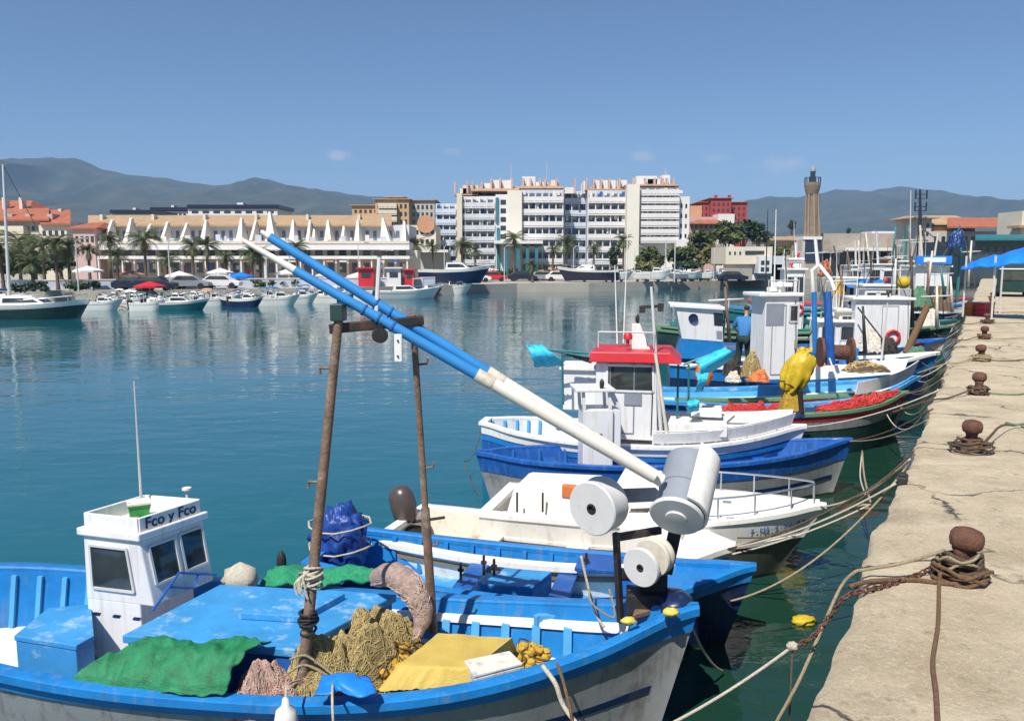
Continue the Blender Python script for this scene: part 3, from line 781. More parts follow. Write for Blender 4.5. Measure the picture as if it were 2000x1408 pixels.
blk(cb, "canopy", 'awning_white', 1650, 1790, 484, 146, 4, 490); blk(cb, "glazing", 'window_dark', 1600, 1800, 493, 151, 14)
for i in range(12): blk(cb, "mullion", 'alu', 1605 + i * 16, 1607 + i * 16, 493, 150.6, .35)
pitched(cb, 'roof_tan', 1495, 1570, 470, 461, 155, 8, .4, .1); blk(cb, "roof_box", 'stucco_white', 1700, 1770, 452, 152, 5, 456)
wins(cb, 1495, 1560, 478, 500, 5, 1, 155.9, .5, .6)
# lighthouse
lh = root_at("lighthouse", 1586, 145, "tall tapering tan lighthouse with a dark gallery and small lantern", "lighthouse")
b = loc(lh, atd(1586, 462, 145)); t_ = loc(lh, atd(1586, 380, 145)); hh = t_.z - b.z
s_ = 145 / 1600
MB().lathe([(14.5 * s_, 0), (14 * s_, .4), (11.8 * s_, hh)], b, (0, 0, 1), 8).build("shaft", 'stone_tower', lh)
for k in range(8):
    w = 2 * math.pi * k / 8
    d = V((math.cos(w), math.sin(w), 0))
    MB().bar(b + d * 14.6 * s_, t_ + d * 11.9 * s_, .26, .26).build("corner_rib", 'stone_light', lh)
MB().lathe([(11 * s_, 0), (13.5 * s_, .8), (15 * s_, 1.5), (15 * s_, 2.0), (14.4 * s_, 2.0), (14.4 * s_, 1.7), (6 * s_, 1.7)], t_, (0, 0, 1), 16).build("gallery", 'stone_tower', lh)
g = MB(); tt = t_ + V((0, 0, 2))
for k in range(16):
    w = 2 * math.pi * k / 16; d = V((math.cos(w), math.sin(w), 0)) * 14.6 * s_
    w2 = 2 * math.pi * (k + 1) / 16; d2 = V((math.cos(w2), math.sin(w2), 0)) * 14.6 * s_
    g.bar(tt + d, tt + d + V((0, 0, .9)), .06); g.bar(tt + d + V((0, 0, .88)), tt + d2 + V((0, 0, .88)), .06)
g.build("gallery_rail", 'black_steel', lh)
MB().lathe([(6 * s_, 0), (6 * s_, 1.0), (4.8 * s_, 1.05), (4.8 * s_, 1.9)], tt, (0, 0, 1), 12).build("lantern", 'window_dark', lh)
MB().lathe([(6 * s_, 1.9), (5 * s_, 2.3), (2 * s_, 2.7), (.7 * s_, 3.0), (0, 3.1)], tt, (0, 0, 1), 12).build("lantern_dome", 'grey_paint', lh)
blk(lh, "base_block", 'stucco_white', 1567, 1604, 462, 143.5, 4, 468); blk(lh, "base_block", 'lighthouse_blue', 1571, 1602, 468.2, 143.7, 3.5, 512); blk(lh, "base_block", 'stucco_pale', 1566, 1571, 468.2, 143.7, 3.5, 540); blk(lh, "base_block", 'concrete_wall', 1571, 1604, 512.2, 143.9, 3.5)
# right terracotta building
tb = root_at("fish_market", 1870, 138, "tan building with terracotta tiled roofs and a mast at its left corner beyond the boats", "building")
blk(tb, "wall", 'stucco_pale', 1790, 1815, 425, 136, 8); blk(tb, "wall", 'stucco_orange', 1800, 1900, 442, 138, 10); blk(tb, "wall", 'stucco_pale', 1815, 1950, 452, 136, 3)
pitched(tb, 'roof_tan', 1786, 1822, 427, 419, 135.5, 9, .5, .2); pitched(tb, 'roof_tile', 1815, 1905, 440, 418, 138, 10, .6, .2); slab(tb, "roof", 'roof_red', 1850, 1950, 446, 134, 428, 140)
wins(tb, 1792, 1813, 432, 480, 2, 3, 136, .45, .5); wins(tb, 1818, 1948, 456, 480, 9, 1, 136, .5, .6)
ms = root_at("radio_mast", 1797, 134, "dark lattice radio mast with short cross arms above the tan building", "mast")
p0, p1 = loc(ms, atd(1797, 424, 134)), loc(ms, atd(1797, 370, 134))
m = MB(); m.tube([V((p0.x, p0.y, 0)), p0, p1], [.25, .25, .16], 6)
for y in (380, 388, 404, 412):
    z = loc(ms, atd(1797, y, 134)).z; m.bar((p0.x - 1.0, p0.y, z), (p0.x + 1.0, p0.y, z), .12)
    m.bar((p0.x - .9, p0.y, z), (p0.x - .9, p0.y, z + .7), .2); m.bar((p0.x + .9, p0.y, z), (p0.x + .9, p0.y, z + .7), .2)
m.build("lattice", 'panel_dark', ms)
fm = root_at("flag_pole", 1779, 110, "thin pale pole rising left of the radio mast", "pole")
MB().tube([(0, 0, 0), loc(fm, atd(1779, 372, 110))], [.12, .06], 6).build("pole", 'alu', fm)
tw = root_at("cream_tower", 2000, 120, "cream stair tower cut by the right edge of the photo", "building")
blk(tw, "wall", 'stucco_cream', 1990, 2040, 412, 120, 6); blk(tw, "roof", 'roof_tan', 1986, 2044, 440, 119, 3, 445); wins(tw, 1992, 2012, 420, 436, 1, 1, 120, .5, .7)
ts = root_at("teal_shed", 1950, 105, "dark harbour shed with a teal roof behind the blue canopy at the right", "shed")
blk(ts, "wall", 'dark_shed', 1890, 2100, 470, 105, 12); slab(ts, "roof", 'teal_paint', 1905, 2110, 470, 104, 462, 112); wins(ts, 1895, 2050, 476, 500, 10, 1, 105, .6, .6)
# ------------------------------------------------------------------ plants
def leaf_cloud(m, c, r, n, size, rr, lumps=7):
    c, r = V(c), V(r)
    cl = []
    for i in range(lumps):
        d = V((rr.gauss(0, 1), rr.gauss(0, 1), rr.gauss(0, .8)))
        d = d.normalized() * (rr.uniform(.35, .75))
        cl.append((c + V((d.x * r.x, d.y * r.y, d.z * r.z)), rr.uniform(.35, .55)))
    for i in range(n):
        q, k = rr.choice(cl)
        d = V((rr.gauss(0, 1), rr.gauss(0, 1), rr.gauss(0, 1))).normalized() * (rr.random() ** .4)
        p = q + V((d.x * r.x, d.y * r.y, d.z * r.z)) * k
        a = V((rr.gauss(0, 1), rr.gauss(0, 1), rr.gauss(0, 1))).normalized()
        b = a.orthogonal().normalized()
        s = size * rr.uniform(.6, 1.4)
        m.add([p - a * s, p + b * s * .5, p + a * s, p - b * s * .5], [(0, 1, 2, 3)])
def tree(px, pyc, rx, ry, D, mt, label, n=900, group="trees on the slope"):
    rr = random.Random(px * 7 + pyc)
    p = atd(px, pyc, D)
    k = D / FPX
    e = empty("tree", (p.x, D, LZ), 0, label, "tree", group)
    zc = p.z - LZ
    m = MB(); leaf_cloud(m, (0, 0, zc), (rx * k, rx * k * .9, ry * k), n, .42 * max(.6, rx / 30), rr, 9)
    t = MB().tube(smooth_path([(0, 0, -.3), (.1, 0, zc * .5), (-.1, .1, zc)]), [.3 * (1 - .06 * i) for i in range(13)], 6)
    for q in range(5):
        w = rr.uniform(0, 6.28); t.tube([(0, 0, zc * .55), (math.cos(w) * rx * k * .55, math.sin(w) * rx * k * .5, zc + ry * k * rr.uniform(-.1, .5))], [.14, .04], 5)
    t.build("trunk", 'trunk', e); m.build("crown", mt, e)
for a in [(1272, 500, 30, 20, 138, 'leaf', "broad olive tree at the left foot of the wooded slope"), (1322, 497, 36, 24, 136, 'leaf', "wide green tree at the slope foot right of the leftmost olive one"), (1372, 470, 34, 24, 142, 'leaf', "rounded light green tree under the pink houses"), (1418, 458, 34, 26, 142, 'leaf', "bushy green tree below the red building"), (1452, 447, 34, 26, 144, 'leaf_dark', "dark green tree topping the wooded slope"), (1484, 455, 24, 22, 143, 'leaf_dark', "dark tree at the right end of the wooded slope"), (1200, 500, 16, 22, 133, 'leaf_dark', "round dark clipped tree in front of the complex's right half"), (1395, 498, 34, 20, 133, 'leaf_pale', "dry olive coloured tree left of the boxy harbour office"), (1345, 520, 30, 14, 131, 'leaf_dark', "low dark shrubby tree behind the boats on the hard"), (1264, 522, 26, 12, 131, 'leaf_pale', "low dry shrubby tree under the complex's right end"), (1525, 492, 20, 16, 140, 'leaf_pale', "yellowish tree between the harbour office and the lighthouse"), (1548, 440, 9, 10, 260, 'leaf_dark', "tiny dark distant tree left of the lighthouse"), (1655, 450, 6, 8, 260, 'leaf_dark', "tiny dark distant tree over the concrete hall roof"), (12, 508, 34, 26, 92, 'leaf', "leafy green tree behind the palms at the left photo edge"), (66, 512, 30, 22, 94, 'leaf', "leafy green tree behind the middle of the left palm clump"), (116, 510, 28, 24, 93, 'leaf_dark', "darker leafy tree behind the right of the left palm clump")]:
    tree(*a)
def palm_mesh(rr, dry, nf=44, drop=.5):
    m = MB()
    for i in range(nf):
        w = rr.uniform(0, 6.28); el = rr.uniform(-.6, 1.25) if not dry else rr.uniform(-1.35, -.7)
        L_ = rr.uniform(.8, 1.1) * (1 if not dry else .6)
        d = V((math.cos(w), math.sin(w), 0))
        pts = []
        p = V((0, 0, 0)); a = el
        for s in range(9):
            pts.append(p.copy()); p += (d * math.cos(a) + V((0, 0, math.sin(a)))) * L_ / 8; a -= drop * .42 * (.5 + s * .12)
        side = V((-d.y, d.x, 0))
        for s in range(8):
            for q in range(2):
                for sg in (-1, 1):
                    b0 = pts[s].lerp(pts[s + 1], q * .5); b1 = pts[s].lerp(pts[s + 1], q * .5 + .34)
                    wd = .20 * math.sin(math.pi * (s + .8 + q * .5) / 9.6)
                    tip = b1 + side * sg * wd + (pts[s + 1] - pts[s]) * 1.0 - V((0, 0, wd * .55))
                    m.add([b0, b1, tip], [(0, 1, 2)])
    return m
rp = random.Random(5)
palm_proto = []
for k in range(3):
    g = palm_mesh(rp, False); d = palm_mesh(rp, True, 14)
    palm_proto.append((g, d))
trunk_mb = MB().tube(smooth_path([(0, 0, 0), (.02, 0, .5), (0, 0, 1)], 5), [.14, .12, .11, .10, .095, .09, .09, .09, .09, .1, .12], 8)
pm = []
def palm(i, px, py, rpx, D, label, group):
    k = rpx * D / FPX * 1.3
    p = atd(px, py, D)
    e = empty("palm_tree", (p.x, D, LZ), rp.uniform(0, 6), label, "palm tree", group)
    if len(pm) < 3:
        g, d = palm_proto[len(pm)]
        o = [trunk_mb.build("trunk", 'trunk', e, True), g.build("crown", 'palm_leaf', e), d.build("dry_fronds", 'palm_dry', e)]
        pm.append(o)
    else:
        o = [x.copy() for x in pm[i % 3]]
        for x in o: col.objects.link(x); x.parent = e
    hz_ = p.z - LZ
    o[0].scale = (1.7, 1.7, hz_)
    for x in o[1:]: x.location = (0, 0, hz_); x.scale = (k, k, k)
palms = [(-30, 480, 34, 84), (2, 492, 30, 80), (35, 470, 34, 86), (62, 515, 26, 78), (82, 480, 32, 84), (108, 476, 30, 82), (132, 484, 26, 84), (173, 490, 20, 90), (213, 466, 24, 92), (227, 498, 22, 84), (281, 468, 32, 88), (328, 504, 22, 88), (376, 482, 24, 92), (404, 480, 26, 92), (492, 494, 24, 92), (508, 497, 22, 94), (579, 484, 22, 100), (440, 500, 18, 96), (812, 478, 20, 118), (845, 482, 14, 122), (902, 478, 24, 118), (928, 490, 15, 122), (1004, 466, 22, 120), (1040, 518, 16, 110), (1106, 476, 24, 120), (1080, 488, 14, 124), (1160, 484, 15, 126), (1218, 470, 18, 128), (1510, 480, 12, 135)]
where = ["half cut by the left photo edge", "second in from the left photo edge", "tallest of the left clump, before the terracotta building", "short and broad at the foot of the left clump", "in the middle of the left clump", "in the right half of the left clump", "at the right end of the left clump", "small, before the pink end wall of the terrace", "tall, left of the terrace's biggest left palm", "low, in front of the tall one near the terrace's left end", "big and full before the left part of the terrace", "short, between the big full palm and the paired ones", "left one of the pair before the terrace", "right one of the pair before the terrace", "left of the pole tips, before the terrace", "behind the tips of the blue poles", "just right of the pole tips, before the terrace", "small, between the pair and the pole tips", "before the cream house right of the terrace", "small and thin beside the cream house", "before the complex's left wing", "small, right of the left wing palm", "before the complex's cream tower", "very short, at the foot of the teal pillars", "full, before the middle of the complex", "small, left of the complex's middle palm", "thin, before the complex's right half", "beside the round dark clipped tree", "small, beside the harbour office"]
for i, (a, w) in enumerate(zip(palms, where)):
    palm(i, *a, "palm tree " + w, "palms along the promenade")
for i in range(17):       # hedge along the promenade
    px = -20 + i * 52 + rp.uniform(-14, 14); D = 74 + i * 1.5
    p = atd(px, HOR, D)
    e = empty("shrub", (p.x, D, LZ), 0, "dark clipped shrub along the promenade behind the marina boats", "shrub", "shrubs along the promenade")
    m = MB(); leaf_cloud(m, (0, 0, .5), (rp.uniform(.8, 1.8), .6, rp.uniform(.5, .8)), 260, .16, rp, 6); m.build("foliage", 'leaf_dark' if i % 3 else 'leaf', e); MB().tube([(0, 0, 0), (0, 0, .6)], .08, 5).build("stem", 'trunk', e)
# promenade wall, parasols and parked cars
e = empty("promenade_wall", (-20, 80, LZ), 0, "low lilac grey wall along the promenade behind the left marina boats", "wall")
MB().bar(loc(e, V((-78, 72, LZ + .45))), loc(e, V((-9, 96, LZ + .45))), .3, .9).build("wall", 'blue_grey', e); MB().bar(loc(e, V((-78, 72, LZ + .95))), loc(e, V((-9, 96, LZ + .95))), .4, .1).build("coping", 'stucco_white', e)
cols = [('awning_white', 'white'), ('stucco_orange', 'orange'), ('awning_white', 'white'), ('red_paint', 'red'), ('awning_white', 'white'), ('bright_tarp', 'blue'), ('awning_white', 'white'), ('stucco_cream', 'cream'), ('awning_white', 'white')]
pls = [(172, 522, 82), (255, 530, 86), (350, 532, 86), (292, 552, 78), (430, 526, 90), (470, 534, 90), (560, 528, 96), (640, 532, 98), (700, 534, 100)]
for (px, py, D), (mm, cn), w in zip(pls, cols, ["left of the tall palm", "beside the dark parked cars", "between the short palms", "close over the marina boats", "behind the marina's middle", "left of the pole tips", "under the pole tips", "left of the upright pole on the gallows", "beside the red kiosk"]):
    p = atd(px, py, D)
    e = empty("parasol", (p.x, D, LZ), 0, cn + " parasol on the promenade " + w, "parasol", "parasols on the promenade")
    h_ = p.z - LZ
    MB().tube([(0, 0, 0), (0, 0, h_)], .04, 5).build("pole", 'alu', e)
    MB().lathe([(1.5, -.5), (1.5, -.32), (.8, -.1), (0, .15)], (0, 0, h_), (0, 0, 1), 8).build("canopy", mm, e)
def car(px, D, mm, label, rz=0):
    p = atd(px, HOR, D)
    e = empty("parked_car", (p.x, D, LZ), rz, label, "car", "cars parked on the promenade")
    MB().prism([(-2, -.8, .3), (2, -.8, .3), (2.05, -.8, .7), (1.2, -.8, .9), (.6, -.8, 1.4), (-1, -.8, 1.42), (-1.7, -.8, .95), (-2.05, -.8, .85)], (0, 1.6, 0)).build("body", mm, e, bevel=.06)
    MB().prism([(.55, -.81, 1.32), (1.05, -.81, .93), (-1.5, -.81, .97), (-.95, -.81, 1.34)], (0, 1.62, 0)).build("side_windows", 'glass', e)
    for x in (-1.25, 1.25):
        for y in (-.82, .62): MB().lathe([(0, 0), (.32, 0), (.32, .2), (0, .2)], (x, y, .32), (0, 1, 0), 14).build("wheel", 'black_rubber', e)
car(262, 80, 'panel_dark', "black car parked left of the big full palm", .1); car(300, 80, 'panel_dark', "black car parked right of the big full palm", .1); car(430, 86, 'stucco_white', "white car parked left of the pole tips", .1); car(368, 84, 'grey_paint', "grey car parked between the two black cars and the white one", .15)
for (px, D, w_, h_, mm, lb) in [(716, 92, 1.7, 2.0, 'red_paint', "red kiosk standing on the shore left of the upright pole"), (770, 94, 1.6, 2.0, 'stucco_white', "white kiosk standing just right of the upright pole"), (800, 94, 1.0, 1.8, 'red_paint', "narrow red kiosk left of the black hulled yacht")]:
    p = atd(px, HOR, D); e = empty("kiosk", (p.x, D, LZ), 0, lb, "kiosk")
    MB().box(-w_ / 2, w_ / 2, -.6, .6, 0, h_).build("booth", mm, e); MB().box(-w_ / 2 - .2, w_ / 2 + .2, -.9, .8, h_ + .002, h_ + .15).build("roof", mm, e); MB().box(-w_ * .3, w_ * .3, -.63, -.5, h_ * .5, h_ * .8).build("hatch", 'window_dark', e)

# the shore before the white apartment blocks
for (px, D, mm, lb) in [(930, 112, 'stucco_white', "white car parked right of the black hulled yacht ashore"), (962, 116, 'red_paint', "red car parked at the foot of the left apartment block"), (1020, 117, 'panel_dark', "black car parked between the teal pillars and the shore"), (1062, 118, 'grey_paint', "grey car parked before the middle of the apartment blocks"), (1092, 118, 'stucco_white', "white car parked left of the dark grey yacht ashore"), (1432, 116, 'panel_dark', "black car parked beside the harbour office"), (1180, 126, 'blue_paint', "blue car parked behind the dark grey yacht ashore")]:
    car(px, D, mm, lb, .1)
for (px, py, D, mm, cn, w) in [(918, 526, 124, 'awning_white', 'white', "before the left apartment block's left wing"), (952, 524, 126, 'awning_white', 'white', "before the left apartment block's stair glass"), (1076, 524, 126, 'stucco_orange', 'orange', "right of the teal pillars"), (1128, 526, 126, 'awning_white', 'white', "between the two apartment blocks"), (1160, 526, 128, 'awning_white', 'white', "before the right apartment block"), (880, 524, 124, 'red_paint', 'red', "above the black hulled yacht ashore")]:
    p = atd(px, py, D); e = empty("parasol", (p.x, D, LZ), 0, cn + " parasol ashore " + w, "parasol", "parasols on the promenade"); h_ = p.z - LZ
    MB().tube([(0, 0, 0), (0, 0, h_)], .05, 5).build("pole", 'alu', e); MB().lathe([(1.9, -.5), (1.9, -.3), (.9, -.1), (0, .2)], (0, 0, h_), (0, 0, 1), 8).build("canopy", mm, e)
for k, (px, D) in enumerate([(905, 122), (940, 121), (976, 122), (1002, 121), (1040, 120), (1066, 122), (1110, 121), (1140, 124), (1172, 122), (1190, 125), (1225, 124), (1255, 124), (1290, 124), (1330, 124), (1370, 123)]):
    p = atd(px, HOR, D); e = empty("shrub", (p.x, D, LZ), 0, "dark shrub at the foot of the white apartment blocks", "shrub", "shrubs below the apartment blocks")
    m = MB(); leaf_cloud(m, (0, 0, .8), (rp.uniform(1, 2.2), .8, rp.uniform(.8, 1.5)), 300, .22, rp, 6); m.build("foliage", 'leaf_dark' if k % 3 else 'leaf', e); MB().tube([(0, 0, 0), (0, 0, .9)], .1, 5).build("stem", 'trunk', e)
for k, (px, D) in enumerate([(150, 76), (330, 80), (520, 86), (700, 94), (868, 104), (985, 112), (1120, 116), (1240, 118), (1395, 117)]):
    p = atd(px, HOR, D); e = empty("street_lamp", (p.x, D, LZ), 0, "thin street lamp " + ["left of the tall palm by the terrace", "right of the big full palm", "between the pole tips", "left of the upright gallows pole", "behind the black hulled yacht ashore", "before the cream tower of the left block", "left of the dark grey yacht ashore", "over the white row of boats ashore", "at the right end of the boats ashore"][k], "street lamp", "street lamps along the far shore")
    MB().tube([(0, 0, 0), (0, 0, 4.6), (.3, 0, 4.9), (.8, 0, 4.95)], [.07, .05, .04, .04], 6).build("post", 'alu', e); MB().obox((.95, 0, 4.93), (.25, 0, 0), (0, .1, 0), (0, 0, .06)).build("lamp_head", 'grey_paint', e)
# ------------------------------------------------------------------ boats
WT_DBL = [.02, .55, .80, .93, 1, 1, .98, .90, .70, .38, .02]
WT_TRN = [.80, .88, .94, .98, 1, 1, .97, .88, .68, .37, .02]
class Boat:
    def __init__(s, name, label, cat, bow, stern, beam, sheer, wt=WT_TRN, rake=.55, fl=.72, z0=-.3, group=None, nu=28):
        s.B, s.S = V(bow), V(stern)
        d = s.B - s.S; d.z = 0
        s.L = d.length; s.rz = math.atan2(d.y, d.x)
        c = (s.B + s.S) / 2
        s.beam, s.sh, s.wt, s.rake, s.fl, s.z0, s.nu = beam, sheer, wt, rake, fl, z0, nu
        s.root = empty(name, (c.x, c.y, 0), s.rz, label, cat, group)
        s.inv = (Matrix.Translation((c.x, c.y, 0)) @ Matrix.Rotation(s.rz, 4, 'Z')).inverted()
        s.mat = s.inv.inverted()
    def l(s, p): return s.inv @ V(p)
    def a(s, px, py, z): return s.l(at(px, py, z))
    def d(s, px, py, D): return s.l(atd(px, py, D))
    def sheer(s, u): return interp(s.sh, u)
    def P(s, u, v, side, off=0):
        zs = s.sheer(u)
        f = s.fl - (s.fl - .15) * max(0, (u - .55) / .45) ** 1.6
        if s.wt[0] < .2: f = min(f, s.fl - (s.fl - .3) * max(0, (.3 - u) / .3) ** 2)
        hw = s.beam / 2 * max(0, interp(s.wt, u)) * (f + (1 - f) * max(0, v) ** .75)
        hw = max(.012, hw + off) if off > -.03 else max(.012, hw + off)
        x = -s.L / 2 + u * s.L - s.rake * (1 - v) * max(0, (u - .6) / .4) ** 1.5
        if s.wt[0] < .2: x += .35 * (1 - v) * max(0, (.4 - u) / .4) ** 1.5
        return V((x, side * hw, s.z0 + (zs - s.z0) * v))
    def ring(s, v, off=0, u0=0, u1=1):      # starboard stern -> bow -> port stern
        n = s.nu
        us = [u0 + (u1 - u0) * (1 - (1 - i / n) ** 1.35) for i in range(n + 1)]
        return [s.P(u, v, -1, off) for u in us] + [s.P(u, v, 1, off) for u in us[::-1]]
    def hull(s, m, v0=0, v1=1, name="hull", off=0, nv=6):
        b = MB()
        rs = [s.ring(v0 + (v1 - v0) * j / nv, off) for j in range(nv + 1)]
        n = len(rs[0])
        b.add([p for r in rs for p in r], [(j * n + i, j * n + i + 1, (j + 1) * n + i + 1, (j + 1) * n + i) for j in range(nv) for i in range(n - 1)] + [((j + 1) * n, (j + 1) * n + n - 1, j * n + n - 1, j * n) for j in range(nv)])
        if name == "hull": b.f.append(tuple(range(n)))
        o = b.build(name, m, s.root, auto=40)
        return o
    def slime(s, m='weed'):
        b = MB(); n = s.nu
        us = [1 - (1 - i / n) ** 1.35 for i in range(n + 1)]
        for sd in (-1, 1):
            b = MB(); vs = []
            for u in us:
                zs = s.sheer(u)
                for z in (-.2, .045 + .02 * noise.noise(V((u * 30, sd, 1)))): vs.append(s.P(u, (z - s.z0) / (zs - s.z0), sd, .006))
            b.add(vs, [(2 * i, 2 * i + 2, 2 * i + 3, 2 * i + 1) for i in range(n)]).build("waterline_weed", m, s.root, auto=40)
    def band(s, m, v0, v1, name, off=.012, u0=0, u1=1, side=(-1, 1), th=.02):
        n = s.nu
        us = [u0] + [w for w in (1 - (1 - i / n) ** 1.35 for i in range(n + 1)) if u0 + .004 < w < u1 - .004] + [u1]
        for sd in side:
            b = MB(); vs = []
            for u in us: vs += [s.P(u, v0, sd, off - th), s.P(u, v0, sd, off), s.P(u, v1, sd, off), s.P(u, v1, sd, off - th)]
            m_ = len(us)
            b.add(vs, [(4 * i + j, 4 * i + 4 + j, 4 * i + 4 + (j + 1) % 4, 4 * i + (j + 1) % 4) for i in range(m_ - 1) for j in range(4)] + [(0, 1, 2, 3), (4 * m_ - 1, 4 * m_ - 2, 4 * m_ - 3, 4 * m_ - 4)])
            o_ = b.build(name, m, s.root, auto=40)
        return o_
    def gunwale(s, m, w=.13, h=.055, out=.035, name="gunwale", dz=0):
        b = MB()
        prof = [(out, -h + dz), (out, dz + .004), (out - .02, dz + .015), (out - w + .02, dz + .015), (out - w, dz), (out - w, -h + dz)]
        rs = []
        for o_, z in prof:
            r = s.ring(1, o_)
            rs.append([p + V((0, 0, z)) for p in r])
        n = len(rs[0]); k = len(prof)
        b.add([p for r in rs for p in r], [(j * n + i, j * n + i + 1, ((j + 1) % k) * n + i + 1, ((j + 1) % k) * n + i) for j in range(k) for i in range(n - 1)])
        if s.wt[0] > .2:      # across the transom
            a_, c_ = s.P(0, 1, -1, 0), s.P(0, 1, 1, 0)
            b.bar(a_ + V((w / 2 - out, -out, -h / 2 + .008 + dz)), c_ + V((w / 2 - out, out, -h / 2 + .008 + dz)), w, h + .01)
        return b.build(name, m, s.root, auto=35)
    def yat(s, u, z, off):
        zs = s.sheer(u)
        v = (z - s.z0) / (zs - s.z0)
        return max(.01, s.P(u, min(1, v), 1, off).y)
    def lining(s, m, zf, off=-.07, name="inner_planking"):
        b = MB(); n = s.nu
        for sd in (-1, 1):
            for i in range(n):
                q = []
                for u in (.012 + .976 * i / n, .012 + .976 * (i + 1) / n):
                    t_ = s.P(u, .985, sd, off); x = s.P(u, min(1, (zf - s.z0) / (s.sheer(u) - s.z0)), 1).x
                    q.append((V((x, sd * s.yat(u, zf, off), zf)), t_))
                b.add([q[0][0], q[1][0], q[1][1], q[0][1]], [(0, 1, 2, 3)])
        if s.wt[0] > .2:
            u = .012
            y0, y1 = s.yat(u, zf, off), s.P(u, .985, 1, off)
            b.add([V((y1.x, -y0, zf)), V((y1.x, y0, zf)), y1, V((y1.x, -y1.y, y1.z))], [(0, 1, 2, 3)])
        return b.build(name, m, s.root, auto=40)
    def deck(s, m, z, u0=.01, u1=.97, off=-.065, name="deck", crown=0):
        b = MB(); n = 22
        vs = []
        for i in range(n + 1):
            u = u0 + (u1 - u0) * i / n
            zz = z if not callable(z) else z(u)
            y = s.yat(u, zz, off)
            x = s.P(u, min(1, (zz - s.z0) / (s.sheer(u) - s.z0)), 1).x
            vs += [V((x, -y, zz)), V((x, 0, zz + crown)), V((x, y, zz))]
        b.add(vs, [(3 * i + j, 3 * i + 3 + j, 3 * i + 4 + j, 3 * i + 1 + j) for i in range(n) for j in (0, 1)])
        return b.build(name, m, s.root, auto=40)
    def ribs(s, m, u0, u1, n, zl, off=-.07, w=.06, dep=.05, side=(-1, 1), top=.97):
        for k in range(n):
            u = u0 + (u1 - u0) * k / max(1, n - 1)
            for sd in side:
                a_ = s.P(u, top, sd, off); y = s.yat(u, zl, off)
                lo = V((a_.x, sd * y, zl))
                iw = V((0, -sd * dep, 0)); x = V((w / 2, 0, 0))
                MB().hexa([lo - x, lo + x, lo + x + iw, lo - x + iw], [a_ - x, a_ + x, a_ + x + iw, a_ - x + iw]).build("rib", m, s.root)
    def thwart(s, m, u, z, w=.22, name="thwart"):
        y = s.yat(u, z, -.07); x = -s.L / 2 + u * s.L
        return MB().box(x - w / 2, x + w / 2, -y, y, z - .035, z).build(name, m, s.root, bevel=.008)
def quadwin(parent, q, u0, u1, v0, v1, glass='glass', frame=None, fw=.03, name="window", proud=.006):
    """window in a wall quad q = (bottom left, bottom right, top right, top left)"""
    q = [V(p) for p in q]
    f = lambda u, v: q[0].lerp(q[1], u).lerp(q[3].lerp(q[2], u), v)
    n = (q[1] - q[0]).cross(q[3] - q[0]).normalized()
    c = [f(u0, v0), f(u1, v0), f(u1, v1), f(u0, v1)]
    w = MB().prism([p - n * .02 for p in c], n * (.02 + proud)).build(name, glass, parent)
    if frame:
        m = MB()
        for i in range(4):
            m.bar(c[i] + n * proud, c[(i + 1) % 4] + n * proud, fw, .03, up=n)
        m.build("frame", frame, w)
    return w
def text_mesh(body, size, o, right, up, m, parent, name="lettering", ext=.003, bold=.0, shear=0):
    cu = bpy.data.curves.new(name, 'FONT'); cu.body = body; cu.size = size; cu.extrude = ext; cu.offset = bold; cu.shear = shear
    ob = bpy.data.objects.new(name + "_tmp", cu); col.objects.link(ob)
    me = bpy.data.meshes.new_from_object(ob.evaluated_get(bpy.context.evaluated_depsgraph_get()))
    bpy.data.objects.remove(ob)
    r_ = V(right).normalized(); n = r_.cross(V(up)).normalized(); u_ = n.cross(r_)
    M_ = Matrix((r_, u_, n)).transposed()
    for v in me.vertices: v.co = M_ @ v.co + V(o) + n * .004
    me.name = name
    t_ = bpy.data.objects.new(name, me); col.objects.link(t_); me.materials.clear(); me.materials.append(MAT(m))
    t_.parent = parent
    return t_
def hull_text(b, body, u0, v, size, m, side=-1, off=.012, name="lettering"):
    mb = MB(); u = u0
    for ch in body:
        p, q = b.P(u, v, side, off), b.P(u + .012, v, side, off)
        if ch != ' ':
            o_ = text_mesh(ch, size, p, q - p, b.P(u, min(1, v + .1), side, off) - p, m, None, "glyph", .002)
            mb.add([x.co.copy() for x in o_.data.vertices], [tuple(f.vertices) for f in o_.data.polygons])
            me = o_.data; bpy.data.objects.remove(o_); bpy.data.meshes.remove(me)
        u += size * (.72 if ch not in '1-i ' else .5) / b.L
    return mb.build(name, m, b.root)
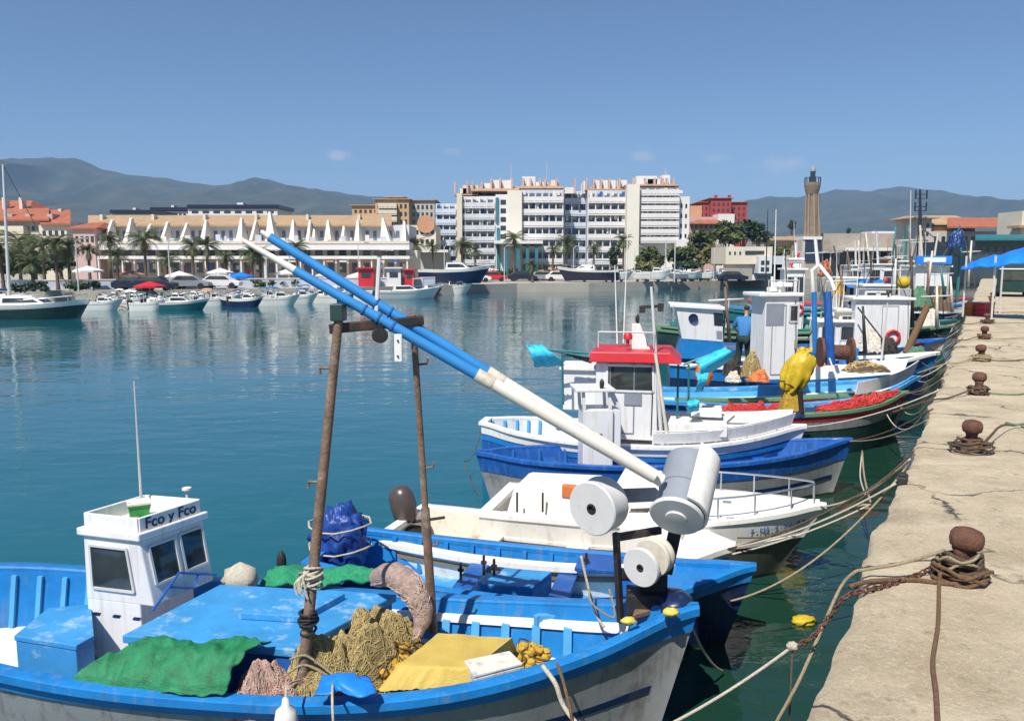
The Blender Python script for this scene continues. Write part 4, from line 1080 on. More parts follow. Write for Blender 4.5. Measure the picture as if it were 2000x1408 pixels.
def wheelhouse(b, x0, x1, w, z0, z1, m='cabin_white', roof='cabin_white', lean=.12, glass='window_dark', nwin=2, over=.1, front=True, portholes=False, trunk=None, yo=0, roofh=.06):
    """cabin in boat coordinates with raked front (towards the bow)"""
    h = w / 2
    B_ = [V((x0, yo - h, z0)), V((x1 + lean, yo - h, z0)), V((x1 + lean, yo + h, z0)), V((x0, yo + h, z0))]
    T_ = [V((x0, yo - h * .92, z1)), V((x1, yo - h * .92, z1)), V((x1, yo + h * .92, z1)), V((x0, yo + h * .92, z1))]
    c = MB().hexa(B_, T_).build("cabin", m, b.root, bevel=.02)
    MB().hexa([T_[0] + V((-over, -over, .003)), T_[1] + V((over, -over, .003)), T_[2] + V((over, over, .003)), T_[3] + V((-over, over, .003))], [T_[0] + V((-over, -over, roofh)), T_[1] + V((over, -over, roofh)), T_[2] + V((over, over, roofh)), T_[3] + V((-over, over, roofh))]).build("roof", roof, b.root, bevel=.015)
    side = (B_[0], B_[1], T_[1], T_[0])
    for k in range(nwin):
        quadwin(c, side, (k + .14) / nwin, (k + .86) / nwin, .55, .88, glass)
    if front: quadwin(c, (B_[1], B_[2], T_[2], T_[1]), .1, .9, .55, .88, glass)
    if portholes:
        p = B_[0].lerp(T_[1], .5) + V((0, -.02, .1))
        MB().lathe([(0, 0), (.15, 0), (.15, .05), (0, .05)], p, (0, -1, 0), 18).build("porthole", glass, c)
    return c
def post(b, pts, r, m, name="mast", n=8): return MB().tube([V(p) for p in pts], r, n).build(name, m, b.root, smooth=False, auto=50)

# --- motor boats of the far marina
def motorboat(i, px, py, lpx, dirn, label, hullm='gel_white', kind=0, yaw=0, group="motor boats in the far marina row", z=0, name="motorboat", stand=False, hk=1.0, D=None):
    p = at(px, py, z) if D is None else atd(px, HOR, D)
    L_ = lpx * p.y / FPX
    d = V((math.cos(R(yaw)) * dirn, math.sin(R(yaw)), 0))
    bow, st = p + d * L_ / 2, p - d * L_ / 2
    bm = min(L_ * .36, 3.2)
    k = L_ / 6 * hk
    b = Boat(name, label, "motor boat", bow, st, bm, [.75 * k, .72 * k, .75 * k, .85 * k, 1.05 * k], WT_TRN, .8 * k, .65, -.25 * k, group, nu=14)
    b.root.location.z = z
    b.hull(hullm); b.band('gel_white', .8, 1.0, "rub_rail", .02); b.deck('gel_white', lambda u: b.sheer(u) - .02, .36, .985, -.01, "foredeck", .06 * k); b.deck('old_white', .35 * k, .01, .37, -.05, "cockpit_floor"); b.lining('gel_white', .35 * k, -.05)
    z_ = .75 * k
    L2 = L_ / 2
    if kind in (0, 1, 3):      # cuddy with wrap windscreen
        x0, x1 = -L_ * .12, L_ * .22
        w = bm * .36
        B_ = [V((x0, -w, z_)), V((x1, -w * .6, z_)), V((x1, w * .6, z_)), V((x0, w, z_))]
        T_ = [V((x0 + .1, -w * .85, z_ + .45 * k)), V((x1 * .45, -w * .5, z_ + .45 * k)), V((x1 * .45, w * .5, z_ + .45 * k)), V((x0 + .1, w * .85, z_ + .45 * k))]
        c = MB().hexa(B_, T_).build("cabin", 'gel_white', b.root, bevel=.05)
        quadwin(c, (B_[0], B_[1], T_[1], T_[0]) if dirn > 0 else (B_[2], B_[3], T_[3], T_[2]), .08, .92, .3, .85, 'window_dark'); quadwin(c, (B_[1], B_[2], T_[2], T_[1]), .08, .92, .3, .9, 'window_dark')
        if kind != 3: MB().hexa([p_ + V((0, 0, .003)) for p_ in T_], [p_ * 1 + V((0, 0, .08)) for p_ in T_]).build("cabin_roof", 'gel_white', b.root)
    if kind in (1, 2):         # bimini canopy
        cm = ['sail_cover', 'awning_white', 'cloth_green', 'mid_blue', 'stucco_orange'][i % 5]
        zt = z_ + .95 * k
        MB().grid(lambda u, v: (-L_ * .36 + L_ * .3 * u, bm * .4 * (2 * v - 1), zt - .12 * (2 * v - 1) ** 2 - .08 * (2 * u - 1) ** 2), 6, 6).build("canopy", cm, b.root)
        for x in (-L_ * .35, -L_ * .07):
            for sd in (-1, 1): MB().tube([(x, sd * bm * .4, z_ - .1), (x, sd * bm * .39, zt - .15)], .025, 5).build("canopy_pole", 'alu', b.root)
    if kind in (2,):
        MB().box(-L_ * .05, L_ * .06, -bm * .15, bm * .15, .35 * k, z_ + .35 * k).build("console", 'gel_white', b.root, bevel=.04)
    if not stand:
        MB().hexa([(-L2 - .25, -.16, .1), (-L2, -.16, .1), (-L2, .16, .1), (-L2 - .25, .16, .1)], [(-L2 - .35, -.14, .95 * k), (-L2 + .05, -.14, .95 * k), (-L2 + .05, .14, .95 * k), (-L2 - .35, .14, .95 * k)]).build("outboard", 'black_rubber', b.root, bevel=.05)
    r = MB()
    top = [b.P(u, 1, -1, -.05) + V((0, 0, .3 * k)) for u in (.6, .75, .9, .97)]
    top += [V((p_.x, -p_.y, p_.z)) for p_ in top[::-1]]
    r.tube(top, .02, 5)
    for p_ in top: r.tube([p_, p_ - V((0, 0, .31 * k))], .015, 4)
    r.build("bow_rail", 'chrome', b.root)
    if stand:
        for x in (-L_ * .3, L_ * .05):
            MB().box(x - .15, x + .15, -bm * .32, bm * .32, LZ - z, -.02).build("stand", 'black_steel', b.root)
    return b
mar = [(203, 606, 62, 1, 'gel_white', 0), (245, 604, 54, -1, 'gel_white', 1), (292, 607, 58, 1, 'gel_white', 2), (348, 606, 96, 1, 'teal_paint', 3), (420, 598, 50, 1, 'gel_white', 1), (452, 598, 46, -1, 'navy', 2), (484, 600, 54, 1, 'navy', 0), (512, 596, 40, -1, 'gel_white', 2), (548, 597, 62, 1, 'gel_white', 1), (590, 594, 52, 1, 'gel_white', 0), (628, 592, 50, -1, 'gel_white', 3), (664, 590, 44, 1, 'mid_blue', 2), (700, 587, 50, -1, 'gel_white', 0), (786, 584, 118, 1, 'gel_white', 3), (832, 580, 56, 1, 'red_paint', 2), (886, 575, 60, 1, 'gel_white', 3)]
mar += [(225, 592, 40, -1, 'gel_white', 1), (272, 592, 36, 1, 'gel_white', 0), (318, 591, 44, -1, 'gel_white', 2), (380, 590, 40, 1, 'gel_white', 0), (405, 588, 36, -1, 'gel_white', 1), (470, 588, 40, 1, 'gel_white', 0), (530, 587, 36, -1, 'mid_blue', 1), (608, 584, 40, 1, 'gel_white', 1), (648, 582, 36, 1, 'gel_white', 0)]
mar += [(213 + 44 * q + 6 * (q % 3), 598 - q * .9, 40 + 4 * (q % 2), 1 if q % 2 else -1, 'gel_white', q % 3) for q in range(11)]
mw = ["just right of the big dark motor yacht", "with a cabin, second right of the dark yacht", "with a canopy, before the orange parasol", "long with a teal hull, before the marina's middle", "with a canopy, right of the teal hulled boat", "with a navy hull and canopy, left of the pole tips", "with a navy hull and cabin, left of the pole tips", "small with a canopy, under the pole tips", "with a canopy, right of the pole tips", "with a cabin, between the pole tips and the gallows", "low and open, left of the blue poles", "with a blue hull, hidden by the blue poles", "with a cabin, left of the upright pole", "long and low, right of the upright pole", "red and small, near the black hulled yacht", "low and white, moored under the black hulled yacht",
      "in the back row, right of the dark yacht", "in the back row, left of the orange parasol", "in the back row, behind the teal hulled boat", "in the back row, behind the teal hulled boat's bow", "in the back row, with a canopy, left of the navy hulls", "in the back row, behind the navy hulls", "in the back row, blue, near the pole tips", "in the back row, with a canopy, right of the pole tips", "in the back row, right end behind the blue poles"] + ["in the middle row, number %s from the left" % q for q in "one two three four five six seven eight nine ten eleven".split()]
for i, (a_, w) in enumerate(zip(mar, mw)):
    px, py, l_, dr, hm, kd = a_
    motorboat(i, px, py, l_ * 1.25, dr, ("white" if hm == 'gel_white' else "small") + " motor boat " + w, hm, kd, yaw=rnd.uniform(-14, 14), hk=min(2.0, 105 / l_))
# big dark motor yacht at the left edge
yc = motorboat(0, 50, 622, 268, 1, "large motor yacht with dark teal hull and white top at the left edge", 'dark_green_hull', 0, yaw=-4, group=None, name="motor_yacht", hk=.80)
yc.band('gel_white', .86, 1.03, "white_sheer", .03)
sb = Boat("sailboat", "sailing boat with tall bare mast behind the dark yacht at the left edge", "sailing boat", at(60, 600, 0), at(-110, 604, 0), 2.6, [1, .95, .95, 1.05, 1.2], nu=14)
sb.hull('gel_white'); sb.deck('gel_white', lambda u: sb.sheer(u) - .03, .01, .98, -.02)
b0 = sb.d(16, 560, 58); b1 = sb.d(6, 322, 58); b0.z = .8
post(sb, [b0, b1], [.12, .08], 'alu'); post(sb, [b1, (b1.x + 4.0, b1.y, .9)], .02, 'black_steel', "stay"); post(sb, [b0 + V((0, 0, 1.2)), b0 + V((-3.5, 0, 1.3))], .09, 'sail_cover', "boom")
wheelhouse(sb, -1.5, 1.2, 1.3, .95, 1.45, 'gel_white', 'gel_white', .3, nwin=3)
# boats standing on the hard
D_h = 112
def hard(i, px, pyk, lpx, dirn, label, hm, kd, yaw, D, name="motorboat", hk=1):
    zz = atd(px, pyk, D).z
    return motorboat(i, px, 0, lpx, dirn, label, hm, kd, yaw, "boats standing on the hard below the white complex" if name == "motorboat" else None, z=max(LZ + .6, zz), name=name, stand=True, hk=hk, D=D)
hard(0, 890, 553, 140, 1, "large black hulled motor yacht with white superstructure standing ashore", 'navy', 0, -8, 100, "motor_yacht", 1.15)
hard(0, 1148, 543, 120, -1, "dark grey hulled yacht standing ashore before the complex's middle", 'panel_dark', 1, 8, 112, "motor_yacht", 1.0)
for i, (px, py, l_, dr, kd, hm, w) in enumerate([(1212, 546, 50, 1, 0, 'gel_white', "leftmost of the white row, beside the dark grey yacht"), (1248, 545, 46, -1, 3, 'gel_white', "low, second from the left in the white row"), (1283, 543, 60, 1, 0, 'gel_white', "big with a cabin, under the pale shrubby tree"), (1322, 543, 44, -1, 1, 'grey_paint', "grey hull with a canopy, in the row's middle"), (1350, 542, 50, 1, 3, 'gel_white', "low and open, right of the grey one"), (1382, 543, 42, 1, 0, 'gel_white', "small with a cabin, right end of the white row"), (1408, 548, 30, -1, 2, 'mid_blue', "small blue hull beside the harbour office")]):
    hard(i, px, py, l_, dr, "boat on the hard, " + w, hm, kd, rnd.uniform(-25, 25), 112 + i * 1.2, "motorboat", 1.5)
for (px, py0, D, lb) in [(1318, 478, 112, "thin bare mast rising from the boats on the hard, left one"), (1300, 470, 114, "thin bare mast rising from the boats on the hard, right one")]:
    p = atd(px, HOR, D); e = empty("bare_mast", (p.x, D, LZ), 0, lb, "mast")
    MB().tube([(0, 0, 0), (0, 0, atd(px, py0, D).z - LZ)], [.1, .06], 6).build("pole", 'alu', e)

# ------------------------------------------------------------------ nets
def strands(parent, surf, n, mm, r=.006, steps=10, seed=1, lift=.012, du=.25, dv=.25, name="net_strands"):
    rr = random.Random(seed); m = MB()
    for k in range(n):
        u, v = rr.random(), rr.random(); a_ = rr.uniform(0, 6.28); pts = []
        for j in range(steps):
            uu, vv = u % 1, min(.99, max(.02, v))
            pts.append(V(surf(uu, vv)) + V((rr.uniform(-.004, .004), rr.uniform(-.004, .004), lift + rr.uniform(-.006, .012))))
            u += math.cos(a_) * du / steps; v += math.sin(a_) * dv / steps; a_ += rr.uniform(-.6, .6)
        m.tube(smooth_path(pts, 2), r * rr.uniform(.6, 1.3), 4)
    o_ = m.build(name, mm, parent, True); o_['kind'] = 'stuff'
    return o_
def mound(c, rx, ry, h, rot, mm, sm, label, seed=1, n=90, r=.006, name="net_heap", cat="fishing net", rough=.35, group=None, fold=9):
    """irregular pile of netting: folded surface and many loose strands over it"""
    c = V(c); cr, sr = math.cos(rot), math.sin(rot)
    def surf(u, v):
        w = 2 * math.pi * u; d = V((math.cos(w), math.sin(w), 0))
        rad_ = v * (1 + .28 * noise.noise(V((d.x * 1.4, d.y * 1.4, seed))) + .12 * noise.noise(V((d.x * 4, d.y * 4, seed + 3))))
        x, y = rx * rad_ * d.x, ry * rad_ * d.y
        q = V((d.x * v * 1.8 + seed, d.y * v * 1.8, seed))
        z = h * max(0, 1 - v ** 2.4) * (1 + rough * noise.noise(q + V((1.5, 0, 0))) * min(1, v * 3) * 1.4) + h * .22 * (1 - v * .7) * abs(noise.noise(q * 2.7)) + .07 * h * math.sin(fold * (d.x * v * 2 + .6 * noise.noise(q * 1.5) + d.y * v)) * (1 - v * .5)
        z += .05 * h * noise.noise(q * 9)
        return c + V((x * cr - y * sr, x * sr + y * cr, z - .02))
    o_ = MB().grid(lambda u, v: surf(u % 1, v), 64, 26).build(name, mm, None, True)
    tag(o_, label, cat, group)
    strands(o_, surf, n, sm, r, 12, seed, .010, .25, .6)
    return o_

# ------------------------------------------------------------------ small fittings for wheelhouses
def fit_out(b, c, p0, p1, wid, seed, zb):
    """whip aerials, lamps, rails, cable and door seams on a wheelhouse whose near top edge runs p0-p1 (boat coordinates)"""
    rr = random.Random(seed)
    z = p0.z + .09; x0, x1 = min(p0.x, p1.x), max(p0.x, p1.x); y = p0.y
    for k in range(rr.choice((2, 3, 3))):
        x = rr.uniform(x0, x1); yy = y + rr.uniform(.1, wid - .1); h = rr.uniform(.6, 2.3)
        MB().tube([(x, yy, z), (x + rr.uniform(-.08, .08), yy, z + h)], [.018, .008], 5).build("whip_aerial", rr.choice(['white_paint', 'alu', 'black_steel']), c)
    x = rr.uniform(x0 + .1, x1 - .1)
    MB().lathe([(.03, 0), (.03, .12), (.08, .13), (.08, .2), (.05, .24), (0, .25)], (x, y + .2, z), n=10).build("lamp", rr.choice(['white_paint', 'red_paint', 'black_steel']), c, auto=40)
    m = MB(); yl = y - .012
    for xa in (x0 + .04, x1 - .04): m.tube([(xa, yl - .02, z), (xa, yl - .02, z + .28)], .012, 5)
    m.tube([(x0 + .04, yl - .02, z + .27), (x1 - .04, yl - .02, z + .27)], .012, 5); m.build("roof_rail", 'alu', c)
    xd = x0 + (x1 - x0) * rr.uniform(.15, .5); w = min(.5, (x1 - x0) * .4); h = (p0.z - zb)
    m = MB()
    for a_, e_ in (((xd, zb + .12), (xd, zb + h * .9)), ((xd + w, zb + .12), (xd + w, zb + h * .9)), ((xd, zb + h * .9), (xd + w, zb + h * .9)), ((xd, zb + .12), (xd + w, zb + .12))):
        m.bar((a_[0], y - .004, a_[1]), (e_[0], y - .004, e_[1]), .02, .016)
    m.build("door_seam", 'grey_paint', c)
    m = MB(); m.tube([(x1 - .06, y - .012, zb + .1), (x1 - .05, y - .016, zb + h * .5), (x1 - .09, y - .012, zb + h * .95)], .01, 5); m.build("cable", 'black_rubber', c)
    if seed % 2:
        m = MB(); cx_, cz_ = x0 + (x1 - x0) * .7, zb + h * .38
        m.tube([(cx_ + .2 * math.cos(k * .5236), y - .05, cz_ + .2 * math.sin(k * .5236)) for k in range(13)], .05, 8, False); m.build("life_ring", rr.choice(['orange', 'red_paint']), c, True)
# ================================================================== the near fishing boat
b1w = at(1362, 1180, 1.12) + V((0, -.05, 0))
ax = V((math.cos(R(-6.0)), math.sin(R(-6.0)), 0))
b1 = Boat("fishing_boat", "nearest blue and white wooden fishing boat with small white wheelhouse and pole gallows", "fishing boat", b1w, b1w - ax * 7.7, 2.2, [1.0, .92, .81, .73, .69, .68, .74, .90, 1.13], [.30, .66, .86, .96, 1, 1, .97, .88, .70, .40, .02], .42, .62, -.4, nu=44)
o = b1.hull('grey_hull', 0, .97)
b1.band('blue_paint', .86, 1.0, "sheer_strake", .022)
b1.gunwale('blue_paint', .15, .06, .045)
b1.band('navy', .52, .57, "stripe", .008, .70, .97)
b1.slime(); b1.lining('blue_paint', .34, -.10)
b1.deck('white_paint', .34, .02, .93, -.10, "side_deck")
b1.band('white_paint', .84, .90, "stringer", -.11, .42, .93, (1,), .03)
b1.ribs('light_blue', .585, .86, 8, .35, -.105, .075, .07, (1,), .86)
b1.ribs('light_blue', .10, .34, 9, .35, -.105, .05, .03, (1,), .95)
L1 = b1.l
# bow locker frame, light blue
m = MB()
fA = b1.a(1050, 1205, .72); fB = b1.a(1200, 1212, .72)
for dz in (0, -.26):
    m.bar(fA + V((0, 0, dz)), fB + V((0, 0, dz)), .05, .07)
for k in range(4):
    p = fA.lerp(fB, k / 3); m.bar(p + V((0, -.01, .03)), p + V((0, -.01, -.36)), .06, .05)
m.build("bow_frame", 'light_blue', b1.root, bevel=.006)
m = MB(); p = b1.a(1085, 1285, .40); m.box(p.x - .35, p.x + .55, p.y - .1, p.y + .55, .345, .40); m.build("fore_platform", 'white_paint', b1.root, bevel=.01)
m = MB(); q = [b1.a(x, y, .98) for x, y in ((1235, 1212), (1310, 1190), (1330, 1165), (1250, 1168))]; m.prism(q, (0, 0, .05)); m.build("bow_deck", 'rusty_steel', b1.root, bevel=.01)
m = MB().blob(b1.d(1318, 1175, 6.75), (.16, .2, .1), 16, 9, .2, 2, 3); m.build("bow_cover", 'navy', b1.root, True)
# box locker left of the wheelhouse
q = [b1.a(x, y, .82) for x, y in ((30, 1240), (148, 1259), (182, 1240), (176, 1180), (95, 1187))]
m = MB().hexa([p - V((0, 0, .40)) for p in q], [p - V((0, 0, .05)) for p in q]).build("locker", 'deck_blue', b1.root, bevel=.008)
cx_ = sum((p for p in q), V()) / 5
MB().hexa([cx_ + (p - cx_) * 1.03 - V((0, 0, .048)) for p in q], [cx_ + (p - cx_) * 1.03 for p in q]).build("lid", 'deck_blue', m, bevel=.008)
# main hatch slab
q = [b1.a(x, y, .90) for x, y in ((238, 1240), (575, 1268), (775, 1160), (431, 1140))]
hs = MB().hexa([p - V((0, 0, .56)) for p in [x.lerp(sum(q, V()) / 4, .04) for x in q]], [p - V((0, 0, .075)) for p in [x.lerp(sum(q, V()) / 4, .04) for x in q]]).build("hatch_coaming", 'deep_blue', b1.root)
MB().hexa([p - V((0, 0, .072)) for p in q], q).build("hatch_top", 'deck_blue', hs, bevel=.01)
q = [b1.a(x, y, .965) for x, y in ((469, 1196), (590, 1203), (674, 1158), (560, 1155))]
MB().hexa([p - V((0, 0, .063)) for p in q], q).build("hatch_lid", 'deck_blue', hs, bevel=.008)
# wheelhouse from its corners
zr, zc = 1.60, 1.525
rt = [b1.a(x, y, zr) for x, y in ((148, 1030), (270, 1044), (407, 998), (285, 988))]
cen = sum(rt, V()) / 4
wt_ = [cen.lerp(p, .90) for p in rt]
for p in wt_: p.z = zc
f0, f1, f2, f3 = wt_
d1 = (b1.mat @ f1).y; d2 = (b1.mat @ f2).y; d0 = (b1.mat @ f0).y
s1, s2 = b1.d(300, 1180, d1), b1.d(417, 1117, d2)
wl = b1.d(171, 1190, d0); zs_ = (s1.z + s2.z + wl.z) / 3
for p in (s1, s2, wl): p.z = zs_
mid = b1.d(274, 1185, d1 - .02); mid.z = zs_
sill = zs_
kb = [wl, mid, s2, V((f3.x, f3.y, zs_))]
cab_o = MB().hexa([wl, s1, s2, V((f3.x, f3.y, zs_))], [f0, f1, f2, f3]).build("wheelhouse", 'cabin_white', b1.root, bevel=.012)
cb_ = [wl, s1, s2, V((f3.x, f3.y, zs_))]
trk = [wl, wl + (cb_[1] - wl) * .80, wl + (cb_[1] - wl) * .80 + (f3 - f0) * .9, wl + (f3 - f0) * .9]
MB().hexa([V((p.x, p.y, .345)) for p in trk], [V((p.x, p.y, zs_ + .01)) for p in [x.lerp(sum(trk, V()) / 4, .006) for x in trk]]).build("lower_trunk", 'cabin_white', cab_o, bevel=.01)
m = MB()
fw = (cb_[1] - wl); fn = fw.cross(V((0, 0, 1))).normalized()
for t in (.06, .36, .66): m.obox(wl + fw * (t + .08) + V((0, 0, -.13)) + fn * .002, fw.normalized() * .035, fn * .006, V((0, 0, .012)) + fw.normalized() * .01)
m.build("vent_slots", 'navy', cab_o)
quadwin(cab_o, (cb_[0], cb_[1], f1, f0), .12, .76, .20, .86, 'glass', 'alu', .022)
quadwin(cab_o, (cb_[1], cb_[2], f2, f1), .10, .50, .30, .88, 'glass', 'alu', .022); quadwin(cab_o, (cb_[1], cb_[2], f2, f1), .58, .95, .32, .90, 'glass', 'alu', .022)
rf = MB().hexa([p - V((0, 0, .07)) for p in rt], rt).build("roof", 'white_paint', b1.root, bevel=.012)
pq = [cen.lerp(p, .86) for p in rt]
m = MB()
for i in range(4):
    a_, c_ = pq[i], pq[(i + 1) % 4]
    m.bar(a_ + V((0, 0, .065)), c_ + V((0, 0, .065)), .03, .13)
m.build("roof_coaming", 'white_paint', rf, bevel=.006)
dirn = (pq[2] - pq[1]).normalized(); nn = dirn.cross(V((0, 0, 1))).normalized()
text_mesh("Fco y Fco", .145, pq[1] + dirn * .05 + V((0, 0, .02)) + nn * .016, dirn, (0, 0, 1), 'navy', rf, ext=.002, bold=.0015)
# blue rail brackets on the wheelhouse front
m = MB(); fq = lambda u, v: cb_[1].lerp(cb_[2], u).lerp(f1.lerp(f2, u), v)
n_ = (cb_[2] - cb_[1]).cross(f1 - cb_[1]).normalized() * .05
pts = [fq(-.08, -.02) + n_, fq(.42, .36) + n_, fq(1.0, .10) + n_]; m.tube(pts, .013, 6)
m.build("hand_rail", 'deep_blue', cab_o); m = MB()
pts = [fq(.25, .20) + n_, fq(.60, .04) + n_, fq(.72, .24) + n_]; m.tube(pts, .011, 6)
m.build("hand_rail", 'deep_blue', cab_o)
MB().tube([b1.d(276, 975, 7.7), b1.d(262, 745, 7.6)], [.014, .007], 6).build("aerial", 'alu', rf)
m = MB(); p = b1.d(366, 985, 7.85); m.tube([p, p + V((0, 0, .13))], .012, 6); m.lathe([(.012, 0), (.045, .03), (.045, .05), (0, .055)], p + V((0, 0, .12)), n=14); m.build("deck_lamp", 'white_paint', rf, auto=40)
m = MB(); p = pq[0].lerp(pq[1], .55) + V((-.08, .25, .02)); m.tube([p, p + V((.16, -.02, .02)), p + V((.24, -.05, 0))], .015, 6); m.build("roof_handle", 'wood', rf)
def tub(c, r, h, mm, label, name, cat, n=16):
    e = empty(name, c, 0, label, cat)
    MB().lathe([(r * .85, 0), (r, h), (r * 1.06, h), (r * 1.06, h - .02), (r * .94, h - .02), (r * .8, .02), (0, .02)], n=n).build("tub", mm, e, auto=40)
    return e
p = b1.mat @ (pq[0].lerp(pq[3], .52) + (pq[1] - pq[0]) * .42)
e = tub(V((p.x, p.y, zr + .004)), .13, .15, 'green_plastic', "small green plastic tub standing on the wheelhouse roof", "plastic_tub", "tub", 4)
e.rotation_euler.z = .5
MB().lathe([(.125, .14), (.145, .15), (.145, .165), (.11, .165)], n=4).build("rim", 'foam', e)
# gallows of two posts and a cross bar
pl0, pl1 = b1.l(at(590, 1332, .72)), b1.d(662, 618, 6.35)
pr0, pr1 = b1.l(at(846, 1232, .62)), b1.d(806, 615, 6.55)
gal = MB().tube([pl0, pl0.lerp(pl1, .5), pl1], [.045, .041, .036], 12).build("gallows_post", 'rusty_steel', b1.root, auto=50)
MB().tube([pr0, pr0.lerp(pr1, .42), pr0.lerp(pr1, .425), pr1], [.043, .039, .029, .026], 12).build("gallows_post", 'rusty_steel', b1.root, auto=50)
cb0, cb1 = b1.d(655, 638, 6.35), b1.d(815, 630, 6.55)
xb = MB().bar(cb0 - V((.05, 0, .02)), cb1 + V((.05, 0, .02)), .07, .075).build("gallows_crossbar", 'black_steel', b1.root, bevel=.008)
m = MB().obox(b1.d(661, 610, 6.35), (.05, 0, 0), (0, .06, 0), (0, 0, .065)); m.build("post_cap", 'dark_green_hull', gal, bevel=.006)
m = MB()
for t in (.30, .55, .86):
    p = pl0.lerp(pl1, t); MB().tube([p, p - V((.11, 0, 0)), p - V((.11, 0, .05))], .012, 6).build("cleat", 'rusty_steel', gal)
    p = pr0.lerp(pr1, t); MB().tube([p, p + V((.09, 0, .01)), p + V((.10, 0, .05))], .011, 6).build("cleat", 'rusty_steel', gal)
p = b1.d(742, 655, 6.4)
m = MB().lathe([(0, -.03), (.06, -.03), (.045, 0), (.06, .03), (0, .03)], p, (.5, -1, 0), 18); m.bar(p + V((0, 0, .02)), p + V((.0, 0, .1)), .03, .05); m.build("pulley", 'black_steel', xb, auto=40)
m = MB(); p = b1.d(778, 680, 6.35); m.obox(p, (.032, 0, 0), (0, .012, 0), (0, 0, .11)); m.build("hanging_plate", 'white_paint', xb, bevel=.01)
for py in (665, 695): MB().lathe([(0, 0), (.008, 0), (.008, .01), (0, .01)], b1.d(778, py, 6.35) + V((0, -.014, 0)), (0, -1, 0), 8).build("bolt", 'navy', xb)
m = MB().tube([b1.d(735, 612, 6.5), b1.d(741, 500, 6.6)], .018, 8); m.build("light_pole", 'alu', xb)
MB().obox(b1.d(742, 494, 6.6), (.04, 0, 0), (0, .03, 0), (0, 0, .018)).build("light", 'black_steel', xb)
for pp, c_ in ((pl0.lerp(pl1, .30), 1), (pl0.lerp(pl1, .17), 2)):      # lashings
    m = MB()
    for k in range(9):
        z = rnd.uniform(-.09, .07); pts = []
        rr_ = .058 + rnd.uniform(0, .02)
        for j in range(13):
            w = 6.283 * j / 12; pts.append(pp + V((math.cos(w) * rr_, math.sin(w) * rr_, z + .02 * math.sin(w + k))))
        m.tube(pts, .011, 5, False)
    if c_ == 1:
        for k in range(7):
            q_ = pp + V((rnd.uniform(-.08, .02), -.05, rnd.uniform(-.05, .08))); m.tube(smooth_path([q_, q_ + V((-.04, -.03, -.05)), q_ + V((-.02, -.04, -.13))], 3), .009, 5)
    m.build("lashing", 'rope_white' if c_ == 1 else 'black_rubber', gal)
# net hauler on the bow
hd = b1.d
ha = V((-.62, -.75, -.06)).normalized()            # world axis of the left drum faces
RI = Matrix.Rotation(-b1.rz, 3, 'Z')
hl = RI @ ha
m = MB()
for (a_, c_, w) in [((1203, 1040, 6.7), (1212, 1215, 6.75), .05), ((1212, 1120, 6.75), (1300, 1130, 6.85), .07), ((1290, 1060, 6.85), (1285, 1200, 6.9), .12), ((1228, 1150, 6.8), (1232, 1215, 6.8), .04), ((1200, 1050, 6.75), (1290, 1035, 6.9), .06), ((1300, 1120, 6.9), (1318, 1040, 7), .09)]:
    m.bar(hd(*a_), hd(*c_), w)
m.obox(hd(1262, 1172, 6.85), (.17, 0, 0), (0, .12, 0), (0, 0, .09)); m.obox(hd(1275, 1135, 6.92), (.12, 0, 0), (0, .1, 0), (0, 0, .1))
hauler = m.build("net_hauler", 'black_steel', b1.root, bevel=.008)
def drum(c, R_, wd, name, mm='roller_white', ax_=hl, hub=.2):
    c = V(c)
    prof = [(R_ * hub * .75, -.03), (R_ * hub, 0), (R_ * .96, 0), (R_, -.012), (R_, -.035), (R_ * .93, -wd * .5), (R_, -wd + .03), (R_ * .97, -wd), (0, -wd)]
    o_ = MB().lathe(prof[::-1], c, ax_, 40).build(name, mm, hauler, auto=35)
    MB().lathe([(R_ * hub * .98, -.04), (R_ * hub * .98, .004), (R_ * hub * .62, .006), (R_ * hub * .55, -.02), (0, -.02)], c, ax_, 20).build("axle_hole", 'black_steel', o_, auto=40)
drum(hd(1155, 994, 6.62), .232, .22, "drum"); drum(hd(1250, 1109, 6.55), .168, .05, "drum"); drum(hd(1272, 1090, 6.64), .165, .12, "drum", 'old_white')
# the big covered roller
e0, e1 = hd(1321, 1010, 6.5), hd(1348, 905, 6.95)
axb = (e0 - e1).normalized(); ln = (e0 - e1).length
br = MB().lathe([(0, 0), (.205, 0), (.205, ln * .55), (.195, ln * .56), (.195, ln - .02), (.16, ln), (0, ln)], e1, axb, 36).build("drum", 'grey_paint', hauler, auto=35)  # drum coloured grey to carry the shade inside the cover
MB().lathe([(0, 0), (.222, 0), (.226, .02), (.215, .035), (.09, .04), (.085, .055), (.05, .06), (0, .06)][0:], e0 - axb * .03, axb, 36).build("cheek_disc", 'roller_white', br, auto=35)
t_ = axb; x_ = t_.cross(V((0, 0, 1))).normalized(); y_ = t_.cross(x_)
gc = (RI @ V((.60, .95, .65))); gc = gc - t_ * gc.dot(t_); GA = math.degrees(math.atan2(gc.dot(y_), gc.dot(x_))) - 95
def guard(a0, a1, ri, ro, h0, h1):
    m = MB(); n = 22; vs = []
    for k in range(n + 1):
        w = a0 + (a1 - a0) * k / n
        d_ = x_ * math.cos(w) + y_ * math.sin(w)
        vs += [e1 + t_ * h0 + d_ * ri, e1 + t_ * h1 + d_ * ri, e1 + t_ * h1 + d_ * ro, e1 + t_ * h0 + d_ * ro]
    fs = []
    for k in range(n):
        for j in range(4): fs.append((4 * k + j, 4 * k + (j + 1) % 4, 4 * k + 4 + (j + 1) % 4, 4 * k + 4 + j))
    fs += [(0, 1, 2, 3), (4 * n + 3, 4 * n + 2, 4 * n + 1, 4 * n)]
    return m.add(vs, fs)
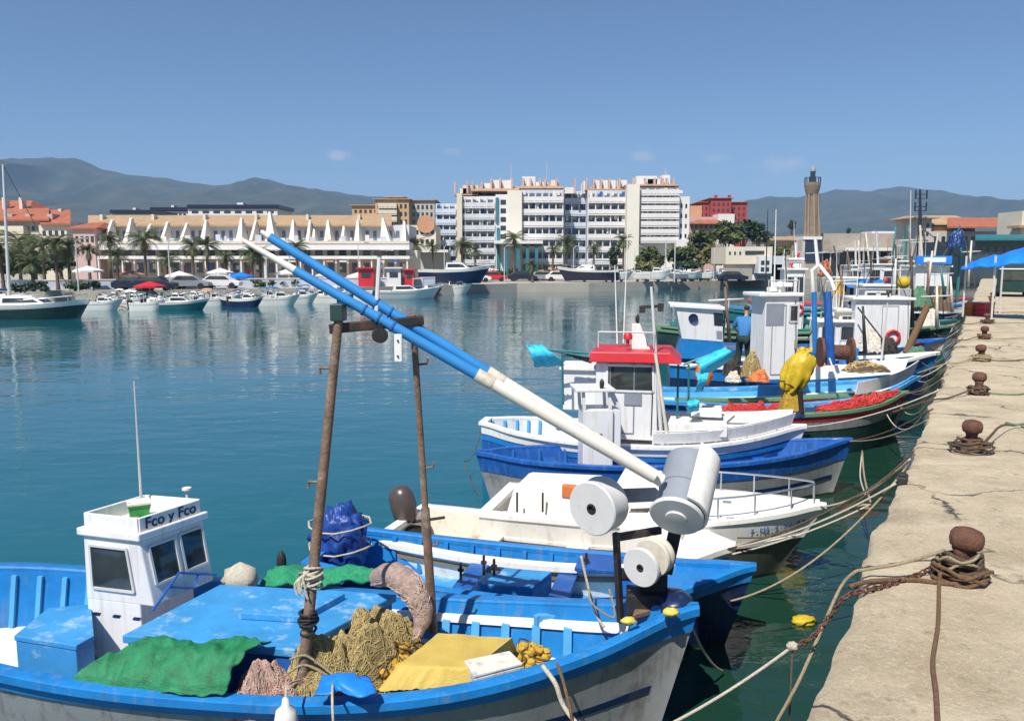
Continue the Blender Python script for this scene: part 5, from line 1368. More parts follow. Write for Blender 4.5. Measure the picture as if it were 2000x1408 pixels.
guard(R(GA), R(GA) + R(190), .225, .252, -.05, ln * .93).build("guard", 'gel_white', br, auto=40)
# stern and deck things that lie on the boat
def drape(name, label, cat, poly_px, zf, mat_, nu=40, nv=26, amp=.02, fr=5, seed=0, group=None, th=.012):
    """cloth over a quad of photo points (tl, tr, br, bl), each with height"""
    q = [at(x, y, z) for x, y, z in poly_px]
    def fn(u, v):
        p = q[0].lerp(q[1], u).lerp(q[3].lerp(q[2], u), v)
        p = p + (q[1] - q[0]).normalized() * .07 * noise.noise(V((u * 3, v * 4, seed))) + (q[3] - q[0]).normalized() * .09 * noise.noise(V((u * 3.3 + 7, v * 2, seed)))
        p.z += zf(u, v) + amp * (noise.noise(V((p.x * fr, p.y * fr, seed))) + 1.1 * (.5 - abs(noise.noise(V((p.x * fr * .8 + p.y * 2, p.y * fr * .4, seed + 5)))) * 2) + .7 * noise.noise(V((p.x * fr * 2.3 + 3, p.y * fr * .8, seed)))) 
        return p
    m = MB().grid(fn, nu, nv)
    o_ = m.build(name, mat_, None, True)
    md = o_.modifiers.new("thickness", 'SOLIDIFY'); md.thickness = th
    return tag(o_, label, cat, group)
drape("green_tarp", "creased green tarpaulin over the near side of the blue fishing boat", "tarpaulin", [(290, 1246, .93), (532, 1252, .96), (428, 1352, .76), (132, 1328, .76)], lambda u, v: .12 * math.sin(math.pi * min(1, v * 1.05)) * (.4 + .6 * u) - .06 * (v > .93) * (1 if u < .6 else .5), 'green_tarp', 90, 64, .024, 7.5, 2)
mound(wpt(515, 6.10, .38), .38, .26, .42, 0, 'pink_net', 'strand_pink', "small heap of pinkish net between the green tarp and the gallows post", 5, 600, .0025)
bn = mound(wpt(668, 6.35, .40), .56, .38, .58, .6, 'brown_net', 'strand_brown', "olive brown fishing net heaped between the blue hatch and the yellow covered box", 4, 900, .0026, fold=7)
c_ = wpt(672, 6.35, .40)
mound(wpt(745, 6.85, .45), .46, .36, .46, .3, 'brown_net', 'strand_brown', "smaller olive brown net heap against the right end of the blue hatch", 14, 600, .0026, fold=6)
m = MB()
for k in range(4):
    pts = [c_ + V((-.40 + .11 * j + .02 * k, -.30 + .03 * math.sin(j) - .01 * k, .10 + .09 * k + .17 * math.sin(j * .40 + k * .5) + .03 * math.sin(j * 1.7))) for j in range(9)]
    m.tube(smooth_path(pts, 4), .010, 6)
hr = m.build("head_rope", 'rope', bn, True); hr['kind'] = 'stuff'
m = MB()
pth = smooth_path([at(738, 1128, 1.05), atd(770, 1122, 6.95), atd(805, 1150, 6.8), atd(826, 1195, 6.75), atd(815, 1240, 6.7)], 8)
m.tube(pth, [.05 + .062 * math.sin(math.pi * min(1, i / len(pth) + .12)) ** .6 * (1 + .12 * math.sin(i * 1.7)) for i in range(len(pth))], 14)
o_ = m.build("net_bundle", 'mauve_net', None, True)
def bsurf(u, v, P_=pth, L_=len(pth)):
    i = min(L_ - 2, int(v * (L_ - 1))); c = P_[i].lerp(P_[i + 1], v * (L_ - 1) - i); r_ = .05 + .062 * math.sin(math.pi * min(1, v + .12)) ** .6; w = 6.283 * u
    return c + V((0, math.cos(w) * r_, 0)) + V((math.sin(w) * r_ * .8, 0, math.sin(w) * r_ * .7)) - V((0, 0, .01))
strands(o_, bsurf, 330, 'strand_mauve', .003, 9, 3, .006, .5, .35)
tag(o_, "twisted mauve grey net bundle hanging over the far gunwale beside the gallows post", "fishing net")
def floats(cx_px, cy_px, z, wx, wy, hz_, n, label, seed):
    rr = random.Random(seed); c = at(cx_px, cy_px, z)
    m = MB().blob(c + V((0, 0, -.03)), (wx * .95, wy * .95, hz_ * .75), 26, 14, .3, 3, seed)
    for k in range(n):
        w = rr.uniform(0, 6.28); q_ = math.sqrt(rr.random())
        p = c + V((math.cos(w) * wx * q_, math.sin(w) * wy * q_, hz_ * (1 - q_ * q_) * .9 + rr.uniform(-.02, .03)))
        m.blob(p, (rr.uniform(.03, .06), rr.uniform(.03, .05), rr.uniform(.025, .045)), 9, 6, .3, 2, k)
    o_ = m.build("net_heap", 'yellow_net', None, True); tag(o_, label, "fishing net")
    mm = MB()
    for k in range(n // 4):
        w = rr.uniform(0, 6.28); pts = []
        p = c + V((rr.uniform(-.6, .6) * wx, rr.uniform(-.6, .6) * wy, hz_))
        for j in range(5): pts.append(p.copy()); p += V((math.cos(w) * .07, math.sin(w) * .07, -.02 + rr.uniform(-.02, .02))); w += rr.uniform(-.9, .9)
        mm.tube(smooth_path(pts, 3), .008, 5)
    mm.build("float_line", 'rope_dark', o_)
floats(762, 1297, .60, .22, .32, .16, 80, "heap of yellow corks and net between brown net and yellow covered box", 11)
floats(1035, 1288, .50, .17, .20, .10, 34, "small pile of yellow net beside the foam box near the bow", 12)
floats(640, 1335, .62, .14, .12, .12, 26, "small tangle of yellow net at the foot of the gallows post", 13)
# box under a yellow tarp and the foam box
zt = .80
q = [at(x, y, zt) for x, y in ((776, 1300), (915, 1308), (1000, 1245), (856, 1236))]
q[1] = at(925, 1304, zt)
lo = [at(735, 1350, .66), at(930, 1340, .66), at(1015, 1285, .45), at(850, 1270, .45)]
def ybox(u, v):     # v 0..1 front skirt then top
    if v < .35: a_, b_ = lo[0].lerp(lo[1], u), q[0].lerp(q[1], u); p = a_.lerp(b_, v / .35)
    else: a_, b_ = q[0].lerp(q[1], u), q[3].lerp(q[2], u); p = a_.lerp(b_, (v - .35) / .65)
    p = p.copy(); p.z += .012 * noise.noise(V((p.x * 6, p.y * 6, 3))) + .02 * noise.noise(V((u * 14, v * 2, 1))) * (1 if v < .35 else .25); return p
m = MB().grid(ybox, 40, 36)
sidep = [(lo[1], lo[2], q[2], q[1]), (lo[3], lo[0], q[0], q[3])]
for a_, b_, c_, d_ in sidep: m.grid(lambda u, v, a_=a_, b_=b_, c_=c_, d_=d_: a_.lerp(b_, u).lerp(d_.lerp(c_, u), v), 8, 6)
yb_ = m.build("covered_box", 'yellow_tarp', None, True, auto=50); tag(yb_, "large box covered by an ochre yellow tarpaulin near the bow", "box")
q = [at(x, y, .82) for x, y in ((908, 1288), (995, 1270), (1020, 1294), (926, 1318))]
e = empty("fish_box", sum(q, V()) / 4 - V((0, 0, .14)), 0, "small white foam fish box with grey smudges lying beside the yellow covered box", "box")
qq = [loc(e, p) for p in q]; cc = sum(qq, V()) / 4
MB().hexa([cc + (p - cc) * .96 - V((0, 0, .14)) for p in qq], [p - V((0, 0, .03)) for p in qq]).build("body", 'foam', e, bevel=.008)
MB().hexa([cc + (p - cc) * 1.02 - V((0, 0, .027)) for p in qq], [cc + (p - cc) * 1.02 for p in qq]).build("lid", 'foam', e, bevel=.008)
# blue cloth on the near gunwale
drape("blue_cloth", "bright blue folded cloth on the near gunwale right of the white fender", "cloth", [(630, 1325, .80), (715, 1330, .80), (735, 1362, .80), (615, 1362, .79)], lambda u, v: .055 * math.sin(math.pi * u) * math.sin(math.pi * v) + .02, 'bright_tarp', 20, 14, .012, 9, 5)
# white fender
gp = at(570, 1352, .80)
e = empty("fender", gp + V((0, -.17, -.35)), 0, "white cylindrical fender hanging over the near gunwale below the gallows post", "fender")
MB().lathe([(.02, -.32), (.07, -.28), (.088, -.2), (.09, 0), (.088, .22), (.07, .31), (.03, .345), (.022, .40), (0, .41)], n=20).build("body", 'fender', e, True)
MB().tube(smooth_path([(0, 0, .38), (0, .05, .46), (0, .17, .43), (.03, .3, .38)], 4), .009, 6).build("lanyard", 'rope_white', e)
m = MB().tube(cat_line(at(655, 1340, .86) , at(655, 1408, .05) + V((0, .0, 0)), -.0), .01, 5)
m = MB().tube(smooth_path([at(650, 1335, .86), at(656, 1372, .80) + V((0, -.11, .02)), at(656, 1372, .80) + V((.02, -.13, -.5)), at(656, 1372, .80) + V((.0, -.13, -.9))], 4), .01, 6)
tag(m.build("rope", 'rope_white', None, True), "thin white line hanging over the near gunwale right of the white fender", "rope")
# the two long poles lying over the gallows
def pole(lo_px, mid_px, tip_px, label, tipm, off=0, tl=.45):
    A_ = atd(*lo_px, 6.45 + off); M2 = atd(*mid_px, 6.42 + off)
    d_ = (M2 - A_)
    # carry on along the same line until the tip pixel column
    best = 1
    for k in range(100, 190):
        p = A_ + d_ * (k / 100); 
        dd = V((0, 0, 0)); rel = p - V((0, 0, H)); dep = rel.y * cp - rel.z * sp
        if CX + FPX * rel.x / dep <= tip_px: best = k / 100; break
    T_ = A_ + d_ * best
    dr = (T_ - A_).normalized()
    e = empty("long_pole", A_, 0, label, "pole", "long poles on the gallows")
    l_ = lambda p: p - A_
    t1 = .60 * d_.length
    tot = (T_ - A_).length
    MB().tube([V((0, 0, 0)), dr * t1], [.056, .052], 14).build("white_section", 'white_pole', e, auto=40)
    MB().tube([dr * (t1 - .05), dr * (t1 + .10)], .056, 14).build("sleeve", 'old_white', e, auto=40)
    MB().tube([dr * (t1 + .1), dr * (tot - tl)], [.047, .036], 14).build("blue_section", 'pole_blue', e, auto=40)
    MB().tube([dr * (tot - tl - .02), dr * tot], [.032, .018], 12).build("tip", tipm, e, auto=40)
    m = MB()
    for k in range(3):
        w = d_.length * (.93 + .05 * k)
        MB().lathe([(.043, -.012), (.049, -.006), (.049, .006), (.043, .012)], dr * w, dr, 12).build("binding", 'mid_blue', e)
pole((1292, 938), (752, 603), 515, "upper of two long blue and white poles laid over the gallows, short pale tip", 'old_white', .12, .08)
pole((1278, 930), (728, 615), 478, "lower of two long blue and white poles laid over the gallows, white tip", 'white_pole', 0)
# ================================================================== the blue boat behind the nearest one
bw = at(1477, 1106, .88); st = at(648, 1062, .70); st.z = 0
b2 = Boat("fishing_boat", "bright blue open boat with dark navy hull, second from the near end", "fishing boat", bw, st + V((0, -.1, 0)), 1.55, [.74, .68, .64, .62, .64, .72, .90], WT_TRN, .42, .66, -.4, nu=36)
b2.hull('navy', 0, .9); b2.band('blue_paint', .86, 1.0, "sheer_strake", .015); b2.slime(); b2.gunwale('blue_paint', .12, .05, .035)
b2.lining('blue_paint', .22, -.07); b2.deck('deck_blue', .24, .02, .93, -.07, "floor"); b2.ribs('blue_paint', .12, .86, 12, .24, -.07, .05, .04)
b2.deck('blue_paint', lambda u: b2.sheer(u) - .05, .80, .975, -.05, "foredeck")
for u in (.36, .58, .72): b2.thwart('deep_blue', u, .52)
q = [b2.a(x, y, .60) for x, y in ((938, 1140), (1040, 1146), (1078, 1115), (985, 1108))]
MB().hexa([p - V((0, 0, .34)) for p in q], q).build("engine_hatch", 'deck_blue', b2.root, bevel=.01)
m = MB()
for (x, y) in ((900, 1120), (945, 1105), (1145, 1100), (965, 1112)):
    m = MB(); p = b2.a(x, y, .66); m.tube([p - V((0, 0, .1)), p + V((0, 0, .12))], .016, 6); m.bar(p - V((.03, 0, -.04)), p + V((.03, 0, .04)), .03); m.build("thole_pin", 'black_steel', b2.root)
m = MB().box(-.3, .3, -.24, .24, 0, .05); p = b2.a(1180, 1105, .60); m.v = [(a + p.x, b_ + p.y, c + p.z) for a, b_, c in m.v]
m.build("bow_box", 'deep_blue', b2.root, bevel=.01)
mc = tag(MB().blob(at(662, 1090, .62) + V((0, .1, .16)), (.30, .27, .42), 40, 28, .30, 4.2, 2).build("covered_outboard", 'blue_tarp', None, True), "outboard engine bundled in a crumpled dark blue tarpaulin at the stern of the second boat", "outboard")
m = MB(); c = at(662, 1090, .62) + V((0, .1, .22))
for z in (-.1, .16):
    m.tube([c + V((math.cos(w * .5236) * .36, math.sin(w * .5236) * .33, z + .02 * math.sin(w * 1.3))) for w in range(13)], .012, 5)
m.build("binding_rope", 'rope_white', mc)
o_ = drape("green_net", "bright green net spread over the stern of the second boat behind the blue hatch", "fishing net", [(535, 1108, .80), (715, 1110, .80), (735, 1138, .76), (512, 1146, .76)], lambda u, v: .07 * math.sin(math.pi * v) + .05 * math.sin(3 * math.pi * u) * .4, 'green_net', 36, 20, .03, 6, 3, th=.03)
tag(MB().blob(at(470, 1130, .88), (.17, .12, .15), 18, 10, .3, 3, 6).build("canvas_bundle", 'rope_white', None, True), "small cream canvas bundle behind the blue hatch, right of the wheelhouse", "bundle")
m = MB().blob(at(550, 1100, .72), (.055, .05, .14), 12, 8, .1); tag(m.build("fender", 'black_rubber', None, True), "small dark fender upright left of the blue covered outboard", "fender")
# ================================================================== white open skiff
b3 = Boat("skiff", "cream white open skiff with a brown outboard, moored behind the second blue boat", "boat", at(1437, 1066, .74), at(782, 1014, .62) * 1, 1.75, [.60, .58, .57, .58, .62, .68, .76], [.86, .92, .96, 1, 1, 1, .99, .95, .84, .58, .06], .5, .7, -.3, nu=30)
b3.hull('gel_white'); b3.slime(); b3.gunwale('gel_white', .13, .06, .04); b3.lining('old_white', .2, -.08); b3.deck('old_white', .22, .02, .95, -.08, "floor")
b3.deck('gel_white', lambda u: b3.sheer(u) - .02, .76, .985, -.04, "foredeck", .03); b3.band('wood', .80, .86, "rub_rail", .02)
for u in (.28, .55): b3.thwart('old_white', u, .44, .28)
m = MB(); p = b3.a(1290, 1020, .78); m.box(p.x - .45, p.x + .3, p.y - .35, p.y + .35, .3, .80); m.build("console", 'gel_white', b3.root, bevel=.03)
def outboard(b, y=0, k=1.0, mm='engine', z=.7, label="outboard engine", dx=0, tilt=0.0):
    x = -b.L / 2 + dx
    e = empty("outboard", b.mat @ V((x, y, 0)), b.rz, label, "outboard")
    MB().lathe([(0, -.20), (.11, -.195), (.15, -.13), (.165, .02), (.155, .14), (.115, .22), (.04, .25), (0, .25)], (-.12, 0, z + .24), (-.25, 0, 1), 20).build("cowling", mm, e, True).scale = (.95, .82, 1.0)
    MB().hexa([(-.28, -.06, -.15), (-.1, -.05, -.15), (-.1, .05, -.15), (-.28, .06, -.15)], [(-.2, -.07, z), (-.04, -.07, z), (-.04, .07, z), (-.2, .07, z)]).build("leg", 'black_rubber', e, bevel=.02)
    m = MB().box(-.10, .05, -.14, .14, z - .22, z - .02); m.build("clamp", 'black_rubber', e, bevel=.015)
    MB().tube([(.0, 0, z + .06), (.38, .05, z + .14)], .018, 8).build("tiller", 'black_rubber', e)
    return e
outboard(b3, .12, 1.15, 'engine', .44, "brown grey outboard engine on the transom of the cream skiff", .12).scale = (1.15, 1.15, 1.12)
rr = random.Random(3)
def coil(c, r, n, label, mm='rope', flat=.03, name="rope_coil", cat="rope", seed=1, wild=.3):
    rr = random.Random(seed); c = V(c); pts = []
    for j in range(n * 12):
        w = j * math.pi / 6; q_ = r * (1 - wild * rr.random() * .6) * (1 + .15 * math.sin(w * .37))
        pts.append(c + V((math.cos(w) * q_, math.sin(w) * q_ * .8, flat * j / (n * 12) * 2 + rr.uniform(0, .03))))
    return tag(MB().tube(smooth_path(pts, 2), .013, 6).build(name, mm, None, True), label, cat)
coil(at(1080, 1028, .46), .13, 4, "brown rope coil on the thwart of the cream skiff", 'rope_brown')
coil(at(1062, 1062, .30), .22, 3, "loose rope loops on the floor of the cream skiff", 'rope', seed=4, wild=.8)
# ================================================================== white speed boat with bow rail
b4 = Boat("speedboat", "white motor boat with low windscreen and steel bow rail, before the deep blue hull", "motor boat", at(1614, 984, .98), at(968, 968, .74), 1.75, [.72, .74, .76, .80, .85, .91, .98], [.86, .92, .96, 1, 1, .98, .92, .82, .64, .38, .03], .75, .62, -.3, nu=30)
b4.hull('shaded_white_hull', 0, .74); b4.hull('gel_white', .68, 1.0, "topside", .012); b4.band('gel_white', .66, .70, "rub_rail", .03)
b4.deck('gel_white', lambda u: b4.sheer(u) - .03, .5, .985, -.02, "foredeck", .09); b4.lining('gel_white', .3, -.09); b4.deck('old_white', .32, .02, .52, -.09, "floor"); b4.slime(); b4.gunwale('gel_white', .16, .05, .02)
p0 = b4.a(1100, 955, .95)
m = MB().hexa([(p0.x - .75, -.5, .5), (p0.x + .75, -.5, .5), (p0.x + .75, .5, .5), (p0.x - .75, .5, .5)], [(p0.x - .62, -.42, 1.02), (p0.x + .5, -.42, 1.05), (p0.x + .5, .42, 1.05), (p0.x - .62, .42, 1.02)]); m.build("seat_box", 'gel_white', b4.root, bevel=.07)
m = MB().box(p0.x + .05, p0.x + .28, -.46, -.36, .93, 1.09); m.build("wood_panel", 'orange', b4.root, bevel=.01)
w0 = b4.a(1290, 940, 1.0)
B_ = [V((w0.x - .5, -.55, .84)), V((w0.x + .35, -.38, .9)), V((w0.x + .35, .38, .9)), V((w0.x - .5, .55, .84))]
T_ = [V((w0.x - .5, -.5, 1.16)), V((w0.x + .02, -.36, 1.18)), V((w0.x + .02, .36, 1.18)), V((w0.x - .5, .5, 1.16))]
m = MB().hexa(B_, T_).build("console", 'gel_white', b4.root, bevel=.04); quadwin(m, (B_[1], B_[2], T_[2], T_[1]), .06, .94, .2, .9, 'window_dark'); quadwin(m, (B_[0], B_[1], T_[1], T_[0]), .1, .9, .3, .85, 'window_dark')
m = MB(); us = [.60, .70, .80, .90, .965]
for sd in (-1, 1):
    top = [b4.P(u, 1, sd, -.06) + V((0, 0, .27)) for u in us]
    m.tube(smooth_path(top, 4), .013, 6)
    for p in top: m.tube([p, p - V((0, 0, .28))], .011, 6)
    m.build("bow_rail", 'chrome', b4.root); m = MB()
hull_text(b4, "7-MA-4-21-08", .80, .82, .10, 'mid_blue', -1, .022, "registration")
m = MB()
for (x, y) in ((1375, 985), (1420, 980)): p = b4.d(x, y, 9.55); MB().obox(p, (.05, 0, 0), (0, .01, 0), (0, 0, .012)).build("vent", 'grey_paint', b4.root)
m = MB(); 
for x in (1060, 1010): 
    p = b4.a(x, 985, .85); MB().tube([p - V((0, 0, .1)), p + V((0, 0, .16))], .014, 6).build("post", 'black_steel', b4.root)
# ================================================================== dark blue rowing hull with a white tower
b5 = Boat("rowing_hull", "deep blue open wooden boat with grey bottom and a tall white control tower", "boat", at(1664, 856, .98), at(928, 884, .84), 1.65, [.86, .80, .76, .76, .79, .86, .98], WT_DBL, .4, .68, -.3, nu=34)
b5.hull('grey_hull', 0, .74); b5.hull('deep_blue', .72, 1, "topside", .012); b5.slime(); b5.gunwale('deep_blue', .11, .05, .035); b5.lining('deep_blue', .35, -.07); b5.deck('mid_blue', .37, .04, .94, -.07, "floor")
b5.ribs('mid_blue', .1, .9, 12, .37, -.07, .05, .04)
for u in (.2, .36, .62, .76): b5.thwart('deep_blue', u, .62)
b5.band('navy', .48, .53, "stripe", .015, .55, .97)
tw_ = b5.a(1137, 930, .55); 
D5 = (b5.mat @ V((tw_.x, -.25, 0))).y
x0 = b5.d(1137, 900, D5).x; x1 = b5.d(1196, 900, D5).x
zt = b5.d(1165, 800, D5).z; zt2 = b5.d(1165, 764, D5).z
ba = -.32; bb = .22
c = MB().box(x0, x1, ba, bb, .37, zt).build("control_tower", 'cabin_white', b5.root, bevel=.012)
MB().hexa([(x1 + .003, ba + .06, .8), (x1 + .14, ba + .06, .8), (x1 + .14, bb - .04, .8), (x1 + .003, bb - .04, .8)], [(x1 + .003, ba + .06, zt), (x1 + .14, ba + .06, zt - .02), (x1 + .14, bb - .04, zt - .02), (x1 + .003, bb - .04, zt)]).build("front_locker", 'cabin_white', c, bevel=.01)
m = MB()
for (x, y) in ((x0 + .02, ba + .03), (x1 - .05, ba + .03), (x0 + .02, bb - .03), (x1 - .05, bb - .03)): MB().bar((x, y, zt), (x - .02, y, zt2), .05).build("window_post", 'cabin_white', c)
for y in (ba + .08, bb - .06): MB().bar((x1 + .13, y, zt), (x1 - .02, y, zt2), .045).build("window_post", 'cabin_white', c)
MB().box(x0 - .14, x1 + .02, ba - .06, bb + .06, zt2, zt2 + .05).build("roof", 'cabin_white', c, bevel=.01)
m = MB().obox((x0 + .28, ba - .02, zt - .42), (.03, 0, 0), (0, .02, 0), (0, 0, .03)); m.build("latch", 'black_steel', c)
m = MB().blob((x0 + .3, ba, zt2 + .12), (.04, .04, .09), 10, 7); m.tube([(x0 + .3, ba, zt2 + .04), (x0 + .3, ba, zt2 + .12)], .01, 5); m.build("horn", 'black_steel', c, True)
# ================================================================== white and blue boat with red roofed wheelhouse
b6 = Boat("fishing_boat", "white and pale blue fishing boat with a red roofed wheelhouse and oval stern well", "fishing boat", at(1575, 832, 1.12), at(946, 822, .98), 2.1, [1.0, .93, .88, .86, .89, .98, 1.14], [.22, .62, .84, .96, 1, 1, .97, .87, .66, .36, .02], .5, .66, -.3, nu=40)
b6.hull('deep_blue', 0, .92); b6.band('white_paint', .84, 1.0, "sheer_strake", .015); b6.slime(); b6.gunwale('white_paint', .15, .05, .045); b6.lining('white_paint', .55, -.1)
b6.band('blue_paint', .75, .82, "blue_stripe", .012)
b6.deck('white_paint', lambda u: b6.sheer(u) - .10, .20, .975, -.12, "deck", .05); b6.deck('deck_blue', .62, .015, .22, -.12, "well_floor"); b6.ribs('light_blue', .02, .2, 6, .6, -.1, .05, .04)
b6.band('white_paint', 1.04, 1.2, "bulwark_rail", -.02, .55, .95, (-1, 1), .04)
D6 = (b6.mat @ V((0, -.6, 0))).y
def cabpx(b, px0, px1, pyt, pyb, D, wid, m, name, lean=0, zb=None, parent=None):
    p0, p1 = b.d(px0, pyt, D), b.d(px1, pyt, D)
    zb = zb if zb is not None else b.d(px0, pyb, D).z
    y = p0.y
    return MB().hexa([(p0.x, y, zb), (p1.x + lean, y, zb), (p1.x + lean, y + wid, zb), (p0.x, y + wid, zb)], [(p0.x, y, p0.z), (p1.x, y, p0.z), (p1.x, y + wid, p0.z), (p0.x, y + wid, p0.z)]).build(name, m, parent or b.root, bevel=.015), p0, p1, zb
c6, p0, p1, zb = cabpx(b6, 1164, 1282, 708, 856, D6, 1.1, 'cabin_white', "wheelhouse", .05)
quadwin(c6, [(p0.x, p0.y, zb), (p1.x + .05, p0.y, zb), (p1.x, p0.y, p0.z), (p0.x, p0.y, p0.z)], .19, .95, .64, .97, 'glass', 'cabin_white', .035)
quadwin(c6, [(p1.x + .05, p0.y, zb), (p1.x + .05, p0.y + 1.1, zb), (p1.x, p0.y + 1.1, p0.z), (p1.x, p0.y, p0.z)], .1, .9, .62, .95, 'glass')
MB().box(p0.x + .5, p0.x + .8, p0.y - .02, p0.y + .01, zb + .62, zb + .82).build("name_plate", 'grey_paint', c6)
rz0, rz1 = b6.d(1150, 706, D6).z, b6.d(1150, 686, D6).z
ra, rb_ = b6.d(1150, 700, D6 - .15).x, b6.d(1338, 700, D6 - .15).x
MB().hexa([(ra, p0.y - .14, rz0 + .004), (rb_ - .05, p0.y - .14, rz0 + .004), (rb_ - .05, p0.y + 1.25, rz0 + .004), (ra, p0.y + 1.25, rz0 + .004)], [(ra + .02, p0.y - .12, rz1), (rb_ - .25, p0.y - .12, rz1 + .01), (rb_ - .25, p0.y + 1.25, rz1 + .01), (ra + .02, p0.y + 1.25, rz1)]).build("red_roof", 'red_paint', c6, bevel=.015)
cabpx(b6, 1100, 1166, 722, 800, D6 + .5, .7, 'cabin_white', "rear_locker"); cabpx(b6, 1092, 1172, 714, 723, D6 + .45, .8, 'white_paint', "rear_roof")
f0, f1 = b6.d(1252, 690, D6 + .4), b6.d(1248, 632, D6 + .4)
MB().hexa([f0 + V(a_) for a_ in ((-.16, -.1, 0), (.2, -.1, 0), (.2, .1, 0), (-.16, .1, 0))], [f1 + V(a_) for a_ in ((-.12, -.06, 0), (.02, -.06, 0), (.02, .06, 0), (-.12, .06, 0))]).build("funnel", 'white_paint', c6, bevel=.01)
m = MB().blob(f1 + V((-.03, 0, .08)), (.04, .04, .08), 8, 6); m.build("funnel_light", 'black_steel', c6)
post(b6, [b6.d(1292, 858, D6 - .3), b6.d(1272, 560, D6 - .1)], [.035, .025], 'alu', "thin_mast")
post(b6, [b6.d(1303, 850, D6 - .5), b6.d(1280, 690, D6 - .4)], .03, 'old_white', "derrick")
m = MB(); p = b6.d(1272, 600, D6 - .1)
m.bar(p + V((-.16, 0, 0)), p + V((.16, 0, .02)), .05); m.obox(p + V((-.15, 0, -.04)), (.05, 0, 0), (0, .05, 0), (0, 0, .06)); m.obox(p + V((.16, 0, 0)), (.05, 0, 0), (0, .05, 0), (0, 0, .07)); m.build("mast_lamps", 'black_steel', c6)
cabpx(b6, 1350, 1410, 796, 814, D6 - .1, .5, 'white_paint', "fore_box"); cabpx(b6, 1300, 1420, 826, 850, D6 - .35, 1.1, 'white_paint', "fore_hatch")
m = MB(); 
for t in range(5):
    p = b6.P(.55 + t * .09, 1, -1, -.05); m.tube([p, p + V((0, 0, .255))], .016, 6)
m.tube(smooth_path([b6.P(.55 + t * .09, 1, -1, -.05) + V((0, 0, .25)) for t in range(5)], 3), .016, 6); m.build("hand_rail", 'white_paint', b6.root)
# net drums under cyan covers
def cyan(poly, label, seed):
    q = [atd(x, y, D) for x, y, D in poly]
    def fn(u, v):
        p = q[0].lerp(q[1], u).lerp(q[3].lerp(q[2], u), v); p = p.copy()
        p.y -= .16 * math.sin(math.pi * v); p.z += .05 * math.sin(math.pi * v) + .03 * noise.noise(V((u * 6, v * 5, seed))); p.x += .04 * noise.noise(V((u * 5, v * 7, seed + 4)))
        return p
    o_ = MB().grid(fn, 20, 14).build("cyan_tarp", 'cyan_tarp', None, True); o_.modifiers.new("thickness", 'SOLIDIFY').thickness = .02
    return tag(o_, label, "tarpaulin")
D_ = D6 + .1
cyan([(1026, 674, D_), (1058, 676, D_), (1102, 712, D_), (1046, 716, D_)], "cyan tarpaulin draped on the frame left of the red roofed wheelhouse", 1)
cyan([(1360, 706, D6 - .2), (1415, 680, D6 - .2), (1430, 700, D6 - .2), (1366, 738, D6 - .2)], "cyan tarpaulin stretched on the frame right of the red roofed wheelhouse", 2)
cyan([(1360, 730, D6 - .25), (1382, 726, D6 - .25), (1372, 762, D6 - .25), (1358, 764, D6 - .25)], "narrow cyan cloth hanging below the right cyan tarpaulin", 3)
cyan([(1342, 786, D6 - .3), (1362, 780, D6 - .3), (1362, 800, D6 - .3), (1340, 806, D6 - .3)], "small cyan rag on the white foredeck box", 4)
m = MB()
for a_, c_ in [((1030, 676), (1165, 700)), ((1060, 682), (1150, 690)), ((1335, 712), (1415, 682)), ((1340, 720), (1362, 716)), ((1098, 690), (1100, 790)), ((1325, 712), (1322, 830)), ((1345, 712), (1345, 800))]:
    MB().tube([b6.d(*a_, D6 + .05), b6.d(*c_, D6 + .05)], .022, 6).build("net_frame", 'teal_paint', b6.root)
m = MB()
for k in range(8):
    p = b6.d(1110 + k * 6, 690 + k * 2, D6 + .1); MB().blob(p, (.05, .05, .05), 8, 6, .2, 2, k).build("float", 'black_steel', b6.root)
tag(MB().blob(b6.mat @ b6.d(1395, 742, D6 + 0), (.16, .14, .22), 18, 12, .3, 3, 8).build("net_heap", 'orange', None, True), "orange heap of net and floats behind the right cyan tarpaulin", "fishing net").location = (0, .8, 0)
fit_out(b6, c6, p0 + V((0, 0, .18)), p1 + V((0, 0, .18)), 1.0, 4, zb)
# yellow covered net hauler on its bow
hy = empty("net_hauler", at(1546, 812, 1.1), 0, "net hauler under a bright yellow cover on the bow of the red roofed boat", "net hauler")
l_ = lambda px, py, D: loc(hy, atd(px, py, D))
Dh = hy.location.y
ra_ = V((-.55, -.72, .12)).normalized()
c_ = l_(1558, 728, Dh); la = (l_(1583, 690, Dh) - l_(1534, 775, Dh)).normalized(); lb = V((la.z, 0, -la.x)); m = MB(); NU, NV = 40, 26
def cov(u, v):
    w = 6.2832 * u; t_ = .985 * (1 - 2 * v); r_ = math.sqrt(max(0, 1 - t_ * t_)) ** .75
    d_ = lb * math.cos(w) * .27 * r_ * (1 - .25 * (t_ < 0) * abs(t_)) + V((0, 1, 0)) * math.sin(w) * .19 * r_ + la * t_ * (.45 - .05 * abs(t_) ** 6)
    f = 1 + .12 * math.sin(w * 7 + 3 * t_) * r_ * max(0, .6 - t_) + .16 * noise.noise(V((math.cos(w) * 1.6, math.sin(w) * 1.6, t_ * 2.2)))
    return c_ + d_ * f
m.grid(cov, NU, NV); m.build("yellow_cover", 'yellow_cover', hy, True)
m = MB()
for k in range(1): m.tube([cov(q_ / 16, .80) + (cov(q_ / 16, .80) - c_).normalized() * .012 for q_ in range(17)], .014, 5, False)
m.build("lashing", 'rope_dark', hy, True)
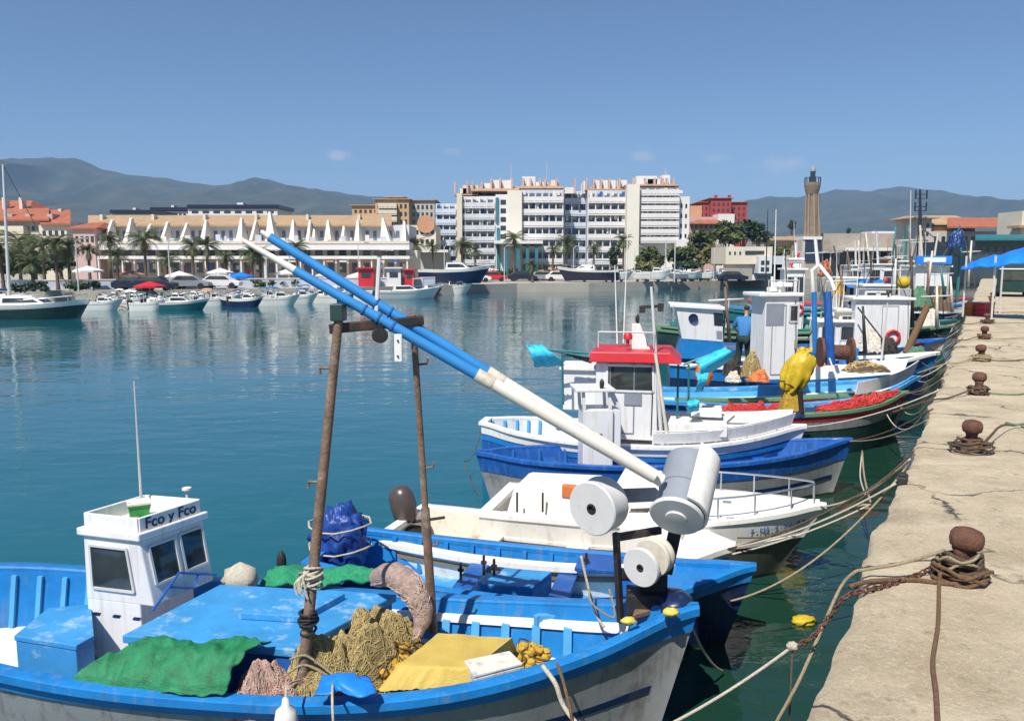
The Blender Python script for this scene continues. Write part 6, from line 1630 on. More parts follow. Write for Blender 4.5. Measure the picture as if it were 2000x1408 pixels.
o_ = MB().hexa([l_(*a_, Dh) + V((0, y, 0)) for a_, y in (((1524, 806), -.12), ((1570, 806), -.12), ((1570, 806), .2), ((1524, 806), .2))], [l_(*a_, Dh) + V((0, y, 0)) for a_, y in (((1534, 762), -.1), ((1564, 760), -.1), ((1564, 760), .2), ((1534, 762), .2))]).build("hauler_body", 'yellow_net', hy, bevel=.04)
MB().lathe([(.24, -.05), (.2, .02), (.15, .05), (0, .05)], l_(1548, 806, Dh), n=16).build("base", 'navy', hy, auto=40)
MB().tube([l_(1562, 760, Dh - .14), l_(1566, 806, Dh - .14)], .05, 8).build("motor", 'black_steel', hy)
# ================================================================== boat with red nets
b7 = Boat("fishing_boat", "low dark green hulled fishing boat piled with red nets along its rail", "fishing boat", at(1772, 764, 1.2), at(1340, 790, .95), 2.0, [.95, .92, .9, .92, .98, 1.06, 1.2], WT_TRN, .6, .66, -.3)
b7.hull('dark_green_hull', 0, .7); b7.hull('grey_hull', .69, 1, "topside", .01); b7.gunwale('rope_green', .16, .06, .04); b7.deck('old_white', lambda u: b7.sheer(u) - .2, .02, .97, -.09); b7.band('red_paint', .86, .92, "stripe", .02)
def rednet(b, u0, u1, label, seed, side=-1, mm='red_net', hgt=.16, wd=.26):
    def fn(s, t):
        s = s % 1 if s < 0 or s > 1 else s
        u = u0 + (u1 - u0) * s; w = math.pi * t
        p = b.P(u, 1, side, -.12); k = (.25 + .75 * math.sin(math.pi * s)) ** .6
        h_ = hgt * math.sin(w) * k * (1 + 1.1 * noise.noise(V((s * 11, t * 2, seed)))) + .05 * abs(noise.noise(V((s * 26, t * 6, seed))))
        return b.mat @ (p + V((0, .5 * wd * math.cos(w) * k * (1 + .4 * noise.noise(V((s * 8, 3, seed)))), .01 + h_)))
    o_ = MB().grid(fn, 90, 14).build("net_heap", mm, None, True); strands(o_, fn, 130, 'strand_red', .009, 9, seed, .012, .18, .8)
    return tag(o_, label, "fishing net")
rednet(b7, .52, .93, "long red net piled on the bow rail of the green hulled boat", 3)
rednet(b7, .10, .44, "red net on the stern rail of the green hulled boat behind the white foredeck box", 7)
# ================================================================== blue boat with the man and the plain white wheelhouse
b8 = Boat("fishing_boat", "blue and white fishing boat with a plain white wheelhouse and a man on deck", "fishing boat", at(1795, 736, 1.3), at(1262, 768, 1.05), 2.5, [1.05, .98, .95, .96, 1.03, 1.14, 1.32], WT_TRN, .7, .66, -.3, nu=34)
b8.hull('grey_hull', 0, .66); b8.hull('mid_blue', .64, 1, "topside", .012); b8.gunwale('deck_blue', .18, .07, .05); b8.band('white_paint', .60, .65, "white_stripe", .03)
b8.deck('white_paint', lambda u: b8.sheer(u) - .22, .02, .97, -.1, "deck", .05); b8.lining('light_blue', .6, -.1)
b8.band('white_paint', 1.06, 1.28, "bow_rail_board", -.03, .66, .95, (-1, 1), .04)
D8 = (b8.mat @ V((0, -.55, 0))).y
c8, p0, p1, zb = cabpx(b8, 1496, 1566, 580, 742, D8, .75, 'cabin_white', "wheelhouse", .0)
MB().box(p0.x - .18, p1.x + .08, p0.y - .08, p0.y + .85, p0.z + .003, p0.z + .09).build("roof", 'white_paint', c8, bevel=.02)
sq = [(p0.x, p0.y, zb), (p1.x, p0.y, zb), (p1.x, p0.y, p0.z), (p0.x, p0.y, p0.z)]
quadwin(c8, sq, .72, .98, .70, .90, 'window_dark', 'alu', .04)
MB().box(p0.x + .02, p1.x - .35, p0.y - .012, p0.y + .01, zb + (p0.z - zb) * .66, zb + (p0.z - zb) * .92).build("grey_panel", 'grey_paint', c8)
MB().obox((p0.x + .72, p0.y - .02, zb + .8), (.02, 0, 0), (0, .03, 0), (0, 0, .1)).build("door_handle", 'rope', c8)
for px, zt_ in ((1535, 520), (1508, 540)): post(b8, [b8.d(px, 578, D8 + .5), b8.d(px, zt_, D8 + .5)], .03, 'white_paint', "aerial_post")
m = MB().obox(b8.d(1528, 556, D8 + .5), (.2, 0, 0), (0, .12, 0), (0, 0, .05)); m.obox(b8.d(1512, 565, D8 + .4), (.14, 0, 0), (0, .1, 0), (0, 0, .05)); m.build("radar", 'white_paint', c8, bevel=.02)
fit_out(b8, c8, p0, p1, .7, 6, zb)
# blue mast with white tripod top
post(b8, [b8.d(1622, 712, D8 + .4), b8.d(1616, 570, D8 + .4)], [.11, .085], 'deep_blue', "blue_mast", 10)
post(b8, [b8.d(1592, 690, D8 + .9), b8.d(1590, 570, D8 + .9)], [.06, .06], 'blue_paint', "blue_post")
post(b8, [b8.d(1588, 570, D8 + .9), b8.d(1586, 528, D8 + .8), b8.d(1598, 518, D8 + .8), b8.d(1592, 466, D8 + .8)], [.05, .05, .05, .035], 'white_paint', "white_pole")
post(b8, [b8.d(1600, 518, D8 + .7), b8.d(1622, 545, D8 + .5), b8.d(1630, 568, D8 + .4)], .045, 'white_paint', "white_strut")
post(b8, [b8.d(1620, 700, D8 + .2), b8.d(1635, 742, D8 - .2)], .02, 'alu', "stanchion")
m = MB().lathe([(0, -.36), (.34, -.36), (.34, -.30), (.17, -.27), (.17, .27), (.34, .30), (.34, .36), (0, .36)], b8.d(1632, 688, D8 + .5), (1, -.25, 0), 26); m.build("net_drum", 'rust', b8.root, auto=40)
def heap(px, py, D, r, mm, label, seed, name="net_heap", cat="fishing net", amp=.3):
    if cat == 'float': return tag(MB().blob(atd(px, py, D), r, 22, 14, amp, 2.6, seed).build(name, mm, None, True), label, cat)
    sm_ = {'orange': 'strand_orange', 'brown_net': 'strand_brown', 'foam': 'strand_pale', 'black_rubber': 'strand_dark', 'rope_green': 'strand_green', 'yellow_net': 'strand_yellow', 'rust': 'strand_orange', 'navy': 'deep_blue', 'rope_dark': 'strand_brown'}[mm]
    return mound(atd(px, py, D) - V((0, 0, r[2])), r[0], r[1], r[2] * 1.9, seed * .7, mm, sm_, label, seed, 70, .011, name, cat)
heap(1482, 732, D8 - .3, (.24, .2, .12), 'orange', "orange net heap beside the plain white wheelhouse", 4); heap(1468, 712, D8 - .1, (.24, .22, .26), 'brown_net', "brown net heap against the plain white wheelhouse", 5); heap(1432, 735, D8 - .3, (.16, .16, .10), 'foam', "pale foam floats bundled beside the right cyan tarpaulin", 6, "float_bundle", "floats"); heap(1430, 712, D8, (.2, .2, .22), 'black_rubber', "dark net bundle at the feet of the man in blue", 7); heap(1688, 715, D8 - .2, (.5, .3, .10), 'rope_dark', "dark brown net spread on the blue masted deck right of the net drum", 9)
# ================================================================== the man in blue
def skin_chain(name, mm, parent, verts, edges, root=0, sub=2):
    me = bpy.data.meshes.new(name); me.from_pydata([v[:3] for v in verts], edges, [])
    o_ = bpy.data.objects.new(name, me); col.objects.link(o_); o_.parent = parent; me.materials.append(MAT(mm))
    sk = o_.modifiers.new("skin", 'SKIN'); sk.use_smooth_shade = True
    for i, v in enumerate(verts):
        me.skin_vertices[0].data[i].radius = (v[3], v[4] if len(v) > 4 else v[3]); me.skin_vertices[0].data[i].use_root = i == root
    s_ = o_.modifiers.new("sub", 'SUBSURF'); s_.levels = sub; s_.render_levels = sub
    return o_
pm_ = atd(1450, 745, 22.4); deckz = 1.02
man = empty("person", (pm_.x, pm_.y, deckz), R(-20), "man in a blue shirt and dark trousers bending to work between two wheelhouses", "person")
# facing +y (away), bent slightly forward; z up from the deck
J = dict(pel=(0, 0, .90), sp=(.0, .06, 1.08), ch=(.01, .16, 1.28), nk=(.02, .26, 1.44), hd0=(.025, .31, 1.53), hd=(.03, .34, 1.64), hdt=(.03, .35, 1.70),
         shl=(-.18, .19, 1.38), shr=(.20, .19, 1.38), ell=(-.30, .24, 1.14), elr=(.34, .22, 1.14), wrl=(-.20, .44, 1.00), wrr=(.36, .42, .98),
         hl=(-.10, -.0, .86), hr=(.10, 0, .86), kl=(-.13, .06, .48), kr=(.13, .05, .48), al=(-.14, -.02, .08), ar=(.14, 0, .08), fl=(-.15, .14, .03), fr=(.16, .15, .03))
names = list(J); rad = dict(pel=(.13, .10), sp=(.13, .10), ch=(.15, .11), nk=.055, hd0=.058, hd=(.078, .09), hdt=.06, shl=.06, shr=.06, ell=.042, elr=.042, wrl=.03, wrr=.03, hl=.085, hr=.085, kl=.058, kr=.058, al=.042, ar=.042, fl=.035, fr=.035)
vts = [tuple(J[k]) + (rad[k] if isinstance(rad[k], tuple) else (rad[k], rad[k])) for k in names]
E_ = [('pel', 'sp'), ('sp', 'ch'), ('ch', 'nk'), ('nk', 'hd0'), ('hd0', 'hd'), ('hd', 'hdt'), ('ch', 'shl'), ('ch', 'shr'), ('shl', 'ell'), ('ell', 'wrl'), ('shr', 'elr'), ('elr', 'wrr'), ('pel', 'hl'), ('pel', 'hr'), ('hl', 'kl'), ('kl', 'al'), ('al', 'fl'), ('hr', 'kr'), ('kr', 'ar'), ('ar', 'fr')]
ed = [(names.index(a_), names.index(b_)) for a_, b_ in E_]
for sd, wr in ((-1, 'wrl'), (1, 'wrr')):      # palm and fingers
    w = V(J[wr]); pi = len(vts); pc = w + V((-sd * .01, .06, -.03)); vts.append((*pc, .032, .018)); ed.append((names.index(wr), pi))
    for f in range(4):
        a_ = pc + V(((f - 1.5) * .017, .045, -.012)); b_ = a_ + V((0, .02 + .006 * (f in (1, 2)), -.035)); i0 = len(vts)
        vts += [(*a_, .0095, .0095), (*b_, .008, .008)]; ed += [(pi, i0), (i0, i0 + 1)]
    a_ = pc + V((-sd * .035, .015, -.01)); i0 = len(vts); vts += [(*a_, .011, .011), (*(a_ + V((-sd * .004, .035, -.02))), .009, .009)]; ed += [(pi, i0), (i0, i0 + 1)]
skin_chain("body", 'skin', man, vts, ed, 0, 1)
def cloth(name, mm, ks, grow, es):
    vv = []
    for k in ks:
        r_ = rad[k] if isinstance(rad[k], tuple) else (rad[k], rad[k]); vv.append((*J[k], r_[0] + grow, r_[1] + grow))
    return skin_chain(name, mm, man, vv, [(ks.index(a_), ks.index(b_)) for a_, b_ in es], 0, 1)
cloth("shirt", 'shirt_blue', ['sp', 'pel', 'ch', 'shl', 'shr', 'ell', 'elr'], .045, [('sp', 'pel'), ('sp', 'ch'), ('ch', 'shl'), ('ch', 'shr'), ('shl', 'ell'), ('shr', 'elr')])
cloth("trousers", 'trousers', ['pel', 'hl', 'hr', 'kl', 'kr', 'al', 'ar'], .036, [('pel', 'hl'), ('pel', 'hr'), ('hl', 'kl'), ('hr', 'kr'), ('kl', 'al'), ('kr', 'ar')])
m = MB().blob((.03, .33, 1.69), (.085, .105, .075), 16, 10, .08, 3, 1, flat=-.02); m.build("hair", 'hair', man, True)
m = MB()
for sx in (-.032, .032): MB().blob((.03 + sx, .428, 1.655), (.012, .008, .009), 8, 6, 0).build("eye", 'hair', man, True)
m.blob((.03, .44, 1.62), (.014, .02, .022), 8, 6, 0); m.build("nose", 'skin', man, True); MB().blob((.03, .432, 1.59), (.024, .01, .006), 8, 6, 0).build("mouth", 'rust', man, True)
m = MB()
for sx in (-.086, .086): MB().blob((.03 + sx, .335, 1.64), (.012, .022, .034), 8, 6, 0).build("ear", 'skin', man, True)
m = MB()
for k_ in ('fl', 'fr'):
    p = V(J[k_]); MB().blob(p + V((0, -.06, .01)), (.055, .15, .05), 12, 8, .05, 2, 1, flat=-.04).build("boot", 'black_rubber', man, True)
gl = MB().blob(V(J['elr']) + V((.02, .10, -.05)), (.055, .12, .07), 12, 8, .1, 2, 2); gl.build("yellow_sleeve", 'glove', man, True)
# ================================================================== porthole wheelhouse boat and the boats beyond
def qedge(y):      # point of the quay edge at depth y
    s = (y - Q0.y) / QD.y
    return Q0 + QD * s
axq = V((math.cos(R(-8)), math.sin(R(-8)), 0))
def moored(y, name, label, L_, bm, sh, hullc, top, deckc, gap=.45, group=None, rail='white_paint', ang=-8, nu=24):
    e_ = qedge(y); bw_ = V((e_.x - gap, y, 0)); a_ = V((math.cos(R(ang)), math.sin(R(ang)), 0))
    b = Boat(name, label, "fishing boat", bw_, bw_ - a_ * L_, bm, sh, WT_TRN, .7, .66, -.3, group, nu=nu)
    b.slime(); b.hull(hullc, 0, .7); b.hull(top, .68, 1, "topside", .012); b.gunwale(rail, .18, .07, .05); b.deck(deckc, lambda u: b.sheer(u) - .2, .02, .97, -.1, "deck", .05)
    b.D = (bw_ - a_ * L_ * .5).y - bm * .25
    return b
sh0 = [1.1, 1.03, 1.0, 1.02, 1.1, 1.22, 1.42]
b9 = moored(23.3, "fishing_boat", "blue and white fishing boat whose tapered white wheelhouse has a round porthole", 7.6, 2.4, sh0, 'navy', 'blue_paint', 'white_paint')
D9 = 23.6
T0, T1, B0, B1 = b9.d(1312, 600, D9), b9.d(1412, 606, D9), b9.d(1332, 662, D9), b9.d(1412, 668, D9)
y_ = V((0, 1.2, 0))
c = MB().hexa([B0, B1, B1 + y_, B0 + y_], [T0 + V((.12, 0, -.02)), T1, T1 + y_, T0 + y_ + V((.12, 0, -.02))]).build("wheelhouse", 'cabin_white', b9.root, bevel=.015)
MB().hexa([T0 + V((-.05, -.1, .0)), T1 + V((.05, -.1, .0)), T1 + y_ + V((.05, .1, 0)), T0 + y_ + V((-.05, .1, 0))], [T0 + V((-.05, -.1, .1)), T1 + V((.05, -.1, .1)), T1 + y_ + V((.05, .1, .1)), T0 + y_ + V((-.05, .1, .1))]).build("roof", 'white_paint', c, bevel=.02)
p = b9.d(1354, 622, D9 - .03); MB().lathe([(0, 0), (.10, 0), (.10, .02), (.13, .03), (.14, 0), (.13, -.03)], p, (0, -1, 0), 22).build("porthole", 'navy', c, auto=40)
quadwin(c, [B0, B1, T1, T0 + V((.12, 0, -.02))], .80, 1.0, .5, .9, 'window_dark'); quadwin(c, [B0, B1, T1, T0], .85, .98, .08, .34, 'grey_paint')
MB().hexa([b9.d(1322, 700, D9 - .04), b9.d(1418, 700, D9 - .04), b9.d(1418, 700, D9 - .04) + y_, b9.d(1322, 700, D9 - .04) + y_], [b9.d(1330, 663, D9 - .04), b9.d(1412, 669, D9 - .04), b9.d(1412, 669, D9 - .04) + y_ * 1.05, b9.d(1330, 663, D9 - .04) + y_ * 1.05]).build("blue_base", 'blue_paint', c)
FC = [10]
def far_cab(b, px0, px1, pyt, D, wid, m='cabin_white', roof='white_paint', nwin=2, name="wheelhouse", zb=.8, roofov=.12, win=(.5, .9)):
    p0, p1 = b.d(px0, pyt, D), b.d(px1, pyt, D); y = p0.y
    q = [(p0.x, y, zb), (p1.x, y, zb), (p1.x, y, p0.z), (p0.x, y, p0.z)]
    c = MB().hexa([V(q[0]), V(q[1]), V(q[1]) + V((0, wid, 0)), V(q[0]) + V((0, wid, 0))], [V(q[3]), V(q[2]), V(q[2]) + V((0, wid, 0)), V(q[3]) + V((0, wid, 0))]).build(name, m, b.root, bevel=.02)
    MB().box(min(p0.x, p1.x) - roofov, max(p0.x, p1.x) + roofov, y - roofov, y + wid + roofov, p0.z + .003, p0.z + .09).build("roof", roof, c, bevel=.02)
    FC[0] += 1; fit_out(b, c, p0, p1, wid, FC[0], zb)
    for k in range(nwin): quadwin(c, q, (k + .15) / nwin, (k + .85) / nwin, win[0], win[1], 'window_dark', 'alu', .03)
    return c
b10 = moored(27.5, "fishing_boat", "white fishing boat with a big wheelhouse and red striped panel beside the blue mast", 8.2, 2.7, sh0, 'grey_hull', 'white_paint', 'white_paint', rail='deep_blue')
c = far_cab(b10, 1672, 1775, 586, 27.0, 1.6, nwin=0)
p0_, p1_ = b10.d(1715, 620, 26.97), b10.d(1762, 640, 26.97)
for k in range(3): MB().box(p0_.x, p1_.x, p0_.y - .03, p0_.y + .02, p1_.z + k * .13, p1_.z + k * .13 + .06).build("red_stripe", 'red_paint', c)
far_cab(b10, 1600, 1672, 630, 27.3, 1.3, nwin=2, name="aft_cabin"); far_cab(b10, 1640, 1672, 608, 27.5, .8, 'stucco_cream', nwin=1, name="locker")
post(b10, [b10.d(1675, 600, 26.6), b10.d(1745, 690, 26)], .025, 'black_steel', "stay"); post(b10, [b10.d(1770, 690, 26.3), b10.d(1812, 596, 26.6)], [.12, .1], 'rope_brown', "folded_gangway")
heap(1700, 665, 26.3, (.5, .3, .34), 'foam', "pale canvas covered gear on the deck before the red striped wheelhouse", 12, "canvas_bundle", "bundle"); heap(1730, 672, 26.1, (.4, .3, .2), 'black_rubber', "black net heap under the red striped wheelhouse", 13); heap(1790, 690, 26, (.4, .3, .2), 'rope_green', "grey green net heap on the bow right of the leaning brown gangway", 14)
b11 = moored(32, "fishing_boat", "dark green fishing boat whose pale rail shows left of the porthole wheelhouse", 11.4, 2.8, [1.3, 1.1, 1.05, 1.05, 1.15, 1.3, 1.5], 'dark_green_hull', 'dark_green_hull', 'old_white', rail='rope_green')
far_cab(b11, 1690, 1740, 560, 31.5, 1.6, nwin=2); heap(1795, 580, 31, (.6, .4, .35), 'rope_green', "green net heap beside the yellow float", 15)
b12 = moored(36.5, "fishing_boat", "white fishing boat with a small wheelhouse left of the white tripod pole", 12.5, 2.9, sh0, 'teal_paint', 'white_paint', 'white_paint', rail='teal_paint')
far_cab(b12, 1536, 1572, 528, 36.5, 1.5, nwin=2); far_cab(b12, 1545, 1565, 508, 36.8, 1.0, nwin=0, name="radar_house"); post(b12, [b12.d(1555, 520, 36.9), b12.d(1554, 474, 36.9)], .05, 'white_paint'); far_cab(b12, 1640, 1690, 545, 36.2, 1.4, 'stucco_cream', nwin=3)
c = MB().grid(lambda u, v: b12.d(1655 + 75 * u, 560 - 10 * u + 4 * math.sin(u * 9), 35.5) + V((0, 1.6 * v, .12 * math.sin(math.pi * v))), 14, 8).build("blue_canopy", 'bright_tarp', b12.root, True)
heap(1765, 552, 34.6, (.26, .26, .26), 'yellow_cover', "round yellow float above the nets left of the blue signed bridge", 3, "float", "float", .05); heap(1638, 562, 34.8, (.3, .25, .26), 'yellow_net', "heap of yellow and brown gear left of the small blue canopy", 17)
heap(1612, 525, 36, (.3, .25, .32), 'rust', "rusty red gear at the foot of the white tripod pole", 18)
b13 = moored(43, "trawler", "dark teal trawler with a white blue signed bridge near the quay's far end", 13, 3.6, [1.7, 1.4, 1.3, 1.35, 1.6, 2.0, 2.5], 'navy', 'teal_paint', 'old_white', rail='teal_paint', gap=1.2)
c = far_cab(b13, 1790, 1852, 522, 42.5, 2.4, nwin=3, zb=1.3, win=(.25, .6)); pa, pb = b13.d(1788, 520, 42.3), b13.d(1855, 500, 42.3)
MB().box(pa.x, pb.x, pa.y - .1, pa.y + .1, pa.z + .1, pb.z).build("blue_sign", 'bright_tarp', c); MB().box(pa.x + .35, pb.x - .3, pa.y - .13, pa.y - .1, pa.z + .2, pb.z - .08).build("sign_panel", 'white_paint', c)
for (a_, t_, r_) in [((1800, 505), (1797, 440), .09), ((1850, 520), (1875, 440), .07), ((1868, 590), (1880, 450), .09), ((1825, 500), (1832, 455), .06)]: post(b13, [b13.d(*a_, 42.6), b13.d(*t_, 42.6)], [r_, r_ * .6], 'teal_paint' if a_[0] > 1840 else 'old_white')
m = MB()
for a_, t_ in [((1800, 445), (1875, 505)), ((1875, 445), (1830, 520)), ((1880, 452), (1905, 560)), ((1797, 450), (1770, 550)), ((1878, 470), (1850, 500))]: MB().tube([b13.d(*a_, 42.6), b13.d(*t_, 42.6)], .03, 5).build("rigging", 'rope_dark', b13.root)

heap(1868, 468, 42, (.45, .4, .4), 'navy', "dark blue bundle hoisted between the trawler's masts", 19, "net_bundle", "fishing net"); heap(1838, 585, 40, (1.0, .5, .5), 'rope_dark', "dark brown net heap piled on the teal trawler's rail", 20); heap(1800, 590, 39, (.6, .4, .4), 'black_rubber', "black net heap left of the dark brown one on the trawler's rail", 21); heap(1815, 625, 33, (.5, .4, .3), 'foam', "white float bundle under the dark nets near the quay's far end", 22, "float_bundle", "floats")
b14 = moored(50, "fishing_boat", "white fishing boat partly hidden behind the teal trawler", 14, 3.2, sh0, 'navy', 'white_paint', 'white_paint', rail='bright_tarp')
far_cab(b14, 1700, 1745, 518, 49.5, 1.8, nwin=2, zb=1.0); far_cab(b14, 1758, 1785, 512, 50, 1.6, 'stucco_cream', nwin=1, zb=1.0); post(b14, [b14.d(1715, 520, 50), b14.d(1712, 452, 50)], .07, 'alu'); post(b14, [b14.d(1768, 520, 50), b14.d(1772, 440, 50)], .07, 'teal_paint')
b15 = moored(58, "fishing_boat", "farthest white fishing boat before the concrete hall", 15, 3.2, sh0, 'teal_paint', 'white_paint', 'white_paint', rail='red_paint')
far_cab(b15, 1660, 1700, 520, 57.5, 2, nwin=2, zb=1.0); post(b15, [b15.d(1672, 522, 58), b15.d(1670, 470, 58)], .07, 'old_white'); far_cab(b15, 1735, 1760, 505, 58, 1.8, 'orange', nwin=1, zb=1.0)
for b, n_, hx in ((b10, 3, 'teal_paint'), (b12, 3, 'alu'), (b14, 2, 'old_white'), (b15, 2, 'teal_paint'), (b9, 2, 'alu')):
    for k in range(n_):
        u = .2 + .6 * k / max(1, n_ - 1); x = -b.L / 2 + u * b.L
        post(b, [(x, .2, .9), (x + .1, .2, 2.3 + .5 * (k % 2))], [.035, .02], hx, "stanchion")

fr_ = random.Random(77)
fcol = [('orange', 'orange'), ('strand_pale', 'pale'), ('yellow_cover', 'yellow'), ('red_paint', 'red'), ('blue_tarp', 'blue'), ('black_rubber', 'black'), ('strand_green', 'green')]
spots = [(b9, .55, 'between the porthole wheelhouse and the plain white one'), (b9, .80, 'on the bow of the porthole boat'), (b10, .42, 'behind the blue mast'), (b10, .84, 'on the bow of the red striped boat'), (b11, .66, 'on the middle of the dark green boat'), (b11, .86, 'on the bow of the dark green boat'), (b12, .50, 'amidships on the boat with the blue canopy'), (b12, .78, 'on the foredeck of the boat with the blue canopy'), (b13, .62, 'on the trawler before its bridge'), (b13, .8, 'on the foredeck of the trawler'), (b14, .7, 'on the boat behind the trawler'), (b15, .75, 'on the farthest boat')]
for k, (b, u, w) in enumerate(spots):
    mm, cn = fcol[k % 7]; x = -b.L / 2 + u * b.L; z0_ = b.sheer(u) - .2
    c = b.mat @ V((x, -b.beam * .18, z0_)); m = MB()
    m.blob(c + V((0, 0, .06)), (.46, .30, .16), 14, 8, .2, 2, k)
    for q_ in range(14): m.blob(c + V((fr_.uniform(-.4, .4), fr_.uniform(-.25, .25), .08 + fr_.uniform(0, .2) * (1 - q_ / 16))), fr_.uniform(.07, .13), 10, 7, .1, 2, q_)
    tag(m.build("float_pile", mm, None, True), cn + " fishing floats piled " + w, "floats", "piles of fishing floats")
    c = b.mat @ V((x - .9, b.beam * .1, z0_)); e = empty("fish_crates", c, fr_.uniform(0, 3), "stack of " + ['white', 'blue', 'orange'][k % 3] + " fish crates " + w, "crates", "stacks of fish crates")
    for q_ in range(fr_.choice((2, 3))): MB().hexa([(-.27, -.18, q_ * .26), (.27, -.18, q_ * .26), (.27, .18, q_ * .26), (-.27, .18, q_ * .26)], [(-.3, -.21, q_ * .26 + .24), (.3, -.21, q_ * .26 + .24), (.3, .21, q_ * .26 + .24), (-.3, .21, q_ * .26 + .24)]).build("crate", ['gel_white', 'bright_tarp', 'orange'][k % 3], e)
for b, lst in ((b9, [(1425, 560, 668), (1690, 598, 690)]), (b10, [(1648, 520, 640), (1782, 500, 640), (1830, 560, 640)]), (b11, [(1745, 505, 600), (1812, 510, 600), (1700, 500, 600), (1860, 540, 610)]), (b12, [(1600, 470, 570), (1665, 488, 570), (1750, 478, 575), (1810, 490, 575), (1846, 520, 585)]), (b13, [(1780, 440, 560), (1815, 430, 560), (1890, 470, 560)]), (b14, [(1680, 470, 545), (1738, 445, 545), (1795, 450, 545)]), (b15, [(1640, 480, 535), (1700, 455, 535), (1755, 462, 535), (1790, 470, 535)])):
    D_ = b.root.location.y
    for k, (px, y0, y1) in enumerate(lst):
        lean = fr_.uniform(-14, 14); t_ = b.d(px + lean, y0, D_); f_ = b.d(px, y1, D_)
        post(b, [f_, t_], [.05 * (1 + D_ / 80), .025 * (1 + D_ / 80)], ['old_white', 'teal_paint', 'alu', 'rusty_steel', 'black_steel'][(k + int(D_)) % 5], "mast", 6)
        if k % 2 == 0:
            x = f_.lerp(t_, .75); e_ = V((x.x + fr_.uniform(-1.4, 1.4), x.y, b.sheer(.5) + .3)); post(b, [x, e_], .018, 'black_steel', "stay", 4)
            post(b, [x - V((.5, 0, 0)), x + V((.5, 0, .05))], .03, 'alu', "yard", 5)
# ================================================================== on the quay
bol_px = [(1878, 1130, 1.0), (1896, 880, 1.0), (1911, 770, 1.0), (1916, 705, 1.0), (1922, 662, 1.0), (1928, 632, 1), (1932, 611, 1), (1935, 595, 1), (1937, 583, 1)]
bw_l = ["big rusty bollard nearest on the quay, wrapped in ropes and chain", "second rusty bollard along the quay, with a dark coil at its foot", "third rusty bollard along the quay, with pale rope at its foot", "fourth rusty bollard along the quay", "fifth rusty bollard along the quay", "sixth rusty bollard along the quay", "seventh rusty bollard along the quay", "eighth rusty bollard along the quay", "last and farthest rusty bollard of the quay row"]
base = None; bols = []
for (x, y, k), w in zip(bol_px, bw_l):
    p = at(x, y, QZ)
    if base is None:
        e = empty("bollard", p, 0, w, "bollard", "rusty bollards along the quay edge")
        MB().lathe([(.0, -.01), (.16, -.01), (.165, .03), (.10, .05), (.075, .09), (.07, .2), (.085, .24)], n=28).build("stem", 'rust', e, True)
        MB().lathe([(.085, .235), (.115, .255), (.125, .30), (.12, .345), (.10, .375), (.05, .392), (0, .395)], (-.01, 0, 0), (.10, 0, 1), 28).build("head", 'rust', e, True)
        base = e
    else:
        e = copy_tree(base); e.location = p; e['label'] = w
    e.rotation_euler.z = rnd.uniform(0, 6) if base is not e else 0
    e.scale = (.9, .9, .95)
    bols.append(p)
B0 = bols[0]
def rope(pts, r, mm, label, k=6, name="mooring_rope", cat="rope", group=None, n=7):
    return tag(MB().tube(smooth_path(pts, k), r, n).build(name, mm, None, True), label, cat, group)
# tangle of rope round the nearest bollard
rr = random.Random(12)
def wraps(c, n, r0, z0, z1, mm, label, rad_=.012, lean=.0, seed=1, wob=.02):
    rr = random.Random(seed); pts = []
    for j in range(n * 10):
        w = j * .6283; q_ = r0 * (1 + .25 * rr.random()); z = z0 + (z1 - z0) * (j / (n * 10)) + rr.uniform(-wob, wob)
        pts.append(c + V((math.cos(w) * q_ - lean * .05, math.sin(w) * q_, max(.012, z))))
    return tag(MB().tube(smooth_path(pts, 3), rad_, 6).build("rope_wrap", mm, None, True), label, "rope")
wraps(B0, 5, .105, .03, .19, 'rope_dark', "dark tarred rope wound round the stem of the nearest bollard", .017, seed=2)
wraps(B0 + V((-.02, -.02, 0)), 3, .155, .01, .10, 'rope_brown', "brown rope turns at the foot of the nearest bollard", .014, seed=3, wob=.03)
wraps(B0 + V((-.06, -.03, 0)), 2, .11, .10, .20, 'rope', "tan rope turns high on the nearest bollard's left side", .011, seed=4, wob=.03)
b_l = at(1835, 1080, QZ + .14)
rope([at(1845, 1075, QZ + .19), at(1760, 1100, QZ + .13), at(1690, 1112, QZ + .05), at(1668, 1118, QZ + .03), at(1640, 1150, QZ - .1) , at(1600, 1240, QZ - .35), at(1560, 1330, QZ - .6), at(1515, 1412, QZ - .9)], .012, 'rope', "tan rope from the nearest bollard, hanging down over the quay edge")
rope([at(1850, 1085, QZ + .17), at(1885, 1110, QZ + .06), at(1912, 1136, QZ + .02), at(1860, 1140, QZ + .02), at(1780, 1132, QZ + .02), at(1700, 1135, QZ + .02), at(1660, 1145, QZ + .02)], .017, 'rope_brown', "thick brown rope lying from the nearest bollard's foot to the quay edge", 8)
rope([at(1836, 1118, QZ + .10), at(1834, 1150, QZ + .015), at(1832, 1220, QZ + .016), at(1822, 1290, QZ + .016), at(1828, 1350, QZ + .016), at(1832, 1420, QZ + .016)], .0135, 'rope_brown', "brown rope lying straight from the nearest bollard toward the viewer")
